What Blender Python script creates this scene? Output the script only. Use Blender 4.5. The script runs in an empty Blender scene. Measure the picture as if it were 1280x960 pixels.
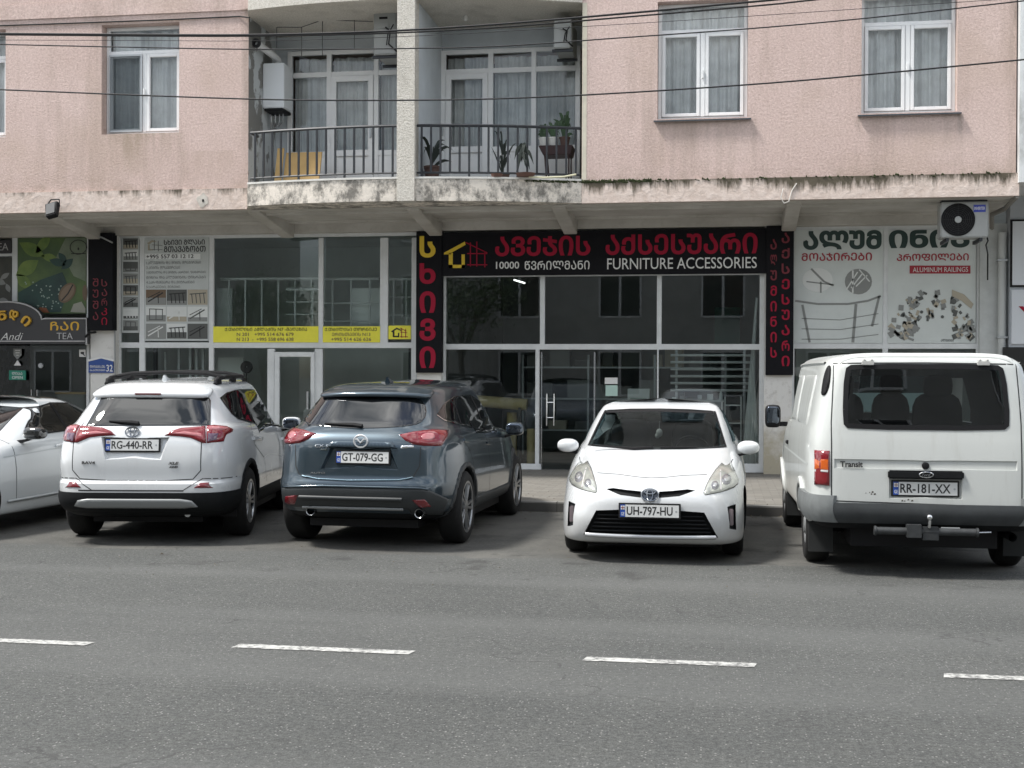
import bpy, bmesh, math, random
from mathutils import Vector, Matrix, geometry
from mathutils.bvhtree import BVHTree
random.seed(7)
S = bpy.context.scene
COL = S.collection
R = math.radians
# ---------------------------------------------------------------- camera
F_PX, EYE, YAW, PITCH, ROLL = 1615.0, 1.68, R(9.2), math.atan(10/1615), 0.0043
_f0 = Vector((-math.sin(YAW), math.cos(YAW), 0)); _r0 = Vector((math.cos(YAW), math.sin(YAW), 0)); _z = Vector((0, 0, 1))
FW = _f0*math.cos(PITCH) - _z*math.sin(PITCH); _u0 = _z*math.cos(PITCH) + _f0*math.sin(PITCH)
RT = _r0*math.cos(ROLL) + _u0*math.sin(ROLL); UP = _u0*math.cos(ROLL) - _r0*math.sin(ROLL)
CAM = Vector((0, 0, EYE))
cd = bpy.data.cameras.new('camera'); cam = bpy.data.objects.new('camera', cd); COL.objects.link(cam)
cd.sensor_width = 36; cd.lens = 36*F_PX/1280; cd.clip_start = .1; cd.clip_end = 2000
m = Matrix((RT, UP, -FW)).transposed().to_4x4(); m.translation = CAM
cam.matrix_world = m
S.camera = cam
# ---------------------------------------------------------------- sky, sun, exposure
SUN_EL, SUN_AZ = R(58), R(-112)          # azimuth measured from +Y towards +X
wd = bpy.data.worlds.new('World'); S.world = wd; wd.use_nodes = True
nt = wd.node_tree; nt.nodes.clear()
def N(t, **k):
    n = nt.nodes.new(t)
    for a, b in k.items(): setattr(n, a, b)
    return n
sky = N('ShaderNodeTexSky', sky_type='NISHITA', sun_disc=False, sun_elevation=SUN_EL, sun_rotation=SUN_AZ, air_density=1.0, dust_density=1.5)
tc = N('ShaderNodeTexCoord'); mp = N('ShaderNodeMapping'); mp.inputs['Scale'].default_value = (1, 1, 2.2)
nz = N('ShaderNodeTexNoise'); nz.inputs['Scale'].default_value = 2.3; nz.inputs['Detail'].default_value = 7; nz.inputs['Roughness'].default_value = .58
rp = N('ShaderNodeValToRGB'); rp.color_ramp.elements[0].position = .36; rp.color_ramp.elements[1].position = .56
nz2 = N('ShaderNodeTexNoise'); nz2.inputs['Scale'].default_value = 5.5; nz2.inputs['Detail'].default_value = 8; nz2.inputs['Distortion'].default_value = .6
rp2 = N('ShaderNodeValToRGB'); rp2.color_ramp.elements[0].color = (2.6, 3.0, 3.5, 1); rp2.color_ramp.elements[1].color = (16, 16, 15.8, 1)
rp2.color_ramp.elements[0].position = .36; rp2.color_ramp.elements[1].position = .64
mx = N('ShaderNodeMix', data_type='RGBA'); bg = N('ShaderNodeBackground'); out = N('ShaderNodeOutputWorld')
L = nt.links.new
L(tc.outputs['Generated'], mp.inputs['Vector']); L(mp.outputs['Vector'], nz.inputs['Vector']); L(mp.outputs['Vector'], nz2.inputs['Vector'])
L(nz.outputs['Fac'], rp.inputs['Fac']); L(nz2.outputs['Fac'], rp2.inputs['Fac'])
L(rp.outputs['Color'], mx.inputs[0]); L(sky.outputs['Color'], mx.inputs[6]); L(rp2.outputs['Color'], mx.inputs[7])
L(mx.outputs[2], bg.inputs['Color']); bg.inputs['Strength'].default_value = .098; L(bg.outputs[0], out.inputs['Surface'])
sl = bpy.data.lights.new('sun', 'SUN'); sl.energy = 2.8; sl.angle = R(10); sl.color = (1, .965, .92)
so = bpy.data.objects.new('sun', sl); COL.objects.link(so)
sd = Vector((math.sin(SUN_AZ)*math.cos(SUN_EL), math.cos(SUN_AZ)*math.cos(SUN_EL), math.sin(SUN_EL)))
so.rotation_euler = sd.to_track_quat('Z', 'Y').to_euler(); so.location = sd*60
S.view_settings.view_transform = 'Standard'; S.view_settings.look = 'None'; S.view_settings.gamma = 1
S.view_settings.use_curve_mapping = False
S.view_settings.exposure = 0.82
S.cycles.max_bounces = 10; S.cycles.transparent_max_bounces = 16
# ---------------------------------------------------------------- pixel -> point in the place
def ray(px, py): return FW + RT*((px-640)/F_PX) + UP*((480-py)/F_PX)
def P(px, py, Y):
    d = ray(px, py); return CAM + d*(Y/d.y)
def G(px, py, Z=0):
    d = ray(px, py); return CAM + d*((Z-EYE)/d.z)
def RX(x0, y0, x1, y1, Y):                 # pixel rectangle -> X0, X1, Z0, Z1 on the wall at depth Y
    a, b, c, d = P(x0, y0, Y), P(x1, y0, Y), P(x0, y1, Y), P(x1, y1, Y)
    return (a.x+c.x)/2, (b.x+d.x)/2, (c.z+d.z)/2, (a.z+b.z)/2
# ---------------------------------------------------------------- materials
MATS = {}
def mat(name, col, rough=.6, metal=0, var=0, vs=6, bump=0, bs=60, coat=0, spec=.5, col2=None, emit=0):
    if name in MATS: return MATS[name]
    m = bpy.data.materials.new(name); m.use_nodes = True; t = m.node_tree; p = t.nodes['Principled BSDF']
    p.inputs['Base Color'].default_value = (*col, 1); p.inputs['Roughness'].default_value = rough
    p.inputs['Metallic'].default_value = metal; p.inputs['Coat Weight'].default_value = coat
    p.inputs['Coat Roughness'].default_value = .04; p.inputs['Specular IOR Level'].default_value = spec
    c = t.nodes.new('ShaderNodeTexCoord')
    if var or col2:
        n = t.nodes.new('ShaderNodeTexNoise'); n.inputs['Scale'].default_value = vs; n.inputs['Detail'].default_value = 6
        n.inputs['Roughness'].default_value = .62
        t.links.new(c.outputs['Object'], n.inputs['Vector'])
        r = t.nodes.new('ShaderNodeValToRGB'); r.color_ramp.elements[0].position = .3; r.color_ramp.elements[1].position = .7
        lo = col2 or tuple(x*(1-var) for x in col); hi = col if col2 else tuple(min(1, x*(1+var)) for x in col)
        r.color_ramp.elements[0].color = (*lo, 1); r.color_ramp.elements[1].color = (*hi, 1)
        t.links.new(n.outputs['Fac'], r.inputs['Fac']); t.links.new(r.outputs['Color'], p.inputs['Base Color'])
    if bump:
        n = t.nodes.new('ShaderNodeTexNoise'); n.inputs['Scale'].default_value = bs; n.inputs['Detail'].default_value = 3
        t.links.new(c.outputs['Object'], n.inputs['Vector'])
        b = t.nodes.new('ShaderNodeBump'); b.inputs['Strength'].default_value = bump; b.inputs['Distance'].default_value = .02
        t.links.new(n.outputs['Fac'], b.inputs['Height']); t.links.new(b.outputs['Normal'], p.inputs['Normal'])
    if emit:
        p.inputs['Emission Color'].default_value = (*col, 1); p.inputs['Emission Strength'].default_value = emit
    MATS[name] = m; return m
class NB:                                   # small node-building helper for the bigger materials
    def __init__(s, name):
        s.m = bpy.data.materials.new(name); s.m.use_nodes = True; s.t = s.m.node_tree; s.p = s.t.nodes['Principled BSDF']
        s.c = s.t.nodes.new('ShaderNodeTexCoord').outputs['Object']; MATS[name] = s.m
    def link(s, a, b): s.t.links.new(a, b)
    def map(s, scale, rot=(0, 0, 0)):
        n = s.t.nodes.new('ShaderNodeMapping'); n.inputs['Scale'].default_value = scale; n.inputs['Rotation'].default_value = rot
        s.link(s.c, n.inputs['Vector']); return n.outputs['Vector']
    def noise(s, scale, detail=5, rough=.6, vec=None):
        n = s.t.nodes.new('ShaderNodeTexNoise'); n.inputs['Scale'].default_value = scale; n.inputs['Detail'].default_value = detail
        n.inputs['Roughness'].default_value = rough; s.link(vec or s.c, n.inputs['Vector']); return n.outputs['Fac']
    def voro(s, scale, vec=None, out='Distance'):
        n = s.t.nodes.new('ShaderNodeTexVoronoi'); n.inputs['Scale'].default_value = scale; s.link(vec or s.c, n.inputs['Vector']); return n.outputs[out]
    def ramp(s, fac, a, b, ca=(0, 0, 0), cb=(1, 1, 1)):
        n = s.t.nodes.new('ShaderNodeValToRGB'); e = n.color_ramp.elements
        e[0].position = a; e[1].position = b; e[0].color = (*ca, 1); e[1].color = (*cb, 1); s.link(fac, n.inputs['Fac']); return n.outputs['Color']
    def mix(s, fac, a, b, mode='MIX'):
        n = s.t.nodes.new('ShaderNodeMix'); n.data_type = 'RGBA'; n.blend_type = mode
        for v, i in ((fac, 0), (a, 6), (b, 7)):
            if isinstance(v, (int, float)): n.inputs[i].default_value = v
            elif isinstance(v, tuple): n.inputs[i].default_value = (*v, 1)
            else: s.link(v, n.inputs[i])
        return n.outputs[2]
    def math(s, op, a, b=0.0):
        n = s.t.nodes.new('ShaderNodeMath'); n.operation = op
        for v, i in ((a, 0), (b, 1)):
            if isinstance(v, (int, float)): n.inputs[i].default_value = v
            else: s.link(v, n.inputs[i])
        return n.outputs[0]
    def axis(s, k):
        n = s.t.nodes.new('ShaderNodeSeparateXYZ'); s.link(s.c, n.inputs[0]); return n.outputs[k]
    def bump(s, h, strength, dist=.02):
        n = s.t.nodes.new('ShaderNodeBump'); n.inputs['Strength'].default_value = strength; n.inputs['Distance'].default_value = dist
        s.link(h, n.inputs['Height']); s.link(n.outputs['Normal'], s.p.inputs['Normal'])
    def done(s, col, rough=.85):
        s.link(col, s.p.inputs['Base Color']) if not isinstance(col, tuple) else None
        if isinstance(rough, (int, float)): s.p.inputs['Roughness'].default_value = rough
        else: s.link(rough, s.p.inputs['Roughness'])
        return s.m
# pink roughcast render
b = NB('stucco'); big = b.noise(.55, 5, .6); fine = b.noise(30, 5, .8); grit = b.noise(90, 2, .7)
c = b.ramp(big, .3, .7, (.63, .47, .425), (.74, .575, .53))
c = b.mix(b.ramp(fine, .38, .66), b.mix(1.0, c, (.79, .78, .77), 'MULTIPLY'), b.mix(.35, c, (.90, .78, .72)))
st = b.noise(1.0, 6, .7, b.map((2.2, 2.2, .22)))
c = b.mix(b.math('MULTIPLY', b.ramp(st, .50, .72), .45), c, (.30, .23, .18))
pt = b.noise(.8, 4, .5); c = b.mix(b.math('MULTIPLY', b.ramp(pt, .5, .66), .3), c, (.46, .35, .27))
def smear(c, cx, hw, zt, ln_, k, col):
    fx = b.math('SUBTRACT', 1.0, b.math('DIVIDE', b.math('ABSOLUTE', b.math('SUBTRACT', b.axis(0), cx)), hw)); fx = b.math('MAXIMUM', fx, 0.0)
    fz = b.math('DIVIDE', b.math('SUBTRACT', b.axis(2), zt-ln_), ln_); fz = b.math('MULTIPLY', b.math('MAXIMUM', fz, 0.0), b.math('LESS_THAN', b.axis(2), zt))
    s_ = b.ramp(b.noise(2.2, 6, .7, b.map((2.5, 2.5, .5))), .35, .65)
    return b.mix(b.math('MINIMUM', b.math('MULTIPLY', b.math('MULTIPLY', b.math('POWER', fx, .6), fz), b.math('MULTIPLY', s_, k)), .85), c, col)
for q in ((-9.1, .75, 5.5, .75, 1.1, (.34, .27, .20)), (1.93, .05, 5.46, .85, 1.6, (.20, .16, .13)), (3.36, .05, 5.46, .4, 1.2, (.22, .18, .15)), (-.30, .9, 5.46, .7, .5, (.40, .31, .26)), (-8.0, .5, 5.2, .7, .6, (.42, .32, .25)), (4.1, .09, 7.4, 2.8, 1.2, (.22, .18, .15)), (-7.35, .10, 7.4, 2.8, 1.0, (.26, .21, .17))): c = smear(c, *q)
fl_ = b.math('MULTIPLY', b.ramp(b.noise(3.5, 6, .7), .45, .7), b.math('MAXIMUM', b.math('SUBTRACT', 1.0, b.math('DIVIDE', b.math('SUBTRACT', b.axis(2), 4.6), .35)), 0.0)); c = b.mix(b.math('MULTIPLY', fl_, .6), c, (.36, .28, .22))
b.bump(b.math('ADD', fine, b.math('MULTIPLY', grit, .5)), .7, .03); STUCCO = b.done(c, .95)
# dirty edge band of the floor slab: black streaks creeping down from the top edge (z 4.27 .. 4.60)
b = NB('slab_edge'); z = b.axis(2); n1 = b.noise(3.2, 7, .75, b.map((1.7, 1.7, .25))); n2 = b.noise(9, 5, .7); n0 = b.noise(.45, 3, .5)
base = b.mix(b.ramp(n2, .35, .65), (.56, .46, .40), (.70, .60, .54))
t_ = b.math('MULTIPLY', b.math('SUBTRACT', z, 4.25), 3.0)
d = b.math('ADD', b.math('ADD', b.math('MULTIPLY', t_, .40), b.math('MULTIPLY', n1, .9)), b.math('MULTIPLY', n0, .35)); d = b.math('SUBTRACT', d, b.math('MULTIPLY', b.math('LESS_THAN', b.axis(0), -7.0), .13))
c = b.mix(b.ramp(d, .84, 1.06), base, (.10, .085, .06)); b.bump(n2, .6, .03); SLAB = b.done(c, .95)
b = NB('balcony_edge'); n1 = b.noise(4.5, 8, .75, b.map((1, 1, .7))); n2 = b.noise(20, 4, .7)
c = b.mix(b.ramp(n1, .42, .56), (.11, .10, .085), (.80, .73, .64)); c = b.mix(.22, c, b.ramp(n2, .3, .7, (.3, .28, .25), (.75, .72, .66)))
b.bump(n1, .7, .03); BALC = b.done(c, .95)
b = NB('rough_pale_render'); n1 = b.noise(45, 4, .7); n2 = b.noise(2, 5)
c = b.mix(b.ramp(n1, .35, .65), (.50, .47, .41), (.72, .69, .63)); c = b.mix(b.math('MULTIPLY', b.ramp(n2, .52, .7), .4), c, (.30, .28, .24))
b.bump(n1, .8, .03); PALE = b.done(c, .95)
b = NB('peeling_plaster'); n1 = b.noise(2.1, 6, .6, b.map((1, 1.3, .8))); n2 = b.noise(12, 4)
c = b.mix(b.ramp(n1, .49, .515), (.50, .53, .54), (.20, .20, .19)); b.bump(b.ramp(n1, .48, .53), .5, .02); PEEL = b.done(c, .9)
b = NB('soffit_paint'); n1 = b.noise(1.1, 6, .65); n2 = b.noise(9, 4)
c = b.mix(b.ramp(n1, .35, .68), (.42, .40, .36), (.58, .56, .52)); c = b.mix(b.math('MULTIPLY', b.ramp(n2, .55, .75), .3), c, (.3, .27, .23)); SOFFIT = b.done(c, .9)
# asphalt with pale aggregate and worn wheel tracks
b = NB('asphalt'); g1 = b.noise(95, 3, .85); g2 = b.voro(80); lg = b.noise(.35, 5, .6); md = b.noise(6, 5, .65); g4 = b.noise(32, 3, .7)
pv = b.voro(62, None, 'Color'); pd = b.voro(62)
c = b.mix(b.ramp(lg, .3, .7), (.082, .085, .082), (.116, .119, .114))
c = b.mix(b.ramp(md, .35, .7), c, b.mix(1.0, c, (1.16, 1.15, 1.13), 'MULTIPLY'))
c = b.mix(b.ramp(g1, .38, .64), b.mix(1.0, c, (.58, .58, .58), 'MULTIPLY'), b.mix(1.0, c, (1.42, 1.42, 1.40), 'MULTIPLY'))
c = b.mix(b.ramp(g4, .36, .64), b.mix(1.0, c, (.62, .62, .62), 'MULTIPLY'), b.mix(1.0, c, (1.12, 1.12, 1.12), 'MULTIPLY'))
sep = b.t.nodes.new('ShaderNodeSeparateColor'); b.link(pv, sep.inputs[0])
chip = b.math('MULTIPLY', b.math('GREATER_THAN', sep.outputs[0], .88), b.math('LESS_THAN', pd, .32))
c = b.mix(b.math('MULTIPLY', chip, .5), c, (.44, .435, .41))
trk = b.noise(.9, 4, .5, b.map((.06, 1, 1))); c = b.mix(b.math('MULTIPLY', b.ramp(trk, .45, .65), .42), c, (.146, .148, .142))
y = b.axis(1); st = b.noise(1.4, 5, .65); prk = b.math('GREATER_THAN', b.math('ADD', y, b.math('MULTIPLY', st, .7)), 12.1)
c = b.mix(b.math('MULTIPLY', prk, .5), c, b.mix(b.ramp(st, .35, .7), (.088, .085, .078), (.18, .172, .150)))
oil = b.noise(1.7, 5, .55); c = b.mix(b.math('MULTIPLY', b.math('MULTIPLY', b.ramp(oil, .58, .66), .62), b.math('GREATER_THAN', y, 10.5)), c, (.045, .044, .042))
cv = b.t.nodes.new('ShaderNodeTexVoronoi'); cv.feature = 'DISTANCE_TO_EDGE'; cv.inputs['Scale'].default_value = .42
cw = b.t.nodes.new('ShaderNodeVectorMath'); cw.operation = 'ADD'; cn = b.t.nodes.new('ShaderNodeTexNoise'); cn.inputs['Scale'].default_value = 2.2; cn.inputs['Detail'].default_value = 6; b.link(b.c, cn.inputs['Vector'])
cs = b.t.nodes.new('ShaderNodeVectorMath'); cs.operation = 'SCALE'; cs.inputs['Scale'].default_value = .9; b.link(cn.outputs['Color'], cs.inputs[0]); b.link(b.c, cw.inputs[0]); b.link(cs.outputs[0], cw.inputs[1]); b.link(cw.outputs[0], cv.inputs['Vector'])
crk = b.math('MULTIPLY', b.math('LESS_THAN', cv.outputs['Distance'], .004), b.math('GREATER_THAN', b.noise(.5, 3), .52)); c = b.mix(b.math('MULTIPLY', crk, .55), c, (.05, .05, .048))
b.bump(b.math('ADD', g1, b.math('MULTIPLY', g4, .8)), .7, .02); ASPH = b.done(c, .88)
b = NB('road_paint'); n1 = b.noise(24, 6, .75); n2 = b.noise(4, 3)
c = b.mix(b.ramp(b.math('ADD', b.math('MULTIPLY', n1, .7), b.math('MULTIPLY', n2, .3)), .42, .53), (.15, .15, .145), (.46, .46, .435)); ROADP = b.done(c, .75)
b = NB('paving'); br = b.t.nodes.new('ShaderNodeTexBrick'); b.link(b.c, br.inputs['Vector'])
for k, v in dict(Scale=1.0).items(): br.inputs[k].default_value = v
br.inputs['Brick Width'].default_value = .22; br.inputs['Row Height'].default_value = .11; br.inputs['Mortar Size'].default_value = .006
br.inputs['Color1'].default_value = (.15, .143, .125, 1); br.inputs['Color2'].default_value = (.21, .20, .178, 1); br.inputs['Mortar'].default_value = (.12, .11, .10, 1)
n1 = b.noise(2, 6); c = b.mix(b.math('MULTIPLY', b.ramp(n1, .4, .7), .5), br.outputs['Color'], (.19, .175, .15)); PAVE = b.done(c, .9)
b = NB('kerbstone'); br = b.t.nodes.new('ShaderNodeTexBrick'); b.link(b.c, br.inputs['Vector']); br.offset = 0
br.inputs['Scale'].default_value = 1; br.inputs['Brick Width'].default_value = 1.0; br.inputs['Row Height'].default_value = 5; br.inputs['Mortar Size'].default_value = .008
br.inputs['Color1'].default_value = (.22, .215, .20, 1); br.inputs['Color2'].default_value = (.29, .28, .265, 1); br.inputs['Mortar'].default_value = (.06, .06, .055, 1)
n1 = b.noise(5, 6, .7); c = b.mix(b.math('MULTIPLY', b.ramp(n1, .4, .7), .5), br.outputs['Color'], (.15, .145, .13)); face_shade = b.math('LESS_THAN', b.math('ADD', b.axis(2), b.math('MULTIPLY', n1, .02)), .118); c = b.mix(b.math('MULTIPLY', face_shade, .8), c, (.045, .043, .040)); KERB = b.done(c, .9)  # kerb front painted dark up to its top edge, standing in for shade
def glass(name, tint=(.82, .88, .87), boost=1.0, ior=1.5, gcol=(.95, .98, 1)):
    m = bpy.data.materials.new(name); m.use_nodes = True; t = m.node_tree; t.nodes.clear()
    tr = t.nodes.new('ShaderNodeBsdfTransparent'); tr.inputs[0].default_value = (*tint, 1)
    gl = t.nodes.new('ShaderNodeBsdfGlossy'); gl.inputs['Roughness'].default_value = .008; gl.inputs[0].default_value = (*gcol, 1)
    fr = t.nodes.new('ShaderNodeFresnel'); fr.inputs[0].default_value = ior
    mu = t.nodes.new('ShaderNodeMath'); mu.operation = 'MULTIPLY'; mu.inputs[1].default_value = boost; mu.use_clamp = True
    mx = t.nodes.new('ShaderNodeMixShader'); o = t.nodes.new('ShaderNodeOutputMaterial')
    t.links.new(fr.outputs[0], mu.inputs[0]); t.links.new(mu.outputs[0], mx.inputs[0]); t.links.new(tr.outputs[0], mx.inputs[1])
    t.links.new(gl.outputs[0], mx.inputs[2]); t.links.new(mx.outputs[0], o.inputs[0]); MATS[name] = m; return m
GLASS = glass('window_glass', (.93, .95, .945), 1.2)
SHOPG = glass('shop_glass', (.82, .89, .87), 1.7)
CARG = glass('car_glass', (.45, .50, .50), .7, 1.5, (.66, .86, .92))
DARKG = mat('tinted_glass', (.006, .007, .008), .03, spec=.75, coat=.3)
PVC = mat('white_pvc', (.78, .79, .79), .35, var=.05, vs=3)
ALU = mat('white_aluminium', (.66, .68, .68), .4, var=.08, vs=4)
GREYALU = mat('grey_aluminium', (.42, .44, .45), .35, metal=.5)
BLACK = mat('black_plastic', (.009, .009, .010), .6, spec=.25)
TRIM = mat('car_trim', (.010, .011, .012), .7, spec=.2, var=.2, vs=20)
IRON = mat('painted_iron', (.020, .023, .028), .5, var=.3, vs=10)
STEEL = mat('steel', (.55, .56, .57), .25, metal=1)
CHROME = mat('chrome', (.78, .79, .80), .08, metal=1)
RUBBER = mat('tyre_rubber', (.007, .007, .007), .85, var=.3, vs=15)
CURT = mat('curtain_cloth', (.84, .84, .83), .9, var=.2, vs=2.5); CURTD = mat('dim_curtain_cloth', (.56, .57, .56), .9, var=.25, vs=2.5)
CONC = mat('white_render', (.66, .65, .61), .9, var=.12, vs=2.5, bump=.3, bs=25)
WIRE = mat('black_wire', (.012, .012, .013), .6)
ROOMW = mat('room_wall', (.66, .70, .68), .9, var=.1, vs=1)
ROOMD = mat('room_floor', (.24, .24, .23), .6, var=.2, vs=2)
RED = mat('sign_red', (.33, .010, .035), .6, spec=.2); DRED = mat('sign_dim_red', (.17, .012, .022), .5)
YEL = mat('sign_yellow', (.72, .50, .03), .5); WHT = mat('sign_white', (.72, .72, .70), .5)
SIGNB = mat('sign_black', (.006, .006, .008), .55, var=.2, vs=5, spec=.15)
INK = mat('print_black', (.02, .02, .02), .6)
# ---------------------------------------------------------------- object helpers
def link(o, parent=None):
    COL.objects.link(o)
    if parent: o.parent = parent
    return o
def mesh(name, verts, faces, m, parent=None, smooth=False, angle=None):
    me = bpy.data.meshes.new(name); me.from_pydata([tuple(v) for v in verts], [], faces)
    for x in (m if isinstance(m, list) else [m]): me.materials.append(x)
    if smooth:
        me.shade_smooth()
        if angle: me.set_sharp_from_angle(angle=R(angle))
    return link(bpy.data.objects.new(name, me), parent)
class MB:
    def __init__(s): s.v, s.f = [], []
    def add(s, vs, fs):
        k = len(s.v); s.v += [Vector(v) for v in vs]; s.f += [[i+k for i in f] for f in fs]; return s
    def box(s, x0, x1, y0, y1, z0, z1):
        x0, x1 = sorted((x0, x1)); y0, y1 = sorted((y0, y1)); z0, z1 = sorted((z0, z1))
        return s.add([(x0,y0,z0),(x1,y0,z0),(x1,y1,z0),(x0,y1,z0),(x0,y0,z1),(x1,y0,z1),(x1,y1,z1),(x0,y1,z1)],
                     [(0,3,2,1),(4,5,6,7),(0,1,5,4),(1,2,6,5),(2,3,7,6),(3,0,4,7)])
    def prism(s, poly, fa, fb):               # poly of 2-D points, fa / fb map (a, b) -> 3-D for the two ends
        n = len(poly)
        s.add([fa(*p) for p in poly]+[fb(*p) for p in poly], [list(range(n))[::-1], [n+i for i in range(n)]] + [[i, (i+1) % n, n+(i+1) % n, n+i] for i in range(n)]); return s
    def tube(s, pts, r, n=8, cap=True):
        pts = [Vector(p) for p in pts]; rs = r if isinstance(r, (list, tuple)) else [r]*len(pts); rings = []
        for i, p in enumerate(pts):
            t = (pts[min(i+1, len(pts)-1)] - pts[max(i-1, 0)]).normalized()
            a = t.orthogonal().normalized() if i == 0 else (a - t*a.dot(t)).normalized()
            bb = t.cross(a); rings.append([p + (a*math.cos(q)+bb*math.sin(q))*rs[i] for q in [2*math.pi*j/n for j in range(n)]])
        fs = [[i*n+j, i*n+(j+1) % n, (i+1)*n+(j+1) % n, (i+1)*n+j] for i in range(len(pts)-1) for j in range(n)]
        if cap: fs += [list(range(n))[::-1], [(len(pts)-1)*n+j for j in range(n)]]
        return s.add([v for g in rings for v in g], fs)
    def lathe(s, prof, o, ax='x', n=32, cap=False):   # prof: (r, t) pairs, t along the axis
        o = Vector(o); rings = []
        for r, t in prof:
            for j in range(n):
                q = 2*math.pi*j/n; c_, s_ = r*math.cos(q), r*math.sin(q)
                rings.append(o + Vector({'x': (t, c_, s_), 'y': (c_, t, s_), 'z': (c_, s_, t)}[ax]))
        fs = [[i*n+j, i*n+(j+1) % n, (i+1)*n+(j+1) % n, (i+1)*n+j] for i in range(len(prof)-1) for j in range(n)]
        if cap: fs += [list(range(n)), [(len(prof)-1)*n+j for j in range(n)]]
        return s.add(rings, fs)
    def build(s, name, m, parent=None, smooth=False, bevel=0, angle=35, seg=2):
        me = bpy.data.meshes.new(name); bm = bmesh.new()
        vs = [bm.verts.new(v) for v in s.v]
        for f in s.f:
            try: bm.faces.new([vs[i] for i in f])
            except ValueError: pass
        bmesh.ops.recalc_face_normals(bm, faces=bm.faces)
        if bevel:
            es = [e for e in bm.edges if len(e.link_faces) == 2 and e.calc_face_angle(0) > .5]
            bmesh.ops.bevel(bm, geom=es, offset=bevel, segments=seg, affect='EDGES', clamp_overlap=True)
        bm.to_mesh(me); bm.free(); me.materials.append(m)
        if smooth or bevel: me.shade_smooth(); me.set_sharp_from_angle(angle=R(angle))
        return link(bpy.data.objects.new(name, me), parent)
def tag(o, label=None, cat=None, group=None, kind=None):
    if label: o['label'] = label
    if cat: o['category'] = cat
    if group: o['group'] = group
    if kind: o['kind'] = kind
    return o
def empty(name, loc=(0, 0, 0), rz=0, parent=None):
    o = bpy.data.objects.new(name, None); o.location = loc; o.rotation_euler = (0, 0, rz); o.empty_display_size = .2
    return link(o, parent)
def MT(s): return ''.join(chr(ord(c)+0xBC0) if 0x10D0 <= ord(c) <= 0x10F0 else c for c in s)
def fill_outline(mo, bold=0):
    """outlines -> filled letters by the non-zero winding rule (glyph outlines may overlap)"""
    vs = [v.co.xy.copy() for v in mo.vertices]; es = [tuple(e.vertices) for e in mo.edges]
    nxt = {}; loops = []; adj = {}
    for a, b in es: adj.setdefault(a, []).append(b); adj.setdefault(b, []).append(a)
    seen = set()
    for st in range(len(vs)):
        if st in seen or st not in adj: continue
        lp = [st]; seen.add(st); cur = adj[st][0] if (st+1) not in adj[st] else st+1
        while cur not in seen:
            seen.add(cur); lp.append(cur); k = [x for x in adj[cur] if x not in seen]
            if not k: break
            cur = k[0]
        if len(lp) > 2: loops.append(lp)
    V, F_ = [], []; box_ = lambda l: (min(vs[i].x for i in l), max(vs[i].x for i in l))
    items = sorted(((box_(l), l) for l in loops), key=lambda q: q[0][0]); groups = []
    for (a, b), l in items:                    # loops of one letter overlap in x
        if groups and a < groups[-1][1]: groups[-1][0].append(l); groups[-1][1] = max(b, groups[-1][1])
        else: groups.append([[l], b])
    for g, _ in groups:
        area = lambda l: sum(vs[l[i-1]].x*vs[l[i]].y-vs[l[i]].x*vs[l[i-1]].y for i in range(len(l)))
        big = max(g, key=lambda l: abs(area(l))); sg_ = 1 if area(big) > 0 else -1
        if bold:
            for l in g:
                old = [vs[i].copy() for i in l]; n = len(l)
                for i in range(n):
                    e1 = old[i]-old[i-1]; e2 = old[(i+1) % n]-old[i]
                    if e1.length < 1e-7 or e2.length < 1e-7: e1 = e2 = old[(i+1) % n]-old[i-1]
                    if e1.length < 1e-7: continue
                    e1 = e1.normalized(); e2 = e2.normalized(); n1 = Vector((e1.y, -e1.x)); n2 = Vector((e2.y, -e2.x)); mm = n1+n2
                    if mm.length < .3: mm = n1
                    mm = mm.normalized(); vs[l[i]] = old[i]+mm*(bold*sg_/max(.6, mm.dot(n1)))
        pts = []; ed = []; polys = []
        for l in g:
            k = len(pts); p = [vs[i] for i in l]; pts += p; n = len(p); ed += [(k+i, k+(i+1) % n) for i in range(n)]; polys.append(p)
        vo, eo, fo, *_r = geometry.delaunay_2d_cdt(pts, ed, [], 0, 1e-5); k = len(V); V += [(v.x, v.y, 0) for v in vo]
        for f in fo:
            cx = sum(vo[i].x for i in f)/len(f); cy = sum(vo[i].y for i in f)/len(f); wn = 0
            for p in polys:
                for i in range(len(p)):
                    a, b = p[i-1], p[i]
                    if (a.y > cy) != (b.y > cy) and cx < (b.x-a.x)*(cy-a.y)/(b.y-a.y)+a.x: wn += 1 if b.y > a.y else -1
            if wn: F_.append([i+k for i in f])
    me = bpy.data.meshes.new('t'); me.from_pydata(V, [], F_); bm = bmesh.new(); bm.from_mesh(me)
    bmesh.ops.delete(bm, geom=[v for v in bm.verts if not v.link_faces], context='VERTS'); bm.to_mesh(me); bm.free(); return me
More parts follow.
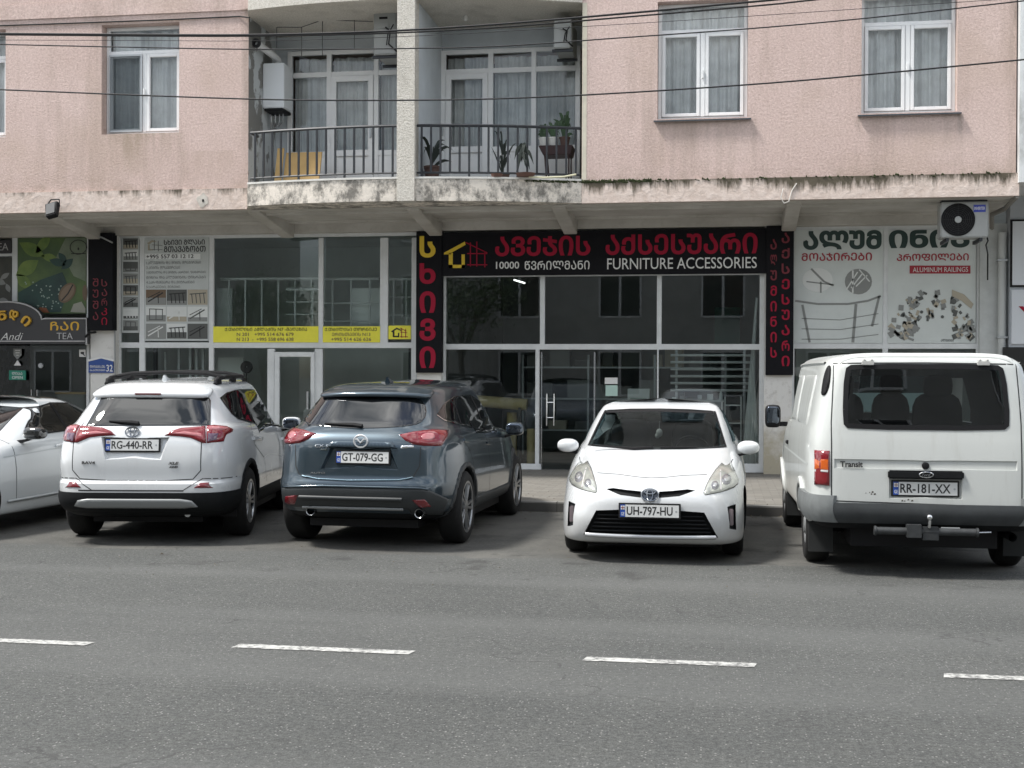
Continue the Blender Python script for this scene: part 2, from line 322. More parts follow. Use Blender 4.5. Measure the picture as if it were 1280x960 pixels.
def text(name, s, m, parent, x0, x1, z0, z1, y, depth=.004, bold=.012, M=None, caps=True, shear=0):
    """letters stretched into the rectangle x0..x1, z0..z1, facing -Y at depth y (or mapped by matrix M)"""
    c = bpy.data.curves.new('t', 'FONT'); c.body = MT(s) if caps else s; c.offset = bold; c.shear = shear; c.resolution_u = 3
    c.fill_mode = 'NONE'
    o = bpy.data.objects.new('t', c); COL.objects.link(o)
    mo = bpy.data.meshes.new_from_object(o.evaluated_get(bpy.context.evaluated_depsgraph_get()))
    bpy.data.objects.remove(o); bpy.data.curves.remove(c)
    me = fill_outline(mo, bold); bpy.data.meshes.remove(mo)
    xs = [v.co.x for v in me.vertices]; ys = [v.co.y for v in me.vertices]
    a0, a1, b0, b1 = min(xs), max(xs), min(ys), max(ys)
    bm = bmesh.new(); bm.from_mesh(me)
    bmesh.ops.remove_doubles(bm, verts=bm.verts, dist=1e-4)
    for v in bm.verts:
        X = x0+(v.co.x-a0)/(a1-a0)*(x1-x0); Z = z0+(v.co.y-b0)/(b1-b0)*(z1-z0); v.co = Vector((X, y, Z))
    if depth:
        r = bmesh.ops.extrude_face_region(bm, geom=list(bm.faces))
        for e in r['geom']:
            if isinstance(e, bmesh.types.BMVert): e.co.y -= depth
        bmesh.ops.recalc_face_normals(bm, faces=bm.faces)
    if M:
        bm.transform(M)
    bm.to_mesh(me); bm.free(); me.materials.clear(); me.materials.append(m); me.name = name
    return link(bpy.data.objects.new(name, me), parent)
def tpx(name, s, m, parent, px, Y, **k):      # text into a pixel rectangle on the plane Y
    X0, X1, Z0, Z1 = RX(*px, Y); return text(name, s, m, parent, X0, X1, Z0, Z1, Y-.002, **k)
# ================================================================ GROUND
def sheet(name, x0, x1, y0, y1, z, m, kind='structure'):
    return tag(mesh(name, [(x0,y0,z),(x1,y0,z),(x1,y1,z),(x0,y1,z)], [(0,1,2,3)], m), kind=kind)
EARTH = mat('earth', (.12, .12, .11), .95)
sheet('ground', -600, 600, -600, 600, -.02, EARTH)
sheet('road', -90, 90, -1.0, 15.86, 0, ASPH)
tag(MB().box(-90, 90, 16.0, 21.36, -.015, .12).build('pavement', PAVE), kind='structure')
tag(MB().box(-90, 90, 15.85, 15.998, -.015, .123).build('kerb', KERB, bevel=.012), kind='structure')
tag(MB().box(-90, 90, -6.2, -1.0, -.015, .12).build('far_pavement', PAVE), kind='structure')
def dash(xa, xb, Y0, w=.055, seed=1):      # worn broken-line dash with chipped edges
    q = random.Random(seed); n = 40; lo = [(xa+(xb-xa)*i/n, Y0-w+q.uniform(-.003, .005)*(1 if q.random() < .8 else 2.5)) for i in range(n+1)]; hi = [(xa+.02+(xb-xa)*i/n, Y0+w+q.uniform(-.005, .003)*(1 if q.random() < .8 else 2.5)) for i in range(n+1)]
    V = [(x, y, .004) for x, y in lo]+[(x, y, .004) for x, y in hi]
    tag(mesh('lane_dash', V, [(i, i+1, n+2+i, n+1+i) for i in range(n)], ROADP), kind='structure')
for i, (xa, ya, xb, yb) in enumerate(((286, 809, 521, 815), (-122, 799, 122, 803), (724, 824, 949, 832), (1174, 846, 1400, 852))):
    a, c = G(xa, ya), G(xb, yb); dash(a.x+.02, c.x-.03, (a.y+c.y)/2, seed=i+1)
for i, X in enumerate((-6.7, -9.0, 3.85, 6.15)): dash(X, X+1.25, 7.6, seed=9+i)
GRIT = mat('gutter_grit', (.16, .14, .11), .95, col2=(.07, .06, .045), vs=9); q = random.Random(21); B = MB()
for i in range(1500):                      # dust, grit and leaf scraps swept along the kerb and onto the pavement
    x = q.uniform(-10, 5); t = q.random(); y, z = (15.84-abs(q.gauss(0, .10)), .001) if t < .6 else ((16.02+abs(q.gauss(0, .5)), .121) if t < .8 else (q.uniform(10, 15.8), .001))
    k = q.uniform(.004, .013) * (2.2 if q.random() < .04 else 1); a = q.uniform(0, 6.28)
    B.add([(x+k*math.cos(a), y+k*math.sin(a), z), (x+k*.6*math.cos(a+2), y+k*.8*math.sin(a+2), z), (x+k*math.cos(a+4), y+k*.7*math.sin(a+4), z), (x, y, z+k*.7)], [(0, 1, 3), (1, 2, 3), (2, 0, 3)])
tag(B.build('grit', GRIT, None), kind='stuff')
# ================================================================ APARTMENT BUILDING
YF, YS, YL = 19.3, 21.3, 20.6            # street face upstairs, shop fronts, back of the balcony recess
Z0, Z1, ZC = 4.27, 4.60, 7.27            # soffit, upper floor level, balcony ceiling
bld = tag(empty('apartment_building', (-4, YF, 0)), 'pink rendered apartment building with two balconies above a row of shops', 'building')
def BP(o): o.parent = bld; o.matrix_parent_inverse = Matrix.Translation((4, -YF, 0)); return o
bpy.context.view_layer.update()
class _B:                                   # lets builders parent to the building while working in world coordinates
    pass
def part(mb, name, m, **k): return BP(mb.build(name, m, None, **k))
def sub(o, parent): o.parent = parent; return o
def wall(name, x0, x1, z0, z1, y0, y1, holes, m):
    xs = sorted({x0, x1, *[h[0] for h in holes], *[h[1] for h in holes]}); zs = sorted({z0, z1, *[h[2] for h in holes], *[h[3] for h in holes]})
    B = MB(); inh = lambda a, c: any(h[0] <= a <= h[1] and h[2] <= c <= h[3] for h in holes)
    for i in range(len(xs)-1):
        for j in range(len(zs)-1):
            a, b, c, d = xs[i], xs[i+1], zs[j], zs[j+1]
            if inh((a+b)/2, (c+d)/2): continue
            B.add([(a,y0,c),(b,y0,c),(b,y0,d),(a,y0,d)], [(0,1,2,3)]); B.add([(a,y1,c),(b,y1,c),(b,y1,d),(a,y1,d)], [(3,2,1,0)])
    for a, b, c, d in holes: B.add([(a,y0,c),(b,y0,c),(b,y0,d),(a,y0,d),(a,y1,c),(b,y1,c),(b,y1,d),(a,y1,d)], [(0,4,5,1),(1,5,6,2),(2,6,7,3),(3,7,4,0)])
    B.add([(x0,y0,z0),(x1,y0,z0),(x1,y0,z1),(x0,y0,z1),(x0,y1,z0),(x1,y1,z0),(x1,y1,z1),(x0,y1,z1)], [(0,1,5,4),(1,2,6,5),(2,3,7,6),(3,0,4,7)])
    return BP(mesh(name, B.v, B.f, m))
WZ0, WZ1 = 5.50, 7.24
W = [RX(127, 28, 224, 165, YF), RX(822, 2, 935, 148, YF), RX(1077, -8, 1197, 137, YF), RX(-100, 30, 7, 167, YF)]
W = [(a, b, WZ0, WZ1) for a, b, c, d in W]
XL, XR = -7.32, -2.08
wall('street_wall', -14, XL, Z1, 9.6, YF, YF+.3, [W[0], W[3]], STUCCO)
wall('street_wall', XR, 4.12, Z1, 9.6, YF, YF+.3, [W[1], W[2]], STUCCO)
part(MB().box(-14, XL-.003, YF-.035, 23, Z0, Z1-.003), 'slab_edge', SLAB)
part(MB().box(XR+.003, 4.16, YF-.035, 23, Z0, Z1-.003), 'slab_edge', SLAB)
part(MB().box(-14, XL-.003, YF-.02, YF-.002, 7.38, 7.62), 'floor_band', STUCCO)
part(MB().box(XR+.003, 4.12, YF-.02, YF-.002, 7.42, 7.62), 'floor_band', STUCCO)
# bowed balcony slabs
def bowY(x):
    t = (x-XL)/(XR-XL)*2-1; return 19.12+.15*t-.43*(1-t*t)
def bow(n=14, off=0, xa=XL, xb=XR, apex=18.62):
    out = []
    for i in range(n+1):
        x = xa+(xb-xa)*i/n; t = (x-XL)/(XR-XL)*2-1
        out.append((x, bowY(x)+off))
    return out
def slab(name, z0, z1, m, y1):
    p = bow(xa=-7.19) + [(XR, y1), (XL, y1), (XL, YF-.03)]
    return part(MB().prism(p, lambda a, b: (a, b, z0), lambda a, b: (a, b, z1)), name, m)
slab('balcony_slab', Z0+.002, Z1, BALC, 20.9); slab('balcony_ceiling', ZC, ZC+.33, PALE, 20.9)
lip = [p for p in bow(14, .02)]
part(MB().prism(bow(14, -.015, -7.19)+bow(14, .12, -7.19)[::-1], lambda a, b: (a, b, Z1+.001), lambda a, b: (a, b, Z1+.03)), 'balcony_kerb', CONC)
PX0, PX1 = -4.77, -4.50
part(MB().box(XL-.2, XR+.2, YL, YL+.2, ZC+.33, 9.6), 'upper_balcony_wall', mat('balcony_wall_upper', (.52, .54, .55), .9, var=.1))
part(MB().box(XR+.002, XR+.07, YF-.004, YF+.002, Z1+.02, ZC), 'cream_edge', mat('cream_paint', (.60, .56, .46), .9, var=.1))
part(MB().box(PX0, PX1, 18.66, 18.92, Z0-.0, 9.5), 'balcony_pillar', PALE)
part(MB().box(PX0+.01, PX1-.002, 18.92, YL, Z1, ZC), 'balcony_divider', mat('balcony_wall', (.50, .54, .57), .9, var=.08, vs=2))
part(MB().box(XL-.25, XL+.003, YF+.005, YL, Z1, ZC), 'balcony_side_wall', PEEL)
part(MB().box(XR-.003, XR+.25, YF+.005, YL, Z1, ZC), 'balcony_side_wall', mat('cream_paint', (.60, .56, .46), .9, var=.1))
# windows
def curtain(x0, x1, z0, z1, y, parent, amp=.022, m=CURT, waves=None):
    n = max(16, int((x1-x0)*70)); w = waves or (x1-x0)*16; V = []; ph = random.random()*6
    for i in range(n+1):
        t = i/n; a = amp*(math.sin(t*w*2+ph)+.5*math.sin(t*w*4.7+ph*2)+.4*math.sin(t*w*.9))
        V += [(x0+(x1-x0)*t, y+a, z0), (x0+(x1-x0)*t, y+a*.7, z1)]
    return sub(mesh('curtain', V, [(2*i, 2*i+2, 2*i+3, 2*i+1) for i in range(n)], m, None, True), parent)
def pane(x0, x1, z0, z1, y, parent, m=GLASS, name='pane'):
    return sub(mesh(name, [(x0,y,z0),(x1,y,z0),(x1,y,z1),(x0,y,z1)], [(0,1,2,3)], m), parent)
def rel(o, root):                            # parent o (world coordinates) under a part of the building
    o.parent = root; o.matrix_parent_inverse = Matrix.Identity(4); return o
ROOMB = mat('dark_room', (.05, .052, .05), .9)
def window(w, sill=True, net=False, split=.745):
    x0, x1, z0, z1 = w; y = YF+.17; zt = z0+(z1-z0)*split; xm = (x0+x1)/2; B = MB(); f = .055
    B.box(x0+.002, x0+f, y, y+.07, z0+.002, z1-.002); B.box(x1-f, x1-.002, y, y+.07, z0+.002, z1-.002)
    for a, b in ((z0+.002, z0+f), (z1-f, z1-.002), (zt, zt+f*1.1)): B.box(x0+f, x1-f, y+.003, y+.067, a, b)
    B.box(xm-.035, xm+.035, y-.012, y+.06, z0+f, zt)
    for xa, xb in ((x0+f, xm-.035), (xm+.035, x1-f)):       # opening sashes
        s = .055
        B.box(xa+.004, xa+s, y-.02, y+.05, z0+f+.004, zt-.004); B.box(xb-s, xb-.004, y-.02, y+.05, z0+f+.004, zt-.004)
        B.box(xa+s, xb-s, y-.017, y+.047, z0+f+.004, z0+f+s); B.box(xa+s, xb-s, y-.017, y+.047, zt-s, zt-.004)
    o = part(B, 'window', PVC, bevel=.006)
    pane(x0+f, x1-f, zt+f*1.1, z1-f, y+.04, o)
    for xa, xb in ((x0+f+.055, xm-.09), (xm+.09, x1-f-.055)): pane(xa, xb, z0+f+.055, zt-.055, y+.02, o)
    h = MB().box(xm-.012, xm+.012, y-.045, y-.012, z0+.62, z0+.74).build('handle', PVC); sub(h, o)
    curtain(x0+.02, xm-.02, z0, z1-.02, y+.135, o, .045); curtain(xm-.04, x1-.02, z0, z1-.02, y+.14, o, .045)
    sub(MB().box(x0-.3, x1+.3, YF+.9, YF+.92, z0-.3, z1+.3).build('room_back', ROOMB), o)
    if net:
        nm = glass('insect_net', (.55, .57, .58), .3); pane(x0+f+.02, xm-.04, z0+f+.02, zt-.02, y-.03, o, nm, 'insect_screen')
        sub(MB().box(x0+f, x0+f+.025, y-.036, y-.022, z0+f, zt).box(xm-.06, xm-.035, y-.036, y-.022, z0+f, zt).box(x0+f+.025, xm-.06, y-.035, y-.023, z0+f, z0+f+.03).box(x0+f+.025, xm-.06, y-.035, y-.023, zt-.03, zt).build('screen_frame', GREYALU), o)
    if sill:
        sm = mat('zinc_sill', (.06, .072, .085), .45, metal=.3, var=.2)
        s = MB().prism([(YF-.07, z0-.05), (YF+.17, z0-.005), (YF+.17, z0+.01), (YF-.07, z0-.03)], lambda a, b: (x0-.05, a, b), lambda a, b: (x1+.05, a, b)).build('sill', sm); sub(s, o)
    return o
window(W[0], sill=False, net=True); window(W[1]); window(W[2]); window(W[3], sill=False)
# balcony doors with top lights
def balcony_front(xs, zs, door, y=YL-.1):
    """xs: mullion centres, zs = (bottom, panel top, transom, top); door: index of the bay that is a door"""
    B = MB(); f = .04; zb, zp, zt, z1 = zs
    for x in xs: B.box(x-f, x+f, y, y+.08, zb, z1)
    for a, b in ((zb, zb+.08), (zt-.04, zt+.04), (z1-.07, z1)): 
        for i in range(len(xs)-1): B.box(xs[i]+f, xs[i+1]-f, y+.003, y+.077, a, b)
    for i in range(len(xs)-1):
        a, b = xs[i]+f, xs[i+1]-f
        B.box(a, b, y+.004, y+.07, zp-.05, zp+.04)
        if i == door:
            for p, q in ((a+.003, a+.09), (b-.09, b-.003)): B.box(p, q, y-.02, y+.06, zb+.01, zt-.042)
            B.box(a+.09, b-.09, y-.017, y+.05, zt-.13, zt-.042); B.box(a+.09, b-.09, y-.017, y+.05, zb+.01, zb+.1); B.box(a+.09, b-.09, y-.017, y+.05, zp-.05, zp+.05)
    o = part(B, 'balcony_door', PVC, bevel=.005)
    for i in range(len(xs)-1):
        a, b = xs[i]+f, xs[i+1]-f; s = .09 if i == door else 0
        sub(MB().box(a+s, b-s, y+.02, y+.04, zb+.08, zp-.05).build('door_panel', PVC), o)
        pane(a+s, b-s, zp+.04, zt-.04, y+.03, o); pane(a, b, zt+.04, z1-.07, y+.03, o)
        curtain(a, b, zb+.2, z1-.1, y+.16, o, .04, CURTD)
    a = xs[door+1]-f if door else xs[door]+f
    sub(MB().box(a-.06, a-.03, y-.06, y-.02, zb+.95, zb+1.1).build('handle', GREYALU), o)
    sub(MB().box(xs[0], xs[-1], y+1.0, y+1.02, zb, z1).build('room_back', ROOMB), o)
    return o
bx = lambda px: P(px, 130, YL-.1).x
zt_, zp_ = P(430, 94, YL).z, P(430, 193, YL).z; z1_ = P(430, 64, YL).z
balcony_front([bx(362), bx(411), bx(470), bx(520)], (Z1+.01, zp_, zt_, z1_), 1)
balcony_front([bx(554), bx(613), bx(667), bx(722)], (Z1+.01, P(640, 187, YL).z, P(640, 89, YL).z, P(640, 62, YL).z), 0)
# recess back wall round the door units
part(MB().box(XL, bx(362)-.045, YL-.06, YL+.1, Z1, ZC).box(bx(362)-.045, PX0+.01, YL-.06, YL+.1, z1_+.001, ZC), 'balcony_back_wall', mat('balcony_wall', (.5, .5, .5)))
part(MB().box(PX1-.002, bx(554)-.045, YL-.06, YL+.1, Z1, ZC).box(bx(554)-.045, XR, YL-.06, YL+.1, P(640, 62, YL).z+.001, ZC), 'balcony_back_wall', mat('balcony_wall', (.5, .5, .5)))
# railings
def railing(xa, xb, n):
    pts = bow(20, .07, xa, xb); zt, zb = 5.40, 4.70
    o = part(MB().tube(([(xa, YF, zt)] if xa < -7 else [])+[(x, y, zt) for x, y in pts], .022, 6).tube(([(xa, YF, zb)] if xa < -7 else [])+[(x, y, zb) for x, y in pts], .016, 6), 'balcony_railing', IRON)
    for i in range(n):
        t = (i+.5)/n*20; k = int(t); u = t-k; x = pts[k][0]*(1-u)+pts[k+1][0]*u; y = pts[k][1]*(1-u)+pts[k+1][1]*u
        sub(MB().box(x-.014, x+.014, y-.014, y+.014, (zb if i % 5 else Z1), zt).build('baluster', IRON), o)
railing(-7.16, PX0-.01, 16); railing(PX1+.01, XR-.02, 17)
# soffit beams and the lintel above the shops
for px, y in ((128, 285), (365, 285), (548, 282), (715, 279), (985, 280)):
    x = P(px, y, YS).x; zz = P(px, y+6, YS).z
    part(MB().prism([(YF+.15, Z0-.002), (YS-.2, Z0-.002), (YS-.2, Z0-.26), (YF+.15, Z0-.03)], lambda a, b: (x-.11, a, b), lambda a, b: (x+.11, a, b)), 'soffit_beam', SOFFIT, bevel=.01)
part(MB().box(-14, 4.16, YF+.05, 22.5, Z0-.012, Z0-.003), 'soffit', SOFFIT)
part(MB().box(-14, 4.16, YS-.2, YS+.15, 4.10, Z0-.013), 'shop_lintel', SOFFIT)
part(MB().box(-14, 4.16, YF+.4, YF+.46, Z0-.05, Z0-.013).box(-14, 4.16, YS-.5, YS-.42, Z0-.05, Z0-.013), 'soffit_moulding', SOFFIT)
# pillars between the shops
def pillar(px0, px1, m, y0=YS-.14, top=4.1):
    return part(MB().box(P(px0, 500, y0).x, P(px1, 500, y0).x, y0, YS+.4, .12, top), 'shop_pillar', m)
b = NB('stained_white_render'); n1 = b.noise(2.5, 6, .7); n2 = b.noise(9, 5, .7)
c = b.mix(b.ramp(b.math('ADD', b.math('MULTIPLY', b.axis(2), -.42), n1), -.05, .35), (.68, .67, .64), (.42, .38, .29)); c = b.mix(b.math('MULTIPLY', b.ramp(n2, .55, .7), .35), c, (.25, .23, .2)); SPIL = b.done(c, .9)
pillar(113, 144, SPIL); pillar(955, 990, SPIL); pillar(1224, 1262, mat('pale_post', (.5, .52, .51), .7, var=.1), YS-.1)
pillar(521, 551, CONC)
# building shell behind: roof, back, party walls
shell = MB().box(-14, 4.12, 31.6, 31.9, 0, 9.6).box(-14.3, -14, YF, 31.9, 0, 9.6).box(4.12, 4.3, YF+.31, 31.6, Z1, 9.6).box(-14.3, 4.3, YF-.3, 31.9, 9.6, 9.9)
part(shell, 'outer_wall', STUCCO)
# shop rooms
def room(xa, xb, name, wm=ROOMW):
    B = MB(); y0, y1, z0, z1 = YS+.2, (27.5 if name == 'main' else 24.6), .121, 4.2
    B.add([(xa,y1,z0),(xb,y1,z0),(xb,y1,z1),(xa,y1,z1)], [(0,1,2,3)]); B.add([(xa,y0,z0),(xa,y1,z0),(xa,y1,z1),(xa,y0,z1)], [(0,1,2,3)])
    B.add([(xb,y0,z0),(xb,y1,z0),(xb,y1,z1),(xb,y0,z1)], [(3,2,1,0)]); B.add([(xa,y0,z1),(xb,y0,z1),(xb,y1,z1),(xa,y1,z1)], [(0,1,2,3)])
    BP(mesh('shop_room', B.v, B.f, wm)); BP(mesh('shop_floor', [(xa,YS-.02,.126),(xb,YS-.02,.126),(xb,y1,.126),(xa,y1,.126)], [(0,1,2,3)], ROOMD))
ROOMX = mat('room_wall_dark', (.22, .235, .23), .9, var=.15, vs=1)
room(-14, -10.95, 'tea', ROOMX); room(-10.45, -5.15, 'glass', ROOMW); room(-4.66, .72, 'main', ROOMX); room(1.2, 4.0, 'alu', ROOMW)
# shop fronts: white aluminium frames with glass
def front(name, hor, ver, panes, Y=YS, m=ALU, d=.07, gm=SHOPG, trans=()):
    B = MB()
    for r in hor: x0, x1, z0, z1 = RX(*r, Y); B.box(x0, x1, Y, Y+d, z0, z1)
    for r in ver: x0, x1, z0, z1 = RX(*r, Y); B.box(x0, x1, Y-.004, Y+d+.004, z0, z1)
    o = part(B, name, m, bevel=.006)
    for r in panes: x0, x1, z0, z1 = RX(*r, Y); pane(x0, x1, max(z0, .13), z1, Y+d/2, o, gm)
    return o
front('shop_window', [(146, 289, 521, 297), (146, 428, 521, 435), (146, 578, 521, 590)],
      [(145, 292, 151, 588), (174, 297, 181, 588), (261, 297, 267, 588), (398, 297, 404, 429), (475, 297, 485, 429), (514, 297, 521, 588), (334, 436, 343, 588), (393, 436, 403, 588)],
      [(148, 294, 518, 432), (148, 432, 338, 586), (398, 432, 518, 586)])
door = front('shop_door', [(343, 440, 393, 446), (343, 570, 393, 588)], [(343, 440, 349, 588), (388, 440, 393, 588)], [(349, 446, 388, 570)], YS-.03)
sub(MB().box(P(386, 500, YS).x-.01, P(386, 500, YS).x+.02, YS-.1, YS-.04, 1.1, 1.4).build('handle', STEEL), door)
x_ = front('shop_window', [(553, 340, 955, 345), (553, 430, 955, 437), (553, 579, 676, 590), (824, 579, 955, 590)],
      [(551, 343, 557, 590), (675, 343, 681, 434), (821, 343, 827, 434), (669, 436, 674, 588), (821, 436, 823, 588), (949, 343, 957, 590)],
      [(555, 343, 953, 433), (555, 434, 672, 585), (745, 434, 952, 585)])
gd = front('glass_door', [], [(676, 440, 677.5, 590), (742, 440, 744, 590)], [(677, 438, 743, 590)], YS+.05, STEEL, .02)
hx0, hx1 = P(684, 500, YS).x, P(693, 500, YS).x; hz = [P(688, y, YS).z for y in (492, 503, 522, 532)]
h = MB().tube([(hx0, YS-.05, hz[0]), (hx0, YS-.05, hz[3])], .012).tube([(hx1, YS-.05, hz[0]), (hx1, YS-.05, hz[3])], .012)
for z in hz[1:3]: h.tube([(hx0, YS-.05, z), (hx1, YS-.05, z)], .01)
sub(h.build('handle', CHROME), gd)
front('shop_window', [(990, 282, 1224, 288), (990, 429, 1224, 436), (990, 580, 1224, 592)], [(989, 284, 993, 590), (1103, 288, 1110, 590), (1220, 288, 1225, 590)],
      [(990, 434, 1224, 588)])
tea = front('shop_window', [(-120, 292, 110, 297), (-120, 316, 18, 321)], [(15, 296, 22, 392), (108, 292, 112, 590)], [(-120, 296, 18, 392), (-120, 432, 108, 590)], gm=SHOPG)
sub(MB().tube([P(39, 487, YS-.05), P(39, 560, YS-.05)], .012).tube([P(46, 487, YS-.05), P(46, 560, YS-.05)], .012).build('handle', CHROME), tea)
# neighbouring building on the right
nb = tag(empty('neighbouring_building', (4.2, YF-.1, 0)), 'narrow white rendered house wall at the right edge with weathered corner', 'building')
b = NB('stained_wall'); n1 = b.noise(1.5, 6, .7, b.map((1.5, 1.5, .8))); c = b.mix(b.ramp(n1, .50, .78), (.66, .68, .68), (.26, .26, .24)); STW = b.done(c, .9)
def NP(o): o.parent = nb; o.matrix_parent_inverse = Matrix.Translation((-4.2, .1-YF, 0)); return o
NP(MB().box(4.14, 9, YF-.12, YF+.3, 4.45, 9.6).build('street_wall', STW))
NP(MB().box(4.31, 9, YF+.3, 31, 4.5, 9.6).build('party_wall', STW))
NP(MB().box(P(1262, 400, YS-.3).x, 9, YS-.3, YS, .12, 4.5).build('shop_wall', mat('blue_grey_wall', (.42, .45, .48), .8, var=.05)))
x0, x1, z0, z1 = RX(1265, 276, 1420, 356, YS-.3)
o = NP(MB().box(x0, x1, YS-.34, YS-.3, z0, z1).build('fascia_panel', mat('panel_white', (.62, .65, .68), .4)))
o = NP(MB().box(x0-.03, x1+.03, YS-.33, YS-.302, z0-.03, z1+.03).build('panel_frame', BLACK))
x0, x1, z0, z1 = RX(1264, 362, 1420, 430, YS-.3)
o = NP(MB().box(x0, x1, YS-.33, YS-.3, z0, z1).build('lettered_panel', mat('panel_white', (.6, .6, .6))))
text('lettering', 'V', RED, o, x0+.1, x0+.45, P(1275, 397, YS-.3).z, P(1275, 383, YS-.3).z, YS-.332, caps=False)
NP(MB().box(4.3, 9, YS-.32, YS-.3, .2, P(1275, 434, YS-.3).z).build('shop_glass', DARKG))
# opposite side of the street, seen mirrored in the glass
ob = tag(empty('apartment_block', (0, -7, 0)), 'plain pale apartment block on the far side of the street, mirrored in shop glass', 'building')
OW = mat('opposite_render', (.42, .42, .40), .9, var=.15, vs=1); B = MB(); B.box(-30, -19.0, -14, -7, 0, 9.5).box(-15.6, 26, -14, -7, 0, 9.5)
B.build('block_wall', OW, ob); ob.children[0].matrix_parent_inverse = Matrix.Translation((0, 7, 0))
for i in range(14):
    for k in range(3):
        x = -28+i*3.9
        if -19.2 < x+1.5 and x < -15.4: continue
        w = MB().box(x, x+1.5, -7.0, -6.96, 1.0+k*3.0, 2.6+k*3.0).build('window', DARKG, ob); w.matrix_parent_inverse = Matrix.Translation((0, 7, 0))
        fr = MB().box(x-.08, x, -7, -6.93, .95+k*3, 2.65+k*3).box(x+1.5, x+1.58, -7, -6.93, .95+k*3, 2.65+k*3).box(x, x+1.5, -6.999, -6.931, .92+k*3, 1.0+k*3).box(x, x+1.5, -6.999, -6.931, 2.6+k*3, 2.68+k*3).box(x+.7, x+.8, -6.998, -6.932, 1.0+k*3, 2.6+k*3).build('frame', PVC, w)

def street_tree(x, y, h, seed):
    r = tag(empty('street_tree', (x, y, .12)), 'leafy street tree on the far pavement, mirrored in the left shop glass' if x < -12 else 'leafy street tree on the far pavement, mirrored in the main shop glass', 'tree'); q = random.Random(seed); T = MB(); tip = []
    T.tube([(x, y, .1), (x+.05, y, h*.3), (x-.05, y+.05, h*.5)], [.14, .11, .09], 8)
    for k in range(7):
        a = k*.9+q.random(); e = Vector((x+1.1*math.cos(a)*q.uniform(.6, 1.2), y+1.1*math.sin(a)*q.uniform(.6, 1.2), h*q.uniform(.62, .95))); T.tube([(x-.02, y, h*q.uniform(.3, .5)), Vector((x, y, h*.5)).lerp(e, .6), e], [.06, .04, .015], 6); tip.append(e)
    child0(T.build('trunk', mat('bark', (.10, .08, .06), .9, var=.3), None, True), r); B = MB()
    for i in range(2600):
        c_ = q.choice(tip); p = c_+Vector((q.gauss(0, .55), q.gauss(0, .55), q.gauss(0, .45))); n = Vector((q.gauss(0, 1), q.gauss(0, 1), q.gauss(0, 1))).normalized(); u = n.orthogonal().normalized()*q.uniform(.05, .10); v = n.cross(u)*.6
        B.add([p-u, p+v, p+u, p-v], [(0, 1, 2, 3)])
    child0(B.build('crown', mat('tree_leaf', (.05, .09, .025), .6, var=.4, vs=3), None), r)
def child0(o, root): o.parent = root; o.matrix_parent_inverse = root.matrix_basis.inverted(); return o
street_tree(-9.5, -4.2, 5.6, 3); street_tree(-17.3, -4.6, 5.0, 8)
# ================================================================ SIGNS
def chaikin0(p):
    for _ in range(2): p = [q for i in range(len(p)) for a, b in ((p[i], p[(i+1) % len(p)]),) for q in ((a[0]*.75+b[0]*.25, a[1]*.75+b[1]*.25), (a[0]*.25+b[0]*.75, a[1]*.25+b[1]*.75))]
    return p
def child(o, root): o.parent = root; o.matrix_parent_inverse = root.matrix_basis.inverted(); return o
def board(name, px, Y, d, m, label, cat, group=None, bevel=.004):
    x0, x1, z0, z1 = RX(*px, Y); return tag(MB().box(x0, x1, Y, Y+d, z0, z1).build(name, m, None, bevel=bevel), label, cat, group)
def flat(name, polys, m, parent, Y, d=.004):          # flat printed shapes, pixel polygons on the plane Y
    B = MB()
    for p in polys:
        q = [P(x, y, Y) for x, y in p]
        B.prism([(v.x, v.z) for v in q], lambda a, b: (a, Y, b), lambda a, b: (a, Y-d, b))
    return B.build(name, m, parent)
def disc(cx, cy, rx, ry, n=20, a0=0, rot=0):
    c_, s_ = math.cos(rot), math.sin(rot); o = []
    for i in range(n):
        a, b = rx*math.cos(6.2832*i/n), ry*math.sin(6.2832*i/n); o.append((cx+a*c_-b*s_, cy+a*s_+b*c_))
    return o
def ln(x0, y0, x1, y1, w=1):
    dx, dy = x1-x0, y1-y0; l = math.hypot(dx, dy) or 1; a, b = -dy/l*w/2, dx/l*w/2
    return [(x0+a, y0+b), (x1+a, y1+b), (x1-a, y1-b), (x0-a, y0-b)]
r_ = lambda a, b, c, d: [(a, b), (c, b), (c, d), (a, d)]
YB = YS-.20
# long black fascia sign
s = board('shop_sign', (551, 288, 958, 343), YB, .1, SIGNB, 'long black fascia sign with red Georgian words and FURNITURE ACCESSORIES in white', 'sign')
Y = YB
tpx('lettering', 'ავეჯის', RED, s, (619, 295, 738, 320), Y, bold=.028); tpx('lettering', 'აქსესუარი', RED, s, (757, 292, 947, 318), Y, bold=.028)
tpx('lettering', '10000', WHT, s, (620, 327, 649, 336), Y, caps=False); tpx('lettering', 'წვრილმანი', WHT, s, (656, 326, 737, 337), Y, bold=.008)
tpx('lettering', 'FURNITURE ACCESSORIES', WHT, s, (759, 322, 946, 336), Y, caps=False, bold=.002)
flat('house_logo', [[(555, 316), (581, 302), (582, 306), (564, 316), (564, 318), (555, 318)], r_(561, 316, 566, 335), r_(561, 331, 581, 335), r_(577, 318, 581, 335)], YEL, s, Y-.002)
flat('frame_logo', [ln(582, 303, 609, 316, 1.2), ln(584, 317, 609, 317, 1.2), ln(584, 331, 609, 331, 1.2), ln(588, 303, 588, 333, 1.2), ln(596, 302, 596, 333, 1.2), ln(606, 314, 606, 334, 1.2)], RED, s, Y-.002)
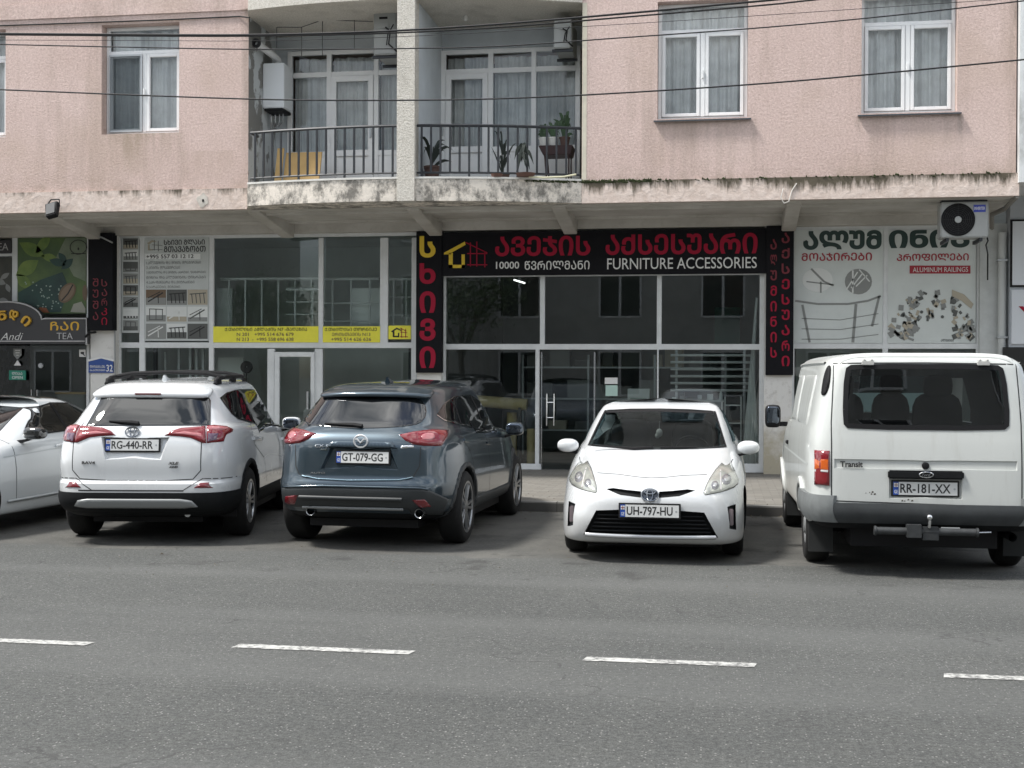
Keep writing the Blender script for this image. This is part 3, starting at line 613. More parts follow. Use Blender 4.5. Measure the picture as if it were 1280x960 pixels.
# vertical sign with the yellow first letter
s = board('blade_sign', (520, 289, 552, 466), YB-.02, .16, SIGNB, 'tall black sign with one yellow and four red Georgian letters beside the fascia sign', 'sign'); Y = YB-.02
for ch, y0, y1, m in (('ს', 295, 322, YEL), ('ხ', 329, 355, RED), ('ი', 364, 391, RED), ('ვ', 398, 426, RED), ('ი', 433, 460, RED)):
    tpx('letter', ch, m, s, (524.5, y0, 544.5, y1), Y, bold=.035)
# two-column light sign on the right pillar
s = board('led_sign', (957.5, 282, 992, 469), YB-.02, .14, SIGNB, 'tall black light sign with two columns of dim red letters beside the banners', 'sign')
for i, ch in enumerate('ალუმინის'): tpx('letter', ch, DRED if i < 3 else RED, s, (963, 299+i*19.3, 971, 312+i*19.3), Y, bold=.02, depth=.003)
for i, ch in enumerate('აქსესუარი'): tpx('letter', ch, DRED if i < 3 else RED, s, (977, 291+i*19.2, 987, 304+i*19.2), Y, bold=.02, depth=.003)
# two-column light sign on the left pillar
s = board('led_sign', (110, 291, 141, 413), YS-.3, .16, SIGNB, 'unlit black pillar sign with faint red letters beside the green tea picture', 'sign'); Y = YS-.3
for i, ch in enumerate('შუშა'): tpx('letter', ch, DRED, s, (116, 348+i*14, 123, 358+i*14), Y, bold=-.005, depth=.003)
for i, ch in enumerate('სარკი'): tpx('letter', ch, DRED if i < 3 else RED, s, (127, 349+i*12, 134, 358+i*12), Y, bold=-.005, depth=.003)
# aluminium banners on the right shop windows
BAN = mat('banner_grey', (.60, .64, .62), .5, var=.08, vs=1.5); DGR = mat('print_dark_green', (.02, .045, .04), .5); PRED = mat('print_red', (.34, .02, .035), .5)
PALEG = mat('print_pale_grey', (.68, .70, .68), .5); MIDG = mat('print_mid_grey', (.24, .25, .24), .5); DKG = mat('print_dark_grey', (.09, .095, .09), .5); BEI = mat('print_beige', (.40, .36, .28), .5); BRN = mat('print_brown', (.15, .10, .06), .5)
Y = YS-.012
s1 = board('shop_banner', (993, 287, 1103.5, 429), Y, .008, BAN, 'pale window banner with big green letters and a curved steel railing picture', 'banner', bevel=0)
s2 = board('shop_banner', (1110, 287, 1220, 429), Y, .008, BAN, 'pale window banner with a fan of metal profiles under the air conditioner', 'banner', bevel=0)
tpx('lettering', 'ალუმ', DGR, s1, (1004, 288, 1102, 312), Y, bold=.045); tpx('lettering', 'ინის', DGR, s2, (1111, 287, 1212, 310), Y, bold=.045)
tpx('lettering', 'მოაჯირები', PRED, s1, (1002, 316, 1090, 326), Y, bold=.018); tpx('lettering', 'პროფილები', PRED, s2, (1121, 317, 1211, 326), Y, bold=.018)
o = flat('red_label', [r_(1137, 332, 1213, 342)], PRED, s2, Y-.002); tpx('lettering', 'ALUMINUM RAILINGS', PALEG, o, (1141, 334, 1210, 340), Y-.004, caps=False, bold=0)
flat('print', [ln(994, 376, 1022, 380, 2.5), ln(1022, 380, 1060, 380, 2.5), ln(1060, 380, 1085, 376, 2.5), ln(1085, 376, 1101, 370, 2.5), ln(1003, 381, 1012, 428, 3), ln(1070, 380, 1066, 428, 3.5), ln(1099, 370, 1090, 408, 3),
     *[ln(1002, 398+k*13, 1050, 400+k*12, .9) for k in range(3)], *[ln(1050, 400+k*12, 1098, 392+k*13, .9) for k in range(3)]], MIDG, s1, Y-.002)
o = flat('print', [disc(1073, 352, 17, 16)], MIDG, s1, Y-.002)
flat('print', [ln(1058+i*6, 362-i*2, 1072+i*6, 340+i*2, 1.6) for i in range(3)]+[ln(1066, 338, 1066, 366, 2), ln(1074, 337, 1087, 352, 1.5)], PALEG, o, Y-.007)
o = flat('print', [disc(1022, 350, 19, 15)], PALEG, s1, Y-.002)
flat('print', [ln(1014, 336, 1030, 352, 2.5), ln(1008, 352, 1042, 356, 1.5), ln(1026, 352, 1026, 366, 2), ln(1030, 352, 1042, 357, 2)], MIDG, o, Y-.007)
rnd = random.Random(4); groups = {0: [], 1: [], 2: [], 3: []}
for i in range(120):
    a = math.pi*(.03+.94*rnd.random()); q = .42+.58*rnd.random()**.6
    cx, cy = 1166-54*q*math.cos(a), 428-66*q*math.sin(a)
    if not (1112 < cx < 1218 and 364 < cy < 425): continue
    w, h, t = rnd.uniform(2, 6.5), rnd.uniform(2.5, 9), rnd.uniform(-.7, .7)+(a-1.57)*.7; c_, s_ = math.cos(t), math.sin(t)
    groups[i % 4].append([(cx+u*c_-v*s_, cy+u*s_+v*c_) for u, v in ((-w/2, -h/2), (w/2, -h/2), (w/2, h/2), (-w/2, h/2))])
for k, m in enumerate((DKG, MIDG, BEI, MIDG)): flat('print', groups[k], m, s2, Y-.002-.0012*k)
flat('print', [disc(1192, 377, 3.5, 3.5), disc(1192, 389, 2.5, 2.5), disc(1152, 390, 2, 2), disc(1160, 396, 2, 2), disc(1178, 396, 2, 2)], DKG, s2, Y-.008)
flat('print', [[(1190, 362), (1205, 368), (1217, 380), (1214, 386), (1202, 376), (1190, 370)]], BEI, s2, Y-.0075)
tpx('lettering', 'ალუმინი', INK, s2, (1176, 424, 1192, 427), Y, bold=0, depth=.002)
# service poster, left shop
PGR = mat('poster_grey', (.50, .53, .52), .5, var=.06, vs=2)
s = board('window_poster', (181, 297, 261, 426), Y, .008, PGR, 'grey window poster with a phone number above nine small photographs', 'poster', bevel=0)
tpx('lettering', 'სხივი გლასი', INK, s, (205, 299.5, 256, 306), Y, bold=.012); tpx('lettering', 'გთავაზობთ', INK, s, (205, 307.5, 257, 315), Y, bold=.012)
o = flat('white_strip', [r_(181, 317, 251, 324)], mat('print_white', (.72, .74, .73), .5), s, Y-.002); tpx('lettering', '+995 557 03 12 12', INK, o, (183, 318, 242, 323), Y-.004, caps=False, bold=.012, depth=.002)
for i, t in enumerate(('1.ალუმინის და მინის მოაჯირები', '2.კიბის მოაჯირები', '3.მეტალის და მინის კარები, ფანჯრები', 'მინის და ალუმინის ტიხრები', '4.კარ-ფანჯარა და ვიტრაჟები', '5.სარკეები, მინები')):
    w = (68, 42, 74, 74, 60, 42)[i]; tpx('lettering', t, DKG, s, (183, 326.5+i*6.1, 183+w, 330+i*6.1), Y, bold=-.004, depth=.001)
flat('yellow_logo', [[(184, 304), (190, 300), (196, 302), (190, 303), (186, 306)], r_(185, 306, 187, 313), r_(186, 311.5, 191, 313)], BEI, s, Y-.002)
flat('red_logo', [ln(193, 300, 193, 313, .9), ln(198, 301, 198, 314, .9), ln(190, 306, 203, 307, .9), ln(190, 312, 203, 312, .9)], MIDG, s, Y-.002)
def snap(s, x0, y0, x1, y1, seed, base):                 # a small photograph: background and the rails / frames in it
    q = random.Random(seed); o = flat('photograph', [r_(x0, y0, x1, y1)], base, s, Y-.002, .002)
    hh = y0+(y1-y0)*q.uniform(.5, .75); flat('print', [r_(x0+.3, hh, x1-.3, y1-.3)], q.choice((MIDG, DKG, BEI)), o, Y-.0045, .001)
    k = q.randint(0, 2); W_ = x1-x0; H_ = y1-y0
    if k == 0: L_ = [ln(x0+W_*t, y0+H_*.25, x0+W_*(t+.05), y1-H_*.1, 1.1) for t in (.2, .4, .6, .8)]+[ln(x0+W_*.1, y0+H_*.3, x1-W_*.08, y0+H_*.22, 1.2)]
    elif k == 1: L_ = [ln(x0+W_*.1, y1-H_*.2, x1-W_*.15, y0+H_*.2, 1.6), ln(x0+W_*.1, y1-H_*.45, x1-W_*.3, y0+H_*.15, 1), ln(x0+W_*.6, y0+H_*.3, x0+W_*.62, y1-H_*.1, 1)]
    else: L_ = [ln(x0+W_*.15, y0+H_*.15, x1-W_*.15, y0+H_*.18, 1), ln(x0+W_*.15, y1-H_*.15, x1-W_*.15, y1-H_*.15, 1), ln(x0+W_*.18, y0+H_*.15, x0+W_*.18, y1-H_*.15, 1), ln(x1-W_*.18, y0+H_*.15, x1-W_*.18, y1-H_*.15, 1), ln(x0+W_*.5, y0+H_*.15, x0+W_*.5, y1-H_*.15, 1)]
    flat('print', L_, q.choice((INK, DKG, PALEG)), o, Y-.006, .001)
for i in range(3):
    for k in range(3):
        snap(s, 182.5+k*26, 362+i*21.3, 207.5+k*26, 381+i*21.3, i*3+k+1, (BRN, DKG, BEI, PALEG, PALEG, PALEG, MIDG, PALEG, DKG)[(i*3+k)])
s = board('photo_strip', (152, 297, 173.5, 416), Y, .008, PGR, 'narrow strip of eight grey photographs beside the poster', 'poster', bevel=0)
for i in range(8): snap(s, 154, 298+i*14.6, 172.5, 311+i*14.6, 40+i, (DKG, PALEG, DKG, MIDG, DKG, MIDG, PALEG, MIDG)[i])
# yellow address strips
YST = mat('strip_yellow', (.82, .76, .06), .5, var=.05)
for px, rows, lab in (((266.5, 408, 398, 428), (('ქ.თბილისი აგლაძის N7 -მაღაზია', 281, 384), ('N 201   +995 514 676 679', 296, 367), ('N 213  -  +995 558 696 638', 296, 367)), 'wide yellow window strip with three lines of address and phone numbers'),
                      ((403.5, 408, 475, 428), (('ქ.თბილისი თორნიკე', 406, 471), ('ერისთავის N13', 415, 463), ('+995 514 626 626', 414, 464)), 'short yellow window strip between the wide strip and the logo sticker')):
    s = board('address_strip', px, Y, .008, YST, lab, 'window strip', bevel=0)
    for i, (t, a, c) in enumerate(rows): tpx('lettering', t, INK if i == 0 else BRN, s, (a, 409.6+i*6.2, c, 413.8+i*6.2), Y, bold=.01, depth=.002)
s = board('logo_sticker', (485.5, 407, 513.5, 424), Y, .008, YST, 'small square yellow window sticker with a house logo', 'window sticker', bevel=0)
flat('house_logo', [[(489, 414), (496, 409.5), (502, 412.5), (501, 413.5), (496, 411.5), (490, 415.5)], r_(491, 414, 493, 421.5), r_(491, 419.8, 499, 421.5), r_(497.5, 416, 499, 421.5)], INK, s, Y-.002)
flat('frame_logo', [ln(500, 410, 508, 414, .8), ln(500, 421, 510, 421, .8), ln(500, 415, 509, 416, .8), ln(502, 410, 502, 422, .8), ln(507, 411, 507, 422, .8)], PRED, s, Y-.002)
# ---- tea shop
s = board('window_picture', (22, 297, 108, 392), Y, .008, mat('print_leaf_green', (.10, .16, .045), .5, col2=(.035, .075, .035), vs=1.4), 'green window picture of tea leaves, a teapot and coffee beans', 'picture', bevel=0)
LG = mat('print_light_green', (.19, .27, .06), .5, col2=(.09, .16, .035), vs=4); DG2 = mat('print_deep_green', (.025, .075, .06), .5, col2=(.012, .035, .035), vs=3)
leaf = lambda cx, cy, l, w, rot: [(cx+(l*t)*math.cos(rot)-sg*w*math.sin(math.pi*(t+.5))*math.sin(rot), cy+(l*t)*math.sin(rot)+sg*w*math.sin(math.pi*(t+.5))*math.cos(rot)) for sg, ts in ((1, [-.5+i/8 for i in range(9)]), (-1, [.5-i/8 for i in range(1, 8)])) for t in ts]
fog = flat('print', [[(82, 297.5), (107.5, 297.5), (107.5, 352), (92, 345), (84, 330), (70, 322)]], mat('print_mist', (.20, .24, .17), .5, col2=(.10, .14, .08), vs=3), s, Y-.002, .001)
flat('print', [leaf(40, 312, 36, 8, .5), leaf(34, 335, 34, 9, -.6), leaf(54, 305, 30, 6, -.9), leaf(30, 352, 26, 7, .8), leaf(62, 322, 22, 5, .2)], LG, s, Y-.0035, .001)
flat('print', [[(22.5, 366), (50, 350), (78, 340), (86, 360), (76, 390), (24, 391)]], DG2, s, Y-.005, .001)
rq = random.Random(2); flat('print', [disc(rq.uniform(30, 78), rq.uniform(352, 386), .9, .9, 8) for _ in range(38)], mat('print_drop', (.3, .38, .33), .5), s, Y-.0065, .001)
flat('print', [leaf(72, 328, 22, 5, .3), leaf(84, 330, 20, 5, 2.4), leaf(78, 322, 16, 4, .9)], DG2, s, Y-.0065, .001)
for cx, cy, rx, ry, ro in ((84, 366, 14, 9, -.95), (106, 366, 3, 10, 0)):
    bn = flat('print', [disc(cx, cy, rx, ry, 22, 0, ro)], BRN, s, Y-.008, .001)
    if rx > 5: flat('print', [disc(cx, cy, rx*.84, ry*.75, 22, 0, ro)], mat('print_bean', (.21, .15, .10), .5), bn, Y-.0095, .001); flat('print', [ln(cx-7, cy+10, cx+1, cy+1, 1.6), ln(cx+1, cy+1, cx+7, cy-10, 1.6)], INK, bn, Y-.011, .001)
flat('print', [[(88, 390), (92, 380), (102, 377), (107, 386), (107, 391)]], mat('print_stone', (.34, .34, .28), .5), s, Y-.008, .001)
flat('print', [[(44, 390), (50, 384), (58, 385), (62, 391)]], mat('print_rust', (.25, .09, .04), .5), s, Y-.008, .001)
flat('print', [ln(98+10.5*math.cos(a*.42), 309+9*math.sin(a*.42), 98+10.5*math.cos(a*.42+.45), 309+9*math.sin(a*.42+.45), .9) for a in range(15)]+[ln(89, 317, 107, 317, 1), disc(98, 311, 1.1, 1.8, 8)], INK, s, Y-.008, .001)
s = board('window_picture', (-40, 322, 14.5, 392), Y, .008, mat('print_brown_dark', (.085, .085, .07), .5, col2=(.04, .045, .04), vs=3), 'dark brown window picture cut by the left edge of the photo', 'picture', bevel=0)
flat('print', [leaf(6, 345, 14, 3, -.6), leaf(0, 352, 16, 4, .4), leaf(10, 360, 12, 3, 1.2), leaf(4, 376, 14, 4, .1)], MIDG, s, Y-.002, .001)
s = board('tea_sign', (-30, 300.5, 14, 317), Y-.02, .02, mat('sign_charcoal', (.035, .035, .038), .4), 'small charcoal TEA sign above the brown window picture', 'sign'); tpx('lettering', 'TEA', mat('sign_silver', (.45, .45, .45), .4), s, (-10, 304, 10.5, 313), Y-.02, caps=False, bold=-.005)
CHAR = mat('sign_charcoal', (.035, .035, .038), .4); YT = YS-.3
arch = [(-140, 430), (-140, 396), (-36, 396)]+[(8+44*math.cos(a), 398-22*math.sin(a)) for a in [math.pi*(1-i/16) for i in range(17)]]+[(56, 397), (108, 397), (108, 428), (108, 430)]
def outline(p, k): c_ = (10, 415); return p
q = [P(x, y, YT) for x, y in arch]
s = tag(MB().prism([(v.x, v.z) for v in q], lambda a, b: (a, YT, b), lambda a, b: (a, YT+.12, b)).build('tea_shop_sign', CHAR, None), 'charcoal tea shop sign with arched top and yellow Georgian letters', 'sign')
rim = MB().tube([P(x, y+1.2, YT-.005) for x, y in arch[1:]], .014, 6); rim.tube([P(-140, 426.5, YT-.005), P(106, 426.5, YT-.005)], .012, 6); rim.build('silver_edge', mat('sign_silver', (.45, .45, .45), .4), s)
GOLD = mat('sign_gold', (.62, .36, .03), .4)
tpx('lettering', 'ჩაი', GOLD, s, (63, 402, 99, 413), YT, bold=.008); tpx('lettering', 'TEA', mat('sign_silver', (.45, .45, .45), .4), s, (71, 416, 91, 424), YT, caps=False, bold=-.01)
for ch, cx, cy, ro in (('ა', -18, 397, .45), ('ნ', 4, 394.5, .05), ('დ', 18, 394, -.3), ('ი', 34, 401, -.75)):
    c0 = P(cx, cy, YT); o = text('raised_letter', ch, GOLD, s, -.08, .08, -.085, .085, 0, depth=.04, bold=.03, M=Matrix.Translation((c0.x, YT-.005, c0.z)) @ Matrix.Rotation(-ro, 4, 'Y'))
tpx('script_lettering', 'Andi', WHT, s, (1, 416, 29, 425), YT, caps=False, bold=-.012, shear=.35)
GRN = mat('open_green', (.02, .22, .15), .45)
s = board('open_sign', (11, 463, 32, 475), YS-.03, .02, GRN, 'green OPEN sign hanging on the tea shop glass', 'sign'); tpx('lettering', 'ღიაა', WHT, s, (15, 465, 28, 468.6), YS-.03, depth=.002); tpx('lettering', 'OPEN', WHT, s, (15, 470, 28.5, 473.6), YS-.03, caps=False, depth=.002)
s = board('window_sticker', (99, 437, 107, 446), YS-.02, .008, WHT, 'white square camera warning sticker at the corner of tea shop glass', 'sticker', bevel=0); flat('camera_symbol', [r_(101, 440, 105, 442.5), ln(103, 442, 106, 444.5, 1)], INK, s, YS-.022)
s = tag(flat('window_sticker', [[(17, 436), (27, 436), (27, 444), (22, 449.5), (17, 444)]], MIDG, None, YS-.014), 'grey shield shaped sticker on the tea shop glass', 'sticker'); flat('shield_mark', [ln(19, 438, 25, 438, 1), ln(19.5, 441, 24.5, 441, 1), ln(20.5, 444, 23.5, 444, 1)], WHT, s, YS-.019)
tag(flat('window_sticker', [[(22, 450), (26.5, 457), (17.5, 457)]], WHT, None, YS-.014), 'small white triangle sticker below the grey shield', 'sticker')
BLUE = mat('plate_blue', (.02, .065, .26), .4); Y2 = YS-.16
s = tag(flat('address_plate', [[(111, 451), (126.5, 447), (142, 451), (142, 466), (111, 466)]], BLUE, None, Y2, .012), 'blue house number plate with gabled top on the white pillar', 'number plate')
flat('white_gable', [[(110, 449.5), (126.5, 445.5), (143, 449.5), (143, 452), (126.5, 448), (110, 452)]], WHT, s, Y2-.013); tpx('lettering', '32', WHT, s, (133, 456, 141, 464.5), Y2-.012, caps=False, bold=.01, depth=.002)
tpx('lettering', 'ფიროსმანის ქუჩა', WHT, s, (112.5, 456.5, 131.5, 460), Y2-.012, bold=0, depth=.002); tpx('lettering', 'ბათუმი', WHT, s, (112.5, 461.5, 131.5, 464), Y2-.012, bold=0, depth=.002)
# stickers on the glass door of the main shop
tag(flat('door_sticker', [r_(756, 472, 772, 480)], WHT, None, YS-.012), 'white notice sticker on the main shop glass', 'sticker')
s = tag(flat('door_sticker', [r_(757, 481.5, 772, 495)], mat('notice_mint', (.45, .62, .55), .5), None, YS-.012), 'mint green notice below the white sticker on main shop glass', 'sticker')
# ================================================================ THINGS ON THE FACADE
ACW = mat('ac_white', (.33, .34, .33), .45, var=.06, vs=3)
def ac_unit(name, label, x0, x1, y0, y1, z0, z1, facing='-y', fan=.36, stick=True, group=None):
    r = tag(empty(name, ((x0+x1)/2, (y0+y1)/2, z0)), label, 'air conditioner', group)
    child(MB().box(x0, x1, y0, y1, z0, z1).build('casing', ACW, None, bevel=.015), r)
    if facing == '-y':
        cx, cz, ra = x0+(x1-x0)*fan, (z0+z1)/2, (z1-z0)*.455
        g = MB().lathe([(ra, 0), (ra, -.012), (ra-.015, -.015), (ra-.02, -.004)], (cx, y0, cz), 'y', 40); g.lathe([(ra-.015, -.003), (.0, -.003)], (cx, y0, cz), 'y', 40)
        child(g.build('fan_opening', BLACK, None, True), r)
        w = MB()
        for k in range(1, 9): w.lathe([(ra*k/9-.003, -.012), (ra*k/9, -.016), (ra*k/9+.003, -.012)], (cx, y0, cz), 'y', 36)
        for k in range(6):
            a = k*math.pi/6; w.tube([(cx-ra*math.cos(a), y0-.014, cz-ra*math.sin(a)), (cx+ra*math.cos(a), y0-.014, cz+ra*math.sin(a))], .003, 4)
        child(w.build('fan_grille', mat('grille_dark', (.02, .02, .021), .6), None), r)
        child(MB().lathe([(.0, -.02), (.045, -.02), (.05, -.012)], (cx, y0, cz), 'y', 20).build('grille_hub', ACW, None), r)
    br = MB(); br.box(x0+.08, x0+.12, y0+.02, y1+.25, z0-.05, z0-.002); br.box(x1-.12, x1-.08, y0+.02, y1+.25, z0-.05, z0-.002)
    child(br.build('bracket', IRON, None), r); return r
YA = YF+.2
x0, x1, z0, z1 = RX(1176, 252, 1236, 297, YA)
ac = ac_unit('air_conditioner', 'white air conditioner with a black fan above the profile banner', x0, x1, YA, YA+.32, z0, z1)
lx0, lx1, lz0, lz1 = RX(1217, 256, 1232, 265, YA); child(MB().box(lx0, lx1, YA-.006, YA+.002, lz0, lz1).build('sticker', mat('sticker_blue', (.03, .05, .35), .4), None), ac)
text('sticker_lettering', 'INVERTER', WHT, ac.children[-1], lx0+.01, lx1-.01, lz0+.03, lz1-.03, YA-.007, caps=False, depth=.001)
child(MB().tube([(x1-.02, YA+.2, z0+.15), (x1+.03, YA+.2, z0-.03), (x1+.06, YA+.5, z0-.06), (x1+.28, YS-.3, z0-.1), (x1+.30, YS-.2, z0-.5)], .011, 8).build('hose', BLACK, None, True), ac)
child(MB().box(x0+.02, x1-.01, YA+.05, YA+.3, z1+.002, z1+.05).build('top_bracket', IRON, None), ac)
# seen from the side on the balconies
def ac_side(px, Y, label, xw):
    x0, x1, z0, z1 = RX(*px, Y); r = tag(empty('air_conditioner', ((x0+x1)/2, Y, z0)), label, 'air conditioner')
    child(MB().box(x0, x1, Y, Y+.8, z0, z1).build('casing', ACW, None, bevel=.015), r)
    w = (x1-x0); h = z1-z0
    child(MB().box(x0+w*.25, x0+w*.62, Y-.004, Y+.002, z0+h*.82, z0+h*.87).build('handle_slot', BLACK, None), r)
    child(MB().box(x0+w*.35, x0+w*.7, Y-.02, Y-.003, z0+h*.60, z0+h*.72).build('valve_cover', ACW, None, bevel=.006), r)
    child(MB().tube([(x0+w*.55, Y-.02, z0+h*.62), (x0+w*.8, Y-.08, z0+h*.5), (x0+w*.75, Y-.1, z0+h*.2), (x1+.02, Y+.02, z0+h*.05)], .012, 8).tube([(x0+w*.9, Y-.02, z0+h*.68), (x0+w*.7, Y-.09, z0+h*.42), (x0+w*.6, Y-.03, z0+h*.2)], .009, 8).build('pipe', BLACK, None, True), r)
    child(MB().box(x0-.03, x1+.02, Y+.05, Y+.1, z0-.04, z0-.003).box(x0-.03, x1+.02, Y+.65, Y+.7, z0-.04, z0-.003).build('bracket', IRON, None), r); return r
ac_side((467, 14, 495, 68), 19.4, 'white air conditioner seen from its side beside the balcony pillar', 0)
ac_side((692, 22, 714, 60), 19.6, 'shaded air conditioner hanging in the right corner of right balcony', 0)
# boiler
x0, x1, z0, z1 = RX(339, 79, 363, 135, YF+.65)
bo = tag(empty('boiler', (x0, YF+.3, z0)), 'white wall boiler with a bent flue on the left balcony wall', 'boiler')
xb = XL+.003; BW = mat('boiler_white', (.72, .75, .77), .3)
child(MB().box(xb+.004, xb+.36, YF+.62, YF+1.06, z0, z1).build('casing', BW, None, bevel=.012), bo)
child(MB().box(xb+.03, xb+.34, YF+.62, YF+1.04, z0-.05, z0-.002).build('control_panel', BLACK, None, bevel=.01), bo)
child(MB().tube([(xb+.2, YF+.84, z1), (xb+.19, YF+.80, z1+.10), (xb+.14, YF+.6, z1+.15), (xb+.08, YF+.2, z1+.20)], .055, 14).build('flue_pipe', mat('flue_white', (.65, .66, .66), .5), None, True), bo)
child(MB().lathe([(.03, 0), (.07, .0), (.07, .05), (.03, .05)], (xb+.06, YF+.15, z1+.21), 'y', 16).build('flue_cap', BLACK, None), bo)
for dx in (.08, .15, .22, .28): child(MB().tube([(xb+dx, YF+.8, z0-.07), (xb+dx, YF+.8, z0-.2), (xb+dx*.4, YF+.9, z0-.3)], .012, 6).build('pipe', STEEL, None, True), bo)
# board on the left balcony
x0, x1, z0, z1 = RX(346, 189, 400, 236, YF+.45)
PLY = mat('plywood', (.50, .33, .13), .6, var=.15, vs=3)
bd = tag(empty('wooden_board', (x0, YF+.5, Z1)), 'tan wooden board leaning on the left balcony', 'board')
child(MB().prism([(YF+.35, Z1+.03), (YF+.38, Z1+.03), (YF+.58, z1), (YF+.55, z1)], lambda a, b: (x0+.12, a, b), lambda a, b: (x1, a, b)).build('sheet', PLY, None, bevel=.004), bd)
child(MB().prism([(YF+.30, Z1+.03), (YF+.32, Z1+.03), (YF+.5, z1+.06), (YF+.48, z1+.06)], lambda a, b: (x0, a, b), lambda a, b: (x0+.11, a, b)).build('batten', PLY, None), bd)
# plants on the right balcony
LEAF = mat('plant_leaf', (.035, .075, .03), .55, var=.4, vs=9); DLEAF = mat('plant_dark_leaf', (.012, .02, .014), .6); POT = mat('pot_terracotta', (.10, .06, .05), .8)
def blade(B, base, tip, w, sag=.05):
    base, tip = Vector(base), Vector(tip); d = (tip-base); s_ = d.cross(Vector((0, 1, .2))).normalized()*w; V = []
    for i in range(6):
        t = i/5; p = base+d*t+Vector((0, 0, sag*math.sin(math.pi*t)*1.2-sag*t*t)); k = math.sin(math.pi*min(1, t*.8+.2))
        V += [p-s_*k, p+s_*k]
    V[-1] = V[-2]; B.add(V, [(2*i, 2*i+1, 2*i+3, 2*i+2) for i in range(5)])
def plant(px, py, Y, label, potr=.11, poth=.2, n=12, h=.5, m=LEAF, spread=.3, pm=POT, z=None, seed=1, w=.02):
    p = P(px, py, Y); z = Z1+.03 if z is None else z; q = random.Random(seed)
    r = tag(empty('potted_plant', (p.x, Y, z)), label, 'potted plant')
    child(MB().lathe([(0, 0), (potr*.75, 0), (potr, poth*.85), (potr*1.08, poth*.86), (potr*1.08, poth), (potr*.9, poth), (potr*.85, poth*.8), (0, poth*.8)], (p.x, Y, z), 'z', 20).build('pot', pm, None, True), r)
    B = MB()
    for i in range(n):
        a = q.uniform(0, 6.28); e = q.uniform(.25, 1); b0 = (p.x+.02*math.cos(a), Y+.02*math.sin(a), z+poth*.8+q.uniform(0, .5)*h)
        blade(B, b0, (p.x+spread*e*math.cos(a), Y+spread*e*math.sin(a)*.7, b0[2]+h*q.uniform(.15, .6)), w, q.uniform(.02, .12))
    B.tube([(p.x, Y, z+poth*.7), (p.x+.02, Y, z+poth+h*.6)], .009, 5)
    child(B.build('foliage', m, None), r); return r
plant(540, 210, 19.15, 'dark spiky plant in a brown pot at the left corner of right balcony', .12, .22, 12, .5, DLEAF, .4, seed=3, w=.025)
plant(629, 200, 19.3, 'tall thin stemmed plant standing in the middle of right balcony', .10, .12, 14, .75, DLEAF, .25, seed=5, w=.012)
x0, x1, z0, z1 = RX(673, 182, 716, 194, 19.75)
tb = tag(empty('planter_table', ((x0+x1)/2, 19.85, Z1)), 'dark red plant table with splayed legs in the right balcony corner', 'table')
MAR = mat('table_maroon', (.030, .009, .009), .5)
child(MB().prism([(x0, z1), (x1, z1), (x1-.03, z0), (x0+.08, z0)], lambda a, b: (a, 19.7, b), lambda a, b: (a, 20.1, b)).build('table_top', MAR, None, bevel=.008), tb)
for xx, xo in ((x0+.1, .04), (x1-.06, .0)):
    for yy in (19.74, 20.05): child(MB().tube([(xx, yy, z0), (xx+xo, yy, Z1+.01)], .013, 6).build('leg', MAR, None), tb)
WP = mat('pot_white', (.6, .6, .57), .5)
for i, (px, po, la) in enumerate(((680, WP, 'leafy plant in a white pot, left end of red plant table'), (692, WP, 'bushy plant in a pale pot, middle of red plant table'), (706, POT, 'tall dark plant in a brown pot, right end of red plant table'))):
    plant(px, 182, 19.85, la, .08, .14, 22, (.28, .32, .5)[i], LEAF, (.14, .16, .2)[i], po, z1+.002, seed=8+i, w=.025)
# dark cap hanging on the railing
pc = P(653, 188, 19.0); B = MB()
for i in range(15):
    a = i*2.4; blade(B, (pc.x+.03*math.sin(i), 19.0, pc.z+.1-.012*i), (pc.x+(.06+.06*(i % 3))*math.cos(a), 19.0+.06*math.sin(a), pc.z-.02-.018*i), .026, .05)
tag(B.build('hanging_plant', DLEAF, None), 'drooping dark plant hanging inside the right balcony railing', 'plant')
# trailing hose on the balcony kerb
tag(MB().tube([P(661, 221, 18.9), P(680, 222, 18.92), P(705, 221, 19.0), P(720, 218, 19.1)], .014, 8).build('garden_hose', mat('hose_cream', (.62, .60, .42), .6), None, True), 'pale hose lying on the right balcony edge', 'hose')
for px, la in ((621, 'small shallow brown dish on the right balcony edge'), (657, 'wider shallow brown tray on right balcony edge beside the hose')):
    p = P(px, 224, 18.93); k = .09 if px < 640 else .15
    tag(MB().lathe([(0, 0), (k*.8, 0), (k, .05), (k*.9, .05), (k*.75, .015), (0, .015)], (p.x, p.y, Z1+.03), 'z', 20).build('plant_saucer', mat('saucer_brown', (.12, .06, .045), .7), None, True), la, 'plant saucer')
# moss along the lower edge of the right balcony and wall
MOSS = mat('moss', (.05, .065, .025), .95, var=.5, vs=20); B = MB(); q = random.Random(5)
for i in range(420):
    px = q.uniform(660, 815) if q.random() < .8 else q.uniform(820, 1260); p = P(px, 229, YF-.05)
    if px < 722: yy = bowY(p.x)
    else: yy = YF-.037
    w = q.uniform(.008, .03); h_ = q.uniform(.01, .035); z_ = Z1+q.uniform(-.03, .01)
    B.add([(p.x-w, yy+.02, z_-h_), (p.x+w, yy+.02, z_-h_), (p.x+w*.6, yy-.012, z_), (p.x, yy+.03, z_+h_), (p.x-w*.7, yy-.01, z_+h_*.3)], [(0, 1, 2, 4), (4, 2, 3)])
tag(B.build('moss', MOSS, None), 'dark moss along the top of slab edge', 'moss', kind='stuff')
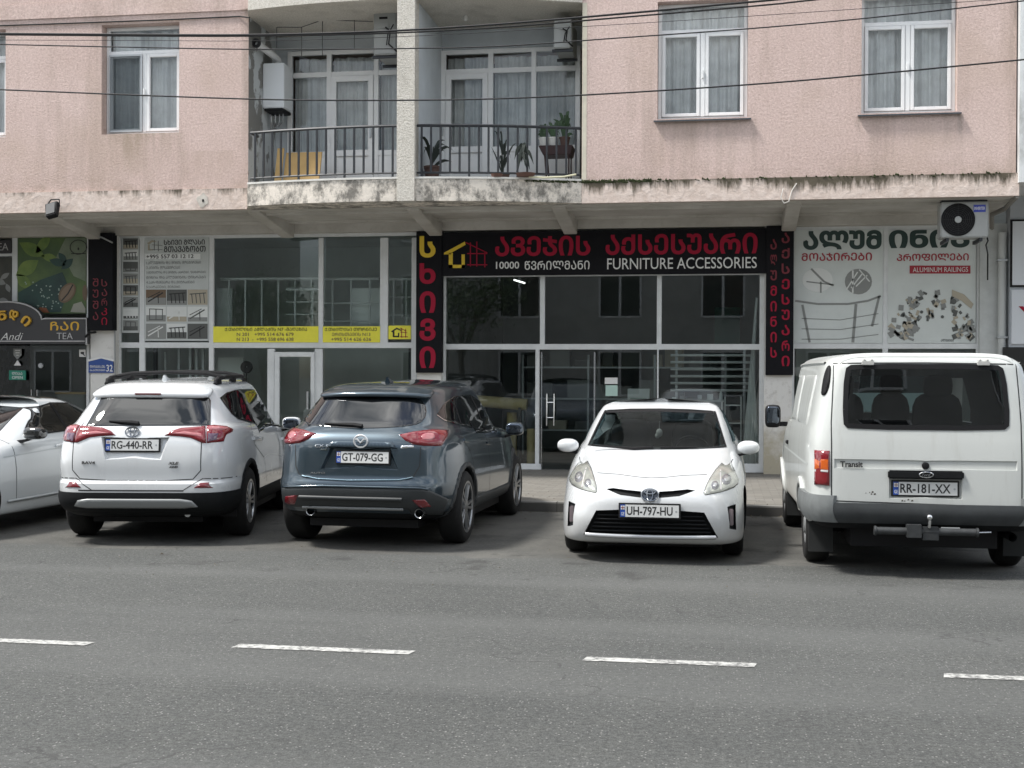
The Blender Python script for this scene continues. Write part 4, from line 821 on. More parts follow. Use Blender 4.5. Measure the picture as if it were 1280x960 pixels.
# floodlight under the slab on the left
p = P(65, 262, YF-.2); fl = tag(empty('floodlight', p), 'black floodlight tilted down under the pink slab edge', 'floodlight')
Mt = Matrix.Translation(p) @ Matrix.Rotation(R(-14), 4, 'Y') @ Matrix.Rotation(R(-28), 4, 'X')
def tm(o, M): o.data.transform(M); return o
child(tm(MB().prism([(-.11, .12), (.11, .12), (.085, -.14), (-.085, -.14)], lambda a, b: (a, -.04, b), lambda a, b: (a, .06, b)).build('housing', BLACK, None, bevel=.01), Mt), fl)
child(tm(MB().box(-.075, .075, -.052, -.042, -.11, .09).build('lens', mat('lamp_glass', (.10, .10, .10), .15), None), Mt), fl)
child(MB().tube([p+Vector((-.1, .03, .08)), p+Vector((-.06, .08, .17)), p+Vector((.08, .08, .17)), p+Vector((.11, .03, .06))], .012, 6).build('yoke', BLACK, None, True), fl)
# drain pipe at the right end and electric conduit
x0 = P(1252, 400, YS-.16).x
dp = tag(empty('drain_pipe', (x0, YS-.18, .12)), 'grey white drain pipe on the post right of profile banner', 'pipe')
child(MB().tube([(x0, YS-.18, .12), (x0, YS-.18, 3.8), (x0, YS-.2, 3.95)], .06, 14).build('pipe', mat('pipe_white', (.52, .54, .53), .5), None, True), dp)
child(MB().box(x0-.075, x0+.075, YS-.25, YS-.1, 2.3, 2.33).box(x0-.075, x0+.075, YS-.25, YS-.1, 3.5, 3.53).build('clamp', GREYALU, None), dp)
p0, p1 = P(1272, 245, YF-.02), P(1240, 268, YS-1.0)
tag(MB().tube([p0, p0.lerp(p1, .5)+Vector((0, 0, -.05)), p1, P(1240, 285, YS-.6)], .035, 10).build('condensate_pipe', mat('pipe_dirty', (.2, .19, .17), .7), None, True), 'dark slanting pipe from slab corner to the air conditioner', 'pipe')
tag(MB().tube([(P(979, 236, YF).x, YF-.05, P(979, 236, YF).z), P(976, 247, YF-.08), P(980, 254, YF-.06), P(986, 252, YF-.05), P(990, 238, YF-.045), P(996, 229, YF-.05)], .008, 6).build('loose_cable', mat('cable_white', (.6, .58, .54), .6), None, True), 'loop of pale loose cable on the slab edge above the light sign', 'cable')
tag(MB().tube([P(110, 291, YS-.32), P(128, 297, YS-.33), P(140, 303, YS-.32), P(143, 306, YS-.2), P(143.5, 420, YS-.18), P(144, 500, YS-.18)], .014, 8).build('wall_cable', mat('cable_grey', (.3, .31, .31), .6), None, True), 'grey cable running down beside the narrow photo strip', 'cable')
# pipe lamp arms on the tea sign
tag(MB().tube([P(107, 421, YT-.02), P(112, 416, YT-.1), P(120, 415, YT-.1)], .02, 8).build('sign_lamp', BLACK, None, True), 'small black lamp arm at the right end of tea shop sign', 'lamp')
# patch of broken render on the left slab
pc = P(254, 250, YF-.04); q = random.Random(3); pp = chaikin0([(pc.x+q.uniform(.055, .125)*math.cos(i*.52), pc.z+q.uniform(.07, .14)*math.sin(i*.52)) for i in range(12)])
wp = MB().prism(pp, lambda a, b: (a, YF-.036, b), lambda a, b: (a, YF-.041, b)).build('wall_patch', mat('filler', (.50, .47, .42), .95, var=.25, vs=9), None); MB().prism([(pc.x+.018*math.cos(i), pc.z-.01+.028*math.sin(i)) for i in range(6)], lambda a, b: (a, YF-.043, b), lambda a, b: (a, YF-.047, b)).build('hole', BLACK, wp); tag(wp, 'round white patch of filler on the left slab edge', 'patch')
# ================================================================ OVERHEAD CABLES
YW = 14.0
def wire(label, pts, r, Y=YW, sag=None):
    q = [P(x, y, Y) for x, y in pts]; d0 = (q[0]-q[1])*6; d1 = (q[-1]-q[-2])*6
    xs = [q[0]+d0]+q+[q[-1]+d1]; out = []
    for i in range(len(xs)-1):                             # smooth the hand measured points
        p0, p1, p2, p3 = xs[max(i-1, 0)], xs[i], xs[i+1], xs[min(i+2, len(xs)-1)]
        for k in range(8):
            t = k/8; out.append(.5*((2*p1)+(-p0+p2)*t+(2*p0-5*p1+4*p2-p3)*t*t+(-p0+3*p1-3*p2+p3)*t**3))
    out.append(xs[-1])
    tag(MB().tube(out, r, 6).build('overhead_cable', WIRE, None, True), label, 'cable', 'cables strung along the street')
wire('thick upper black street cable, highest of the sagging ones', [(0, 42), (200, 43.5), (320, 43.5), (470, 39.5), (620, 30.5), (780, 17), (960, 0.5)], .0115)
wire('black street cable just below the thick upper one', [(0, 43.5), (200, 45), (320, 45), (470, 42), (620, 34.5), (780, 21.5), (960, 6), (1016, 0)], .009)
wire('thin black street cable below the thick pair', [(0, 55.5), (160, 59), (320, 61.7), (470, 61), (620, 58), (780, 47), (960, 34), (1120, 19), (1280, 1)], .007)
wire('hair thin street cable between the thick pair and the middle one', [(0, 50), (320, 51), (520, 45), (733, 33), (940, 20), (1270, -2)], .003)
wire('lowest black street cable crossing the balcony doors', [(0, 112), (160, 118.5), (320, 124), (460, 125.5), (620, 123.5), (780, 116), (960, 104), (1120, 90), (1280, 74.5)], .0085)
tag(MB().tube([P(-30, 33, YF-.015), P(60, 30, YF-.015), P(200, 25, YF-.015), P(300, 20.5, YF-.015), P(312, 22, YF-.1)], .012, 6).build('wall_cable', WIRE, None), 'black cable fixed along the pink wall above left window', 'cable')
# drying lines under the left balcony ceiling
dl = MB(); Yd = 19.7
for a, c in (((346, 34), (377, 34)), ((377, 34), (403, 25)), ((403, 25), (466, 27)), ((377, 34), (377, 70)), ((403, 25), (403, 70)), ((443, 23), (443, 62)), ((346, 34), (346, 60))): dl.tube([P(*a, Yd), P(*c, Yd)], .006, 5)
tag(dl.build('drying_rack', IRON, None), 'thin hanging wire drying rack under the left balcony ceiling', 'drying rack')
p = P(582, 22, 19.7); tag(MB().tube([(p.x, 19.7, ZC), (p.x, 19.7, p.z)], .006, 5).lathe([(0, -.06), (.03, -.04), (.035, 0), (.02, .04)], p, 'z', 12).build('bare_bulb', WHT, None, True), 'bare lamp bulb hanging from the right balcony ceiling', 'lamp')
# ================================================================ INSIDE THE SHOPS
SW = mat('sample_white', (.74, .77, .75), .5); RAILM = mat('rail_satin', (.66, .68, .67), .4); ROLLM = mat('roll_beige', (.52, .42, .22), .7, var=.1)
def railing_sample(label, px0, px1, ytop, ybot, Y, n, rails=(0,), group=None):
    r = tag(empty('railing_sample', (P(px0, ybot, Y).x, Y, P(px0, ybot, Y).z)), label, 'railing', group)
    a, b_, zt, zb = P(px0, ytop, Y).x, P(px1, ytop, Y).x, P(px0, ytop, Y).z, P(px0, ybot, Y).z
    child(MB().tube([(a, Y, zt), (b_, Y, zt)], .025, 10).build('top_rail', RAILM, None, True), r)
    for i in range(n): x = a+(b_-a)*(i+.5)/n; child(MB().tube([(x, Y, zb), (x, Y, zt)], .018, 8).build('post', RAILM, None, True), r)
    for k in rails: z = zb+(zt-zb)*k; child(MB().tube([(a, Y, z), (b_, Y, z)], .01, 6).build('rail', RAILM, None, True), r)
    return r
def shelf_floor(px0, px1, y, Y0, Y1, label):            # the raised display deck the samples stand on
    z = P(px0, y, Y0).z; r = tag(empty('display_deck', (P(px0, y, Y0).x, Y0, .13)), label, 'display deck')
    x0, x1 = P(px0, y, Y0).x, P(px1, y, Y0).x
    child(MB().box(x0, x1, Y0, Y1, z-.08, z).build('deck_board', ROOMD, None), r)
    for xx in (x0+.05, x1-.05):
        for yy in (Y0+.1, Y1-.1): child(MB().box(xx-.03, xx+.03, yy-.03, yy+.03, .127, z-.081).build('leg', IRON, None), r)
    return z
zd = shelf_floor(188, 515, 424, YS+.2, YS+2.0, 'dark display deck behind the yellow window strips')
railing_sample('steel railing sample with six posts behind the wide yellow strip', 276, 400, 349, 424, YS+.36, 6)
railing_sample('low steel railing sample with many rails beside the six post one', 358, 402, 362, 424, YS+.28, 2, (.25, .5, .75))
railing_sample('tall steel railing sample behind the short yellow strip', 404, 474, 349, 424, YS+.36, 3, (.3, .6))
railing_sample('steel railing sample with one thin post behind the logo sticker', 484, 516, 349, 424, YS+.40, 2, (.4, .7))
for px, la, pw in ((270, 'tall pale sheet standing left of the six post railing', 20), (438, 'tall pale sheet standing behind the short yellow strip', 46)):
    a = P(px, 420, YS+.5); c = P(px+pw, 360, YS+.5); tag(MB().box(a.x, c.x, YS+.5, YS+.53, zd, c.z).build('pale_sheet', SW, None, bevel=.004), la, 'panel')
a, c = P(272, 560, YS+.9), P(304, 447, YS+.9); d_ = tag(empty('inner_door', (a.x, YS+.9, .13)), 'white inner door seen through the lower shop window', 'door')
child(MB().box(a.x, c.x, YS+.9, YS+.95, .13, c.z).build('door_leaf', SW, None, bevel=.004), d_); child(MB().box(c.x-.06, c.x-.03, YS+.85, YS+.9, 1.0, 1.2).build('handle', STEEL, None), d_)
for i, px in enumerate((155, 162, 205, 222, 236, 244, 252)):
    a = P(px, 500, YS+.6); tag(MB().box(a.x, a.x+.04, YS+.6, YS+.64, .13, 2.3+.3*math.sin(i*2)).build('metal_profile', GREYALU, None), 'grey metal profile standing behind the glass below the poster', 'profile', 'profiles standing below the poster')
a, c = P(300, 505, YS+.8), P(330, 452, YS+.8)
f_ = tag(empty('pedestal_fan', (P(308, 470, YS+.8).x, YS+.8, .13)), 'dark pedestal fan behind glass beside the white shop door', 'fan'); px_ = P(308, 459, YS+.8)
child(MB().lathe([(.02, -.02), (.11, -.01), (.11, .03), (.02, .05)], px_, 'y', 24).build('fan_head', BLACK, None), f_); child(MB().tube([px_, (px_.x, px_.y+.05, .16)], .015).lathe([(0, .0), (.2, 0), (.18, .03), (0, .04)], (px_.x, px_.y+.05, .13), 'z', 20).build('stand', BLACK, None), f_)
# main shop
TR = mat('table_steel', (.5, .5, .5), .3, metal=.8)
a, c = P(832, 500, YS+.7), P(905, 500, YS+.7); zt = P(870, 500, YS+.7).z
t = tag(empty('work_table', (a.x, YS+.7, .13)), 'thin legged steel work table behind the white hatchback', 'table')
child(MB().box(a.x, c.x, YS+.7, YS+1.4, zt-.03, zt).build('table_top', mat('table_grey', (.4, .41, .4), .4), None, bevel=.004), t)
for xx in (a.x+.02, c.x-.05):
    for yy in (YS+.72, YS+1.35): child(MB().box(xx, xx+.03, yy, yy+.03, .127, zt-.03).build('leg', TR, None), t)
child(MB().box(a.x+.03, c.x-.03, YS+.75, YS+1.35, .55, .57).build('lower_shelf', TR, None), t)
p = P(901, 497, YS+1.0); tag(MB().lathe([(0, 0), (.03, 0), (.03, .1), (.012, .14), (.012, .17), (0, .17)], (p.x, YS+1.0, zt+.001), 'z', 14).build('bottle', SW, None, True), 'small white bottle on the steel work table', 'bottle')
for i, px in enumerate((840, 850, 872, 884)):
    p = P(px, 497, YS+1.0); tag(MB().box(p.x, p.x+(.1 if i % 2 else .07), YS+.95, YS+1.05, zt+.001, zt+.04+.02*i).build('small_box', (SW, ROOMD, GREYALU, SW)[i], None, bevel=.003), ('squat white box on the work table', 'dark flat box on the work table', 'grey box near the middle of the work table', 'tallest white box on the work table')[i], 'box')
p = P(917, 505, YS+1.6); ch = tag(empty('office_chair', (p.x, YS+1.6, .13)), 'dark office chair with high back behind the work table', 'chair')
child(MB().box(p.x-.22, p.x+.22, YS+1.75, YS+1.82, .75, 1.35).build('backrest', mat('chair_grey', (.07, .075, .08), .8), None, bevel=.03), ch); child(MB().box(p.x-.25, p.x+.25, YS+1.35, YS+1.8, .55, .64).build('seat', mat('chair_grey', (.07, .07, .07)), None, bevel=.03), ch)
child(MB().tube([(p.x, YS+1.6, .55), (p.x, YS+1.6, .2)], .03).box(p.x-.28, p.x+.28, YS+1.57, YS+1.63, .13, .19).build('base', BLACK, None), ch)
a, c = P(788, 502, YS+.9), P(812, 484, YS+.9); mo = tag(empty('notice_box', (a.x, YS+.9, .13)), 'pale cabinet standing left of the steel work table', 'cabinet')
child(MB().box(a.x-.05, c.x, YS+.9, YS+1.3, .127, P(800, 486, YS+.9).z).build('carcass', SW, None, bevel=.006), mo); child(MB().box(a.x, c.x-.05, YS+.885, YS+.9, .3, P(800, 490, YS+.9).z-.1).build('drawer', mat('pale_green', (.42, .50, .45), .5), None, bevel=.003), mo)
p0, p1 = P(596, 501, YS+.6), P(659, 506, YS+.6)
tag(MB().tube([(p0.x, YS+.6, p0.z), (p1.x, YS+.6, p1.z)], .10, 18).build('material_roll', ROLLM, None, True), 'long beige roll lying level above the blue car', 'roll')
p = P(664, 536, YS+.35); tag(MB().tube([(p.x, YS+.35, .13), (p.x, YS+.35, p.z)], .075, 18).build('material_roll', ROLLM, None, True), 'short beige roll standing beside the glass door', 'roll')
p = P(640, 512, YS+.9); tag(MB().tube([(p.x, YS+.9, .13), (p.x, YS+.9, p.z-.05)], .09, 18).build('material_roll', ROLLM, None, True), 'tall beige roll standing under the level one', 'roll')
st_ = tag(empty('roll_stand', (p0.x, YS+.6, .13)), 'dark stand carrying the long beige roll', 'stand')
for xx in (p0.x+.15, p1.x-.12): child(MB().box(xx-.02, xx+.02, YS+.5, YS+.54, .127, p0.z-.11).box(xx-.02, xx+.02, YS+.66, YS+.7, .127, p0.z-.11).box(xx-.02, xx+.02, YS+.54, YS+.66, p0.z-.16, p0.z-.11).build('trestle', IRON, None), st_)
for i in range(10):                                        # long profiles leaning in the corner
    a = P(928+i*2.4, 584, YS+.3); q = P(946-i*.6, 372+i*9, YS+.25)
    tag(MB().tube([(a.x, YS+.45, .13), (q.x, YS+.22, q.z)], .014 if i % 3 else .022, 6).build('leaning_profile', (RAILM, SW, RAILM)[i % 3], None), 'long metal profile leaning in the right corner of the main shop', 'profile', 'profiles leaning in the corner')
a, c = P(893, 430, YS+3), P(925, 384, YS+3); tag(MB().box(a.x, c.x, YS+3, YS+3.04, a.z, c.z).build('wall_board', mat('board_green', (.02, .11, .085), .5), None, bevel=.005), 'dark green board on the back wall of the main shop', 'board')
tr = tag(empty('tube_rack', (P(835, 500, YS+1.1).x, YS+1.1, .13)), 'rack of pale horizontal metal tubes behind the work table', 'rack')
xa, xb_ = P(838, 480, YS+1.1).x, P(938, 480, YS+1.1).x
for k in range(6): child(MB().tube([(xa, YS+1.1+.02*(k % 2), 1.45+k*.12), (xb_, YS+1.1+.02*(k % 2), 1.45+k*.12)], .022, 8).build('tube', RAILM, None, True), tr)
for xx in (xa+.1, xb_-.1): child(MB().box(xx-.02, xx+.02, YS+1.15, YS+1.19, .127, 2.15).build('upright', GREYALU, None), tr)
wr = tag(empty('wire_rack', (P(905, 560, YS+.55).x, YS+.55, .13)), 'pale wire rack with four shelves right of the work table', 'rack')
xa, xb_ = P(906, 560, YS+.55).x, P(926, 560, YS+.55).x
for xx in (xa, xb_):
    for yy in (YS+.5, YS+.8): child(MB().tube([(xx, yy, .127), (xx, yy, 1.35)], .01, 6).build('post', RAILM, None), wr)
for k in range(4): child(MB().box(xa, xb_, YS+.5, YS+.8, .3+k*.3, .315+k*.3).build('shelf', RAILM, None), wr)
zsh = P(700, 412, YS+4).z
r = tag(empty('shelf_rack', (P(700, 500, YS+4).x, YS+4, .13)), 'long dark shelf rack along the back of the main shop', 'shelf')
for k in range(3): child(MB().box(-3.9, .1, YS+4, YS+4.4, .6+k*.62, .63+k*.62).build('shelf', GREYALU, None), r)
for x in (-3.9, -2.6, -1.3, .06): child(MB().box(x, x+.04, YS+3.99, YS+4.41, .127, 2.1).build('upright', GREYALU, None), r)
q = random.Random(11)
for k in range(3):
    x = -3.8
    while x < -.1:
        w = q.uniform(.15, .4); tag(MB().box(x, x+w, YS+4.03, YS+4.35, .632+k*.62, .632+k*.62+q.uniform(.12, .4)).build('stock_box', q.choice((MIDG, BEI, ROOMD, DKG, BEI, MIDG)), None, bevel=.006), 'storage box on the dark rack inside the main shop', 'box', 'boxes on the back rack'); x += w+q.uniform(.05, .3)
p = P(647, 352, YS+1.5); a = Vector((p.x-.06, YS+1.5, p.z+.03)); c = Vector((p.x+.05, YS+2.0, p.z+.01))
lt = tag(MB().tube([a, c], .015, 8).build('tube_lamp', mat('tube_light', (1, 1, .98), .5, emit=1.5), None), 'small lit tube lamp under the main shop ceiling', 'lamp')
# tea shop
for k, (px, h_) in enumerate(((10, 1.1), (70, 1.0), (90, 1.3))):
    p = P(px, 520, YS+1.5); t = tag(empty('tea_counter', (p.x, YS+1.5, .13)), ('low counter at the left edge inside the tea shop', 'middle counter inside the tea shop', 'taller counter behind the OPEN sign glass, nearest the pillar')[k], 'counter')
    child(MB().box(p.x-.3, p.x+.25, YS+1.5, YS+2, .127, h_).build('carcass', ROOMD, None, bevel=.01), t); child(MB().box(p.x-.33, p.x+.28, YS+1.47, YS+2.03, h_+.001, h_+.04).build('counter_top', PLY, None), t)
p = P(51, 457, YS-.02); tag(MB().lathe([(0, -.02), (.04, -.02), (.05, 0), (.04, .02), (0, .02)], p, 'y', 16).build('door_lock', GREYALU, None), 'round grey lock on the tea shop glass door', 'lock')
p = P(650, 356, YS+2); 
# ================================================================ VEHICLES
def painted(name, col, rough, coat, dirt, k):      # car paint with road dust low on the body
    b = NB(name); b.p.inputs['Coat Weight'].default_value = coat; b.p.inputs['Coat Roughness'].default_value = .04
    n1 = b.noise(3.5, 6, .65); st = b.noise(2.5, 5, .7, b.map((3, 3, .35))); z = b.axis(2)
    low = b.math('MAXIMUM', b.math('SUBTRACT', 1.0, b.math('DIVIDE', b.math('SUBTRACT', z, .22), .55)), 0.0)
    m_ = b.math('MINIMUM', b.math('ADD', b.math('MULTIPLY', b.math('MULTIPLY', low, low), b.math('MULTIPLY', n1, 1.5*k)), b.math('MULTIPLY', b.ramp(st, .52, .72), .22*k)), .8)
    c = b.mix(m_, col, dirt); b.link(b.math('ADD', b.math('MULTIPLY', m_, .5), rough), b.p.inputs['Roughness']); b.link(c, b.p.inputs['Base Color']); return b.m
PWHITE = painted('white_paint', (.64, .66, .67), .24, 1, (.30, .28, .25), .5); PBLUE = mat('blue_grey_paint', (.042, .064, .082), .28, metal=.6, coat=1)
PVAN = painted('aged_white_paint', (.56, .58, .56), .34, .5, (.27, .25, .21), 1.0); PSED = mat('pale_silver_paint', (.62, .65, .66), .25, coat=1); PBLACK = mat('black_paint', (.012, .013, .014), .15, coat=1)
REDL = mat('red_lens', (.19, .006, .012), .08, coat=1); REDD = mat('dark_red_lens', (.16, .006, .012), .12, coat=1); PINKL = mat('pale_red_lens', (.42, .14, .15), .08, coat=1); ORL = mat('orange_lens', (.55, .10, .01), .1, coat=1); CLRL = mat('clear_lens', (.55, .53, .52), .06, coat=1); AGEL = mat('aged_headlight', (.42, .43, .39), .16, metal=.3, coat=1, var=.2, vs=8)
SILV = mat('silver_plastic', (.24, .25, .25), .4, metal=.3); GREYB = mat('grey_bumper', (.032, .036, .038), .6, var=.25, vs=6); SEATM = mat('seat_dark', (.03, .032, .035), .85); GAP = mat('panel_gap', (.025, .026, .027), .8); RIMD = mat('rim_dark', (.03, .03, .032), .45, metal=.4); RIMS = mat('rim_silver', (.28, .29, .30), .3, metal=.9)
CHRD = mat('worn_chrome', (.32, .33, .34), .22, metal=1); MIRR = mat('mirror_silver', (.13, .15, .18), .04, metal=1)
PLW = mat('plate_white', (.66, .67, .66), .4); PLB = mat('plate_band_blue', (.02, .07, .33), .4); PLK = mat('plate_black', (.012, .012, .012), .5)
def Zm(x0, y0, sc, pts): return [(x0+a/sc, y0+b/sc) for a, b in pts]
def chaikin(p, k, closed=True):
    for _ in range(k):
        q = []
        n = len(p)
        for i in range(n if closed else n-1):
            a, b = p[i], p[(i+1) % n]; q += [(a[0]*.75+b[0]*.25, a[1]*.75+b[1]*.25), (a[0]*.25+b[0]*.75, a[1]*.25+b[1]*.75)]
        p = q if closed else [p[0]]+q+[p[-1]]
    return p
def pchip(xs, ys, x):
    n = len(xs); i = max(0, min(n-2, next((k for k in range(n-1) if x <= xs[k+1]), n-2)))
    h = [xs[k+1]-xs[k] for k in range(n-1)]; d = [(ys[k+1]-ys[k])/h[k] for k in range(n-1)]
    def tan(k):
        if k == 0: return d[0]
        if k == n-1: return d[-1]
        if d[k-1]*d[k] <= 0: return 0
        w1, w2 = 2*h[k]+h[k-1], h[k]+2*h[k-1]; return (w1+w2)/(w1/d[k-1]+w2/d[k])
    t = (x-xs[i])/h[i]; return ys[i]*(2*t**3-3*t*t+1)+h[i]*tan(i)*(t**3-2*t*t+t)+ys[i+1]*(3*t*t-2*t**3)+h[i]*tan(i+1)*(t**3-t*t)
def superball(c, s, e=.6, n=16, mdl=None):           # rounded box / ellipsoid
    V, Fc = [], []; sg = lambda v, k: math.copysign(abs(v)**k, v)
    for i in range(n+1):
        a = -math.pi/2+math.pi*i/n
        for j in range(2*n):
            q = math.pi*j/n; V.append(Vector((c[0]+s[0]*sg(math.cos(a), e)*sg(math.cos(q), e), c[1]+s[1]*sg(math.cos(a), e)*sg(math.sin(q), e), c[2]+s[2]*sg(math.sin(a), e))))
    for i in range(n):
        for j in range(2*n): Fc.append((i*2*n+j, i*2*n+(j+1) % (2*n), (i+1)*2*n+(j+1) % (2*n), (i+1)*2*n+j))
    return V, Fc
def loft(rings, name, m, step=.035, nh=70):
    """rings: (zr, yr, zf, yf, w, nr, nf[, ym]) bottom to top -> closed body solid"""
    K = [list(r)+([0] if len(r) == 7 else []) for r in rings]; t = [0]
    for a, b in zip(K, K[1:]): t.append(t[-1]+max(.012, .5*math.hypot(a[0]-b[0], a[1]-b[1])+.5*math.hypot(a[2]-b[2], a[3]-b[3])+abs(a[4]-b[4])))
    ts = []
    for i in range(len(t)-1):
        n = max(2, int((t[i+1]-t[i])/step)); ts += [t[i]+(t[i+1]-t[i])*k/n for k in range(n)]
    ts.append(t[-1]); cols = [[k[c] for k in K] for c in range(8)]
    def ring_at(th, g):
        zr, yr, zf, yf, w, nr, nf, ym = g
        if th <= math.pi/2: x = w*math.sin(th)**(2/nr); y = ym-(ym-yr)*max(0, math.cos(th))**(2/nr)
        else: x = w*math.sin(th)**(2/nf); y = ym+(yf-ym)*abs(math.cos(th))**(2/nf)
        s = (y-yr)/(yf-yr); return Vector((x, y, zr+(zf-zr)*s))
    mid = [pchip(t, c, t[-1]*.3) for c in cols]; D = [math.pi*i/4000 for i in range(4001)]; pts = [ring_at(a, mid) for a in D]; acc = [0]
    for a, b in zip(pts, pts[1:]): acc.append(acc[-1]+(a-b).length)
    th = []; k = 0
    for i in range(nh+1):
        s = acc[-1]*i/nh
        while k < 4000 and acc[k] < s: k += 1
        th.append(D[k])
    th[0], th[-1] = 0, math.pi; V = []; Fc = []; n2 = 2*nh
    for tt in ts:
        g = [pchip(t, c, tt) for c in cols]; half = [ring_at(a, g) for a in th]; half[0].x = half[-1].x = 0
        V += half+[Vector((-p.x, p.y, p.z)) for p in half[-2:0:-1]]
    for i in range(len(ts)-1):
        for j in range(n2): Fc.append((i*n2+j, i*n2+(j+1) % n2, (i+1)*n2+(j+1) % n2, (i+1)*n2+j))
    for base, rev in ((0, True), ((len(ts)-1)*n2, False)):
        for j in range(nh-1+1):
            a, b, c, d = base+j, base+j+1, base+(n2-j-1) % n2, base+(n2-j) % n2
            f = [a, b, c, d] if j not in (0, nh-1) else ([a, b, c] if j == 0 else [a, b, d])
            if j == 0: f = [base, base+1, base+n2-1]
            Fc.append(tuple(f[::-1] if rev else f))
    me = bpy.data.meshes.new(name); me.from_pydata(V, [], Fc); bm = bmesh.new(); bm.from_mesh(me)
    bmesh.ops.remove_doubles(bm, verts=bm.verts, dist=1e-5); bmesh.ops.recalc_face_normals(bm, faces=bm.faces); bm.to_mesh(me); bm.free(); me.materials.append(m)
    return me
class Car:
    def __init__(s, name, label, pose, rings, paint, cat='car'):
        X, Y, th = pose; s.root = tag(empty(name, (X, Y, 0), R(th)), label, cat)
        s.Mi = (Matrix.Translation((X, Y, 0)) @ Matrix.Rotation(R(th), 4, 'Z')).inverted()
        s.me = loft(rings, 'body', paint); s.bvh = BVHTree.FromPolygons([v.co.copy() for v in s.me.vertices], [tuple(p.vertices) for p in s.me.polygons])
        s.body = link(bpy.data.objects.new('body', s.me), s.root); s.cut = []; s.paint = paint
    def rayof(s, fr, a, b):
        if fr == 'cam': return s.Mi @ CAM, (s.Mi.to_3x3() @ ray(a, b)).normalized()
        return {'rear': (Vector((a, -9, b)), Vector((0, 1, 0))), 'front': (Vector((a, 9, b)), Vector((0, -1, 0))), 'right': (Vector((9, a, b)), Vector((-1, 0, 0))),
                'left': (Vector((-9, a, b)), Vector((1, 0, 0))), 'top': (Vector((a, b, 9)), Vector((0, 0, -1)))}[fr]
    def hit(s, fr, a, b, dist=None):
        o, d = s.rayof(fr, a, b); p, n, i, l = s.bvh.ray_cast(o, d)
        if p is None:
            q = o+d*(dist or 9); p, n, i, l = s.bvh.find_nearest(q); return p, n, None
        return p, (n if n.dot(d) < 0 else -n), l
    def add(s, mb, name, m, parent=None, **k): return mb.build(name, m, parent or s.root, **k)
    def patch(s, name, fr, poly, m, off=.004, th=.008, r=.02, g=.035, smooth=0, parent=None, mirror=False, depth=.02):
        if fr == 'cam':
            sc = 1/125.0
        else: sc = 1
        p = chaikin(list(poly), smooth)
        ar = sum(p[i][0]*p[(i+1) % len(p)][1]-p[(i+1) % len(p)][0]*p[i][1] for i in range(len(p)))
        if ar < 0: p = p[::-1]
        q = []
        for i in range(len(p)):                          # subdivide long edges
            a, b = Vector(p[i]), Vector(p[(i+1) % len(p)]); n = max(1, int((b-a).length*sc/g))
            q += [a.lerp(b, k/n) for k in range(n)]
        def ed(v): 
            best = 9e9
            for i in range(len(q)):
                a, b = q[i], q[(i+1) % len(q)]; e = b-a; l = e.length_squared or 1e-12; t = max(0, min(1, (v-a).dot(e)/l)); best = min(best, (a+e*t-v).length)
            return best*sc
        def inside(v):
            c = False
            for i in range(len(q)):
                a, b = q[i], q[i-1]
                if (a.y > v.y) != (b.y > v.y) and v.x < (b.x-a.x)*(v.y-a.y)/(b.y-a.y)+a.x: c = not c
            return c
        pts = list(q); nb_ = len(q); x0 = min(v.x for v in q); x1 = max(v.x for v in q); y0 = min(v.y for v in q); y1 = max(v.y for v in q); st = g/sc
        for i in range(nb_):                             # inset row for the rounded edge
            a, b, c = q[i-1], q[i], q[(i+1) % nb_]; t = (c-a); nrm = Vector((-t.y, t.x)).normalized(); v = b+nrm*(r/sc)
            if inside(v) and ed(v) > r*.8: pts.append(v)
            v = b+nrm*(r*.4/sc)
            if inside(v) and ed(v) > r*.3: pts.append(v)
        yy = y0+st/2
        while yy < y1:
            xx = x0+st/2
            while xx < x1:
                v = Vector((xx, yy))
                if inside(v) and ed(v) > r*1.3: pts.append(v)
                xx += st
            yy += st
        vo, eo, fo, *_ = geometry.delaunay_2d_cdt(pts, [(i, (i+1) % nb_) for i in range(nb_)], [], 1, 1e-6)
        ds = [l for v in q for l in [s.hit(fr, v.x, v.y)[2]] if l]; dm = sum(ds)/max(1, len(ds)) if ds else 9
        V, Bk, Nn = [], [], []
        for v in vo:
            h_, n_, l_ = s.hit(fr, v.x, v.y, dm); d_ = min(1, ed(v)/r); k = off+th*math.sqrt(max(0, 1-(1-d_)**2)); V.append(h_+n_*k); Bk.append(h_-n_*depth)
        cnt = {}
        for f in fo:
            for i in range(len(f)): e = (f[i], f[(i+1) % len(f)]); cnt[e] = cnt.get(e, 0)+1
        bd = [e for e in cnt if (e[1], e[0]) not in cnt]; nV = len(V); faces = [tuple(f) for f in fo]+[(a, a+nV, b+nV, b) for a, b in bd]
        def mk(fl):
            f2 = [tuple(reversed(f)) for f in faces] if fl else faces; vv = [Vector((-v.x, v.y, v.z)) for v in V+Bk] if fl else V+Bk
            me = bpy.data.meshes.new(name); me.from_pydata(vv, [], f2); bm = bmesh.new(); bm.from_mesh(me)
            bmesh.ops.delete(bm, geom=[x for x in bm.verts if not x.link_faces], context='VERTS'); bmesh.ops.recalc_face_normals(bm, faces=bm.faces); bm.to_mesh(me); bm.free()
            me.materials.append(m); me.shade_smooth(); me.set_sharp_from_angle(angle=R(50)); return link(bpy.data.objects.new(name, me), parent or s.root)
        o = mk(False)
        if mirror:
            o2 = mk(True); o2['mirror_of'] = 1; del o2['mirror_of']; return o, o2
        return o
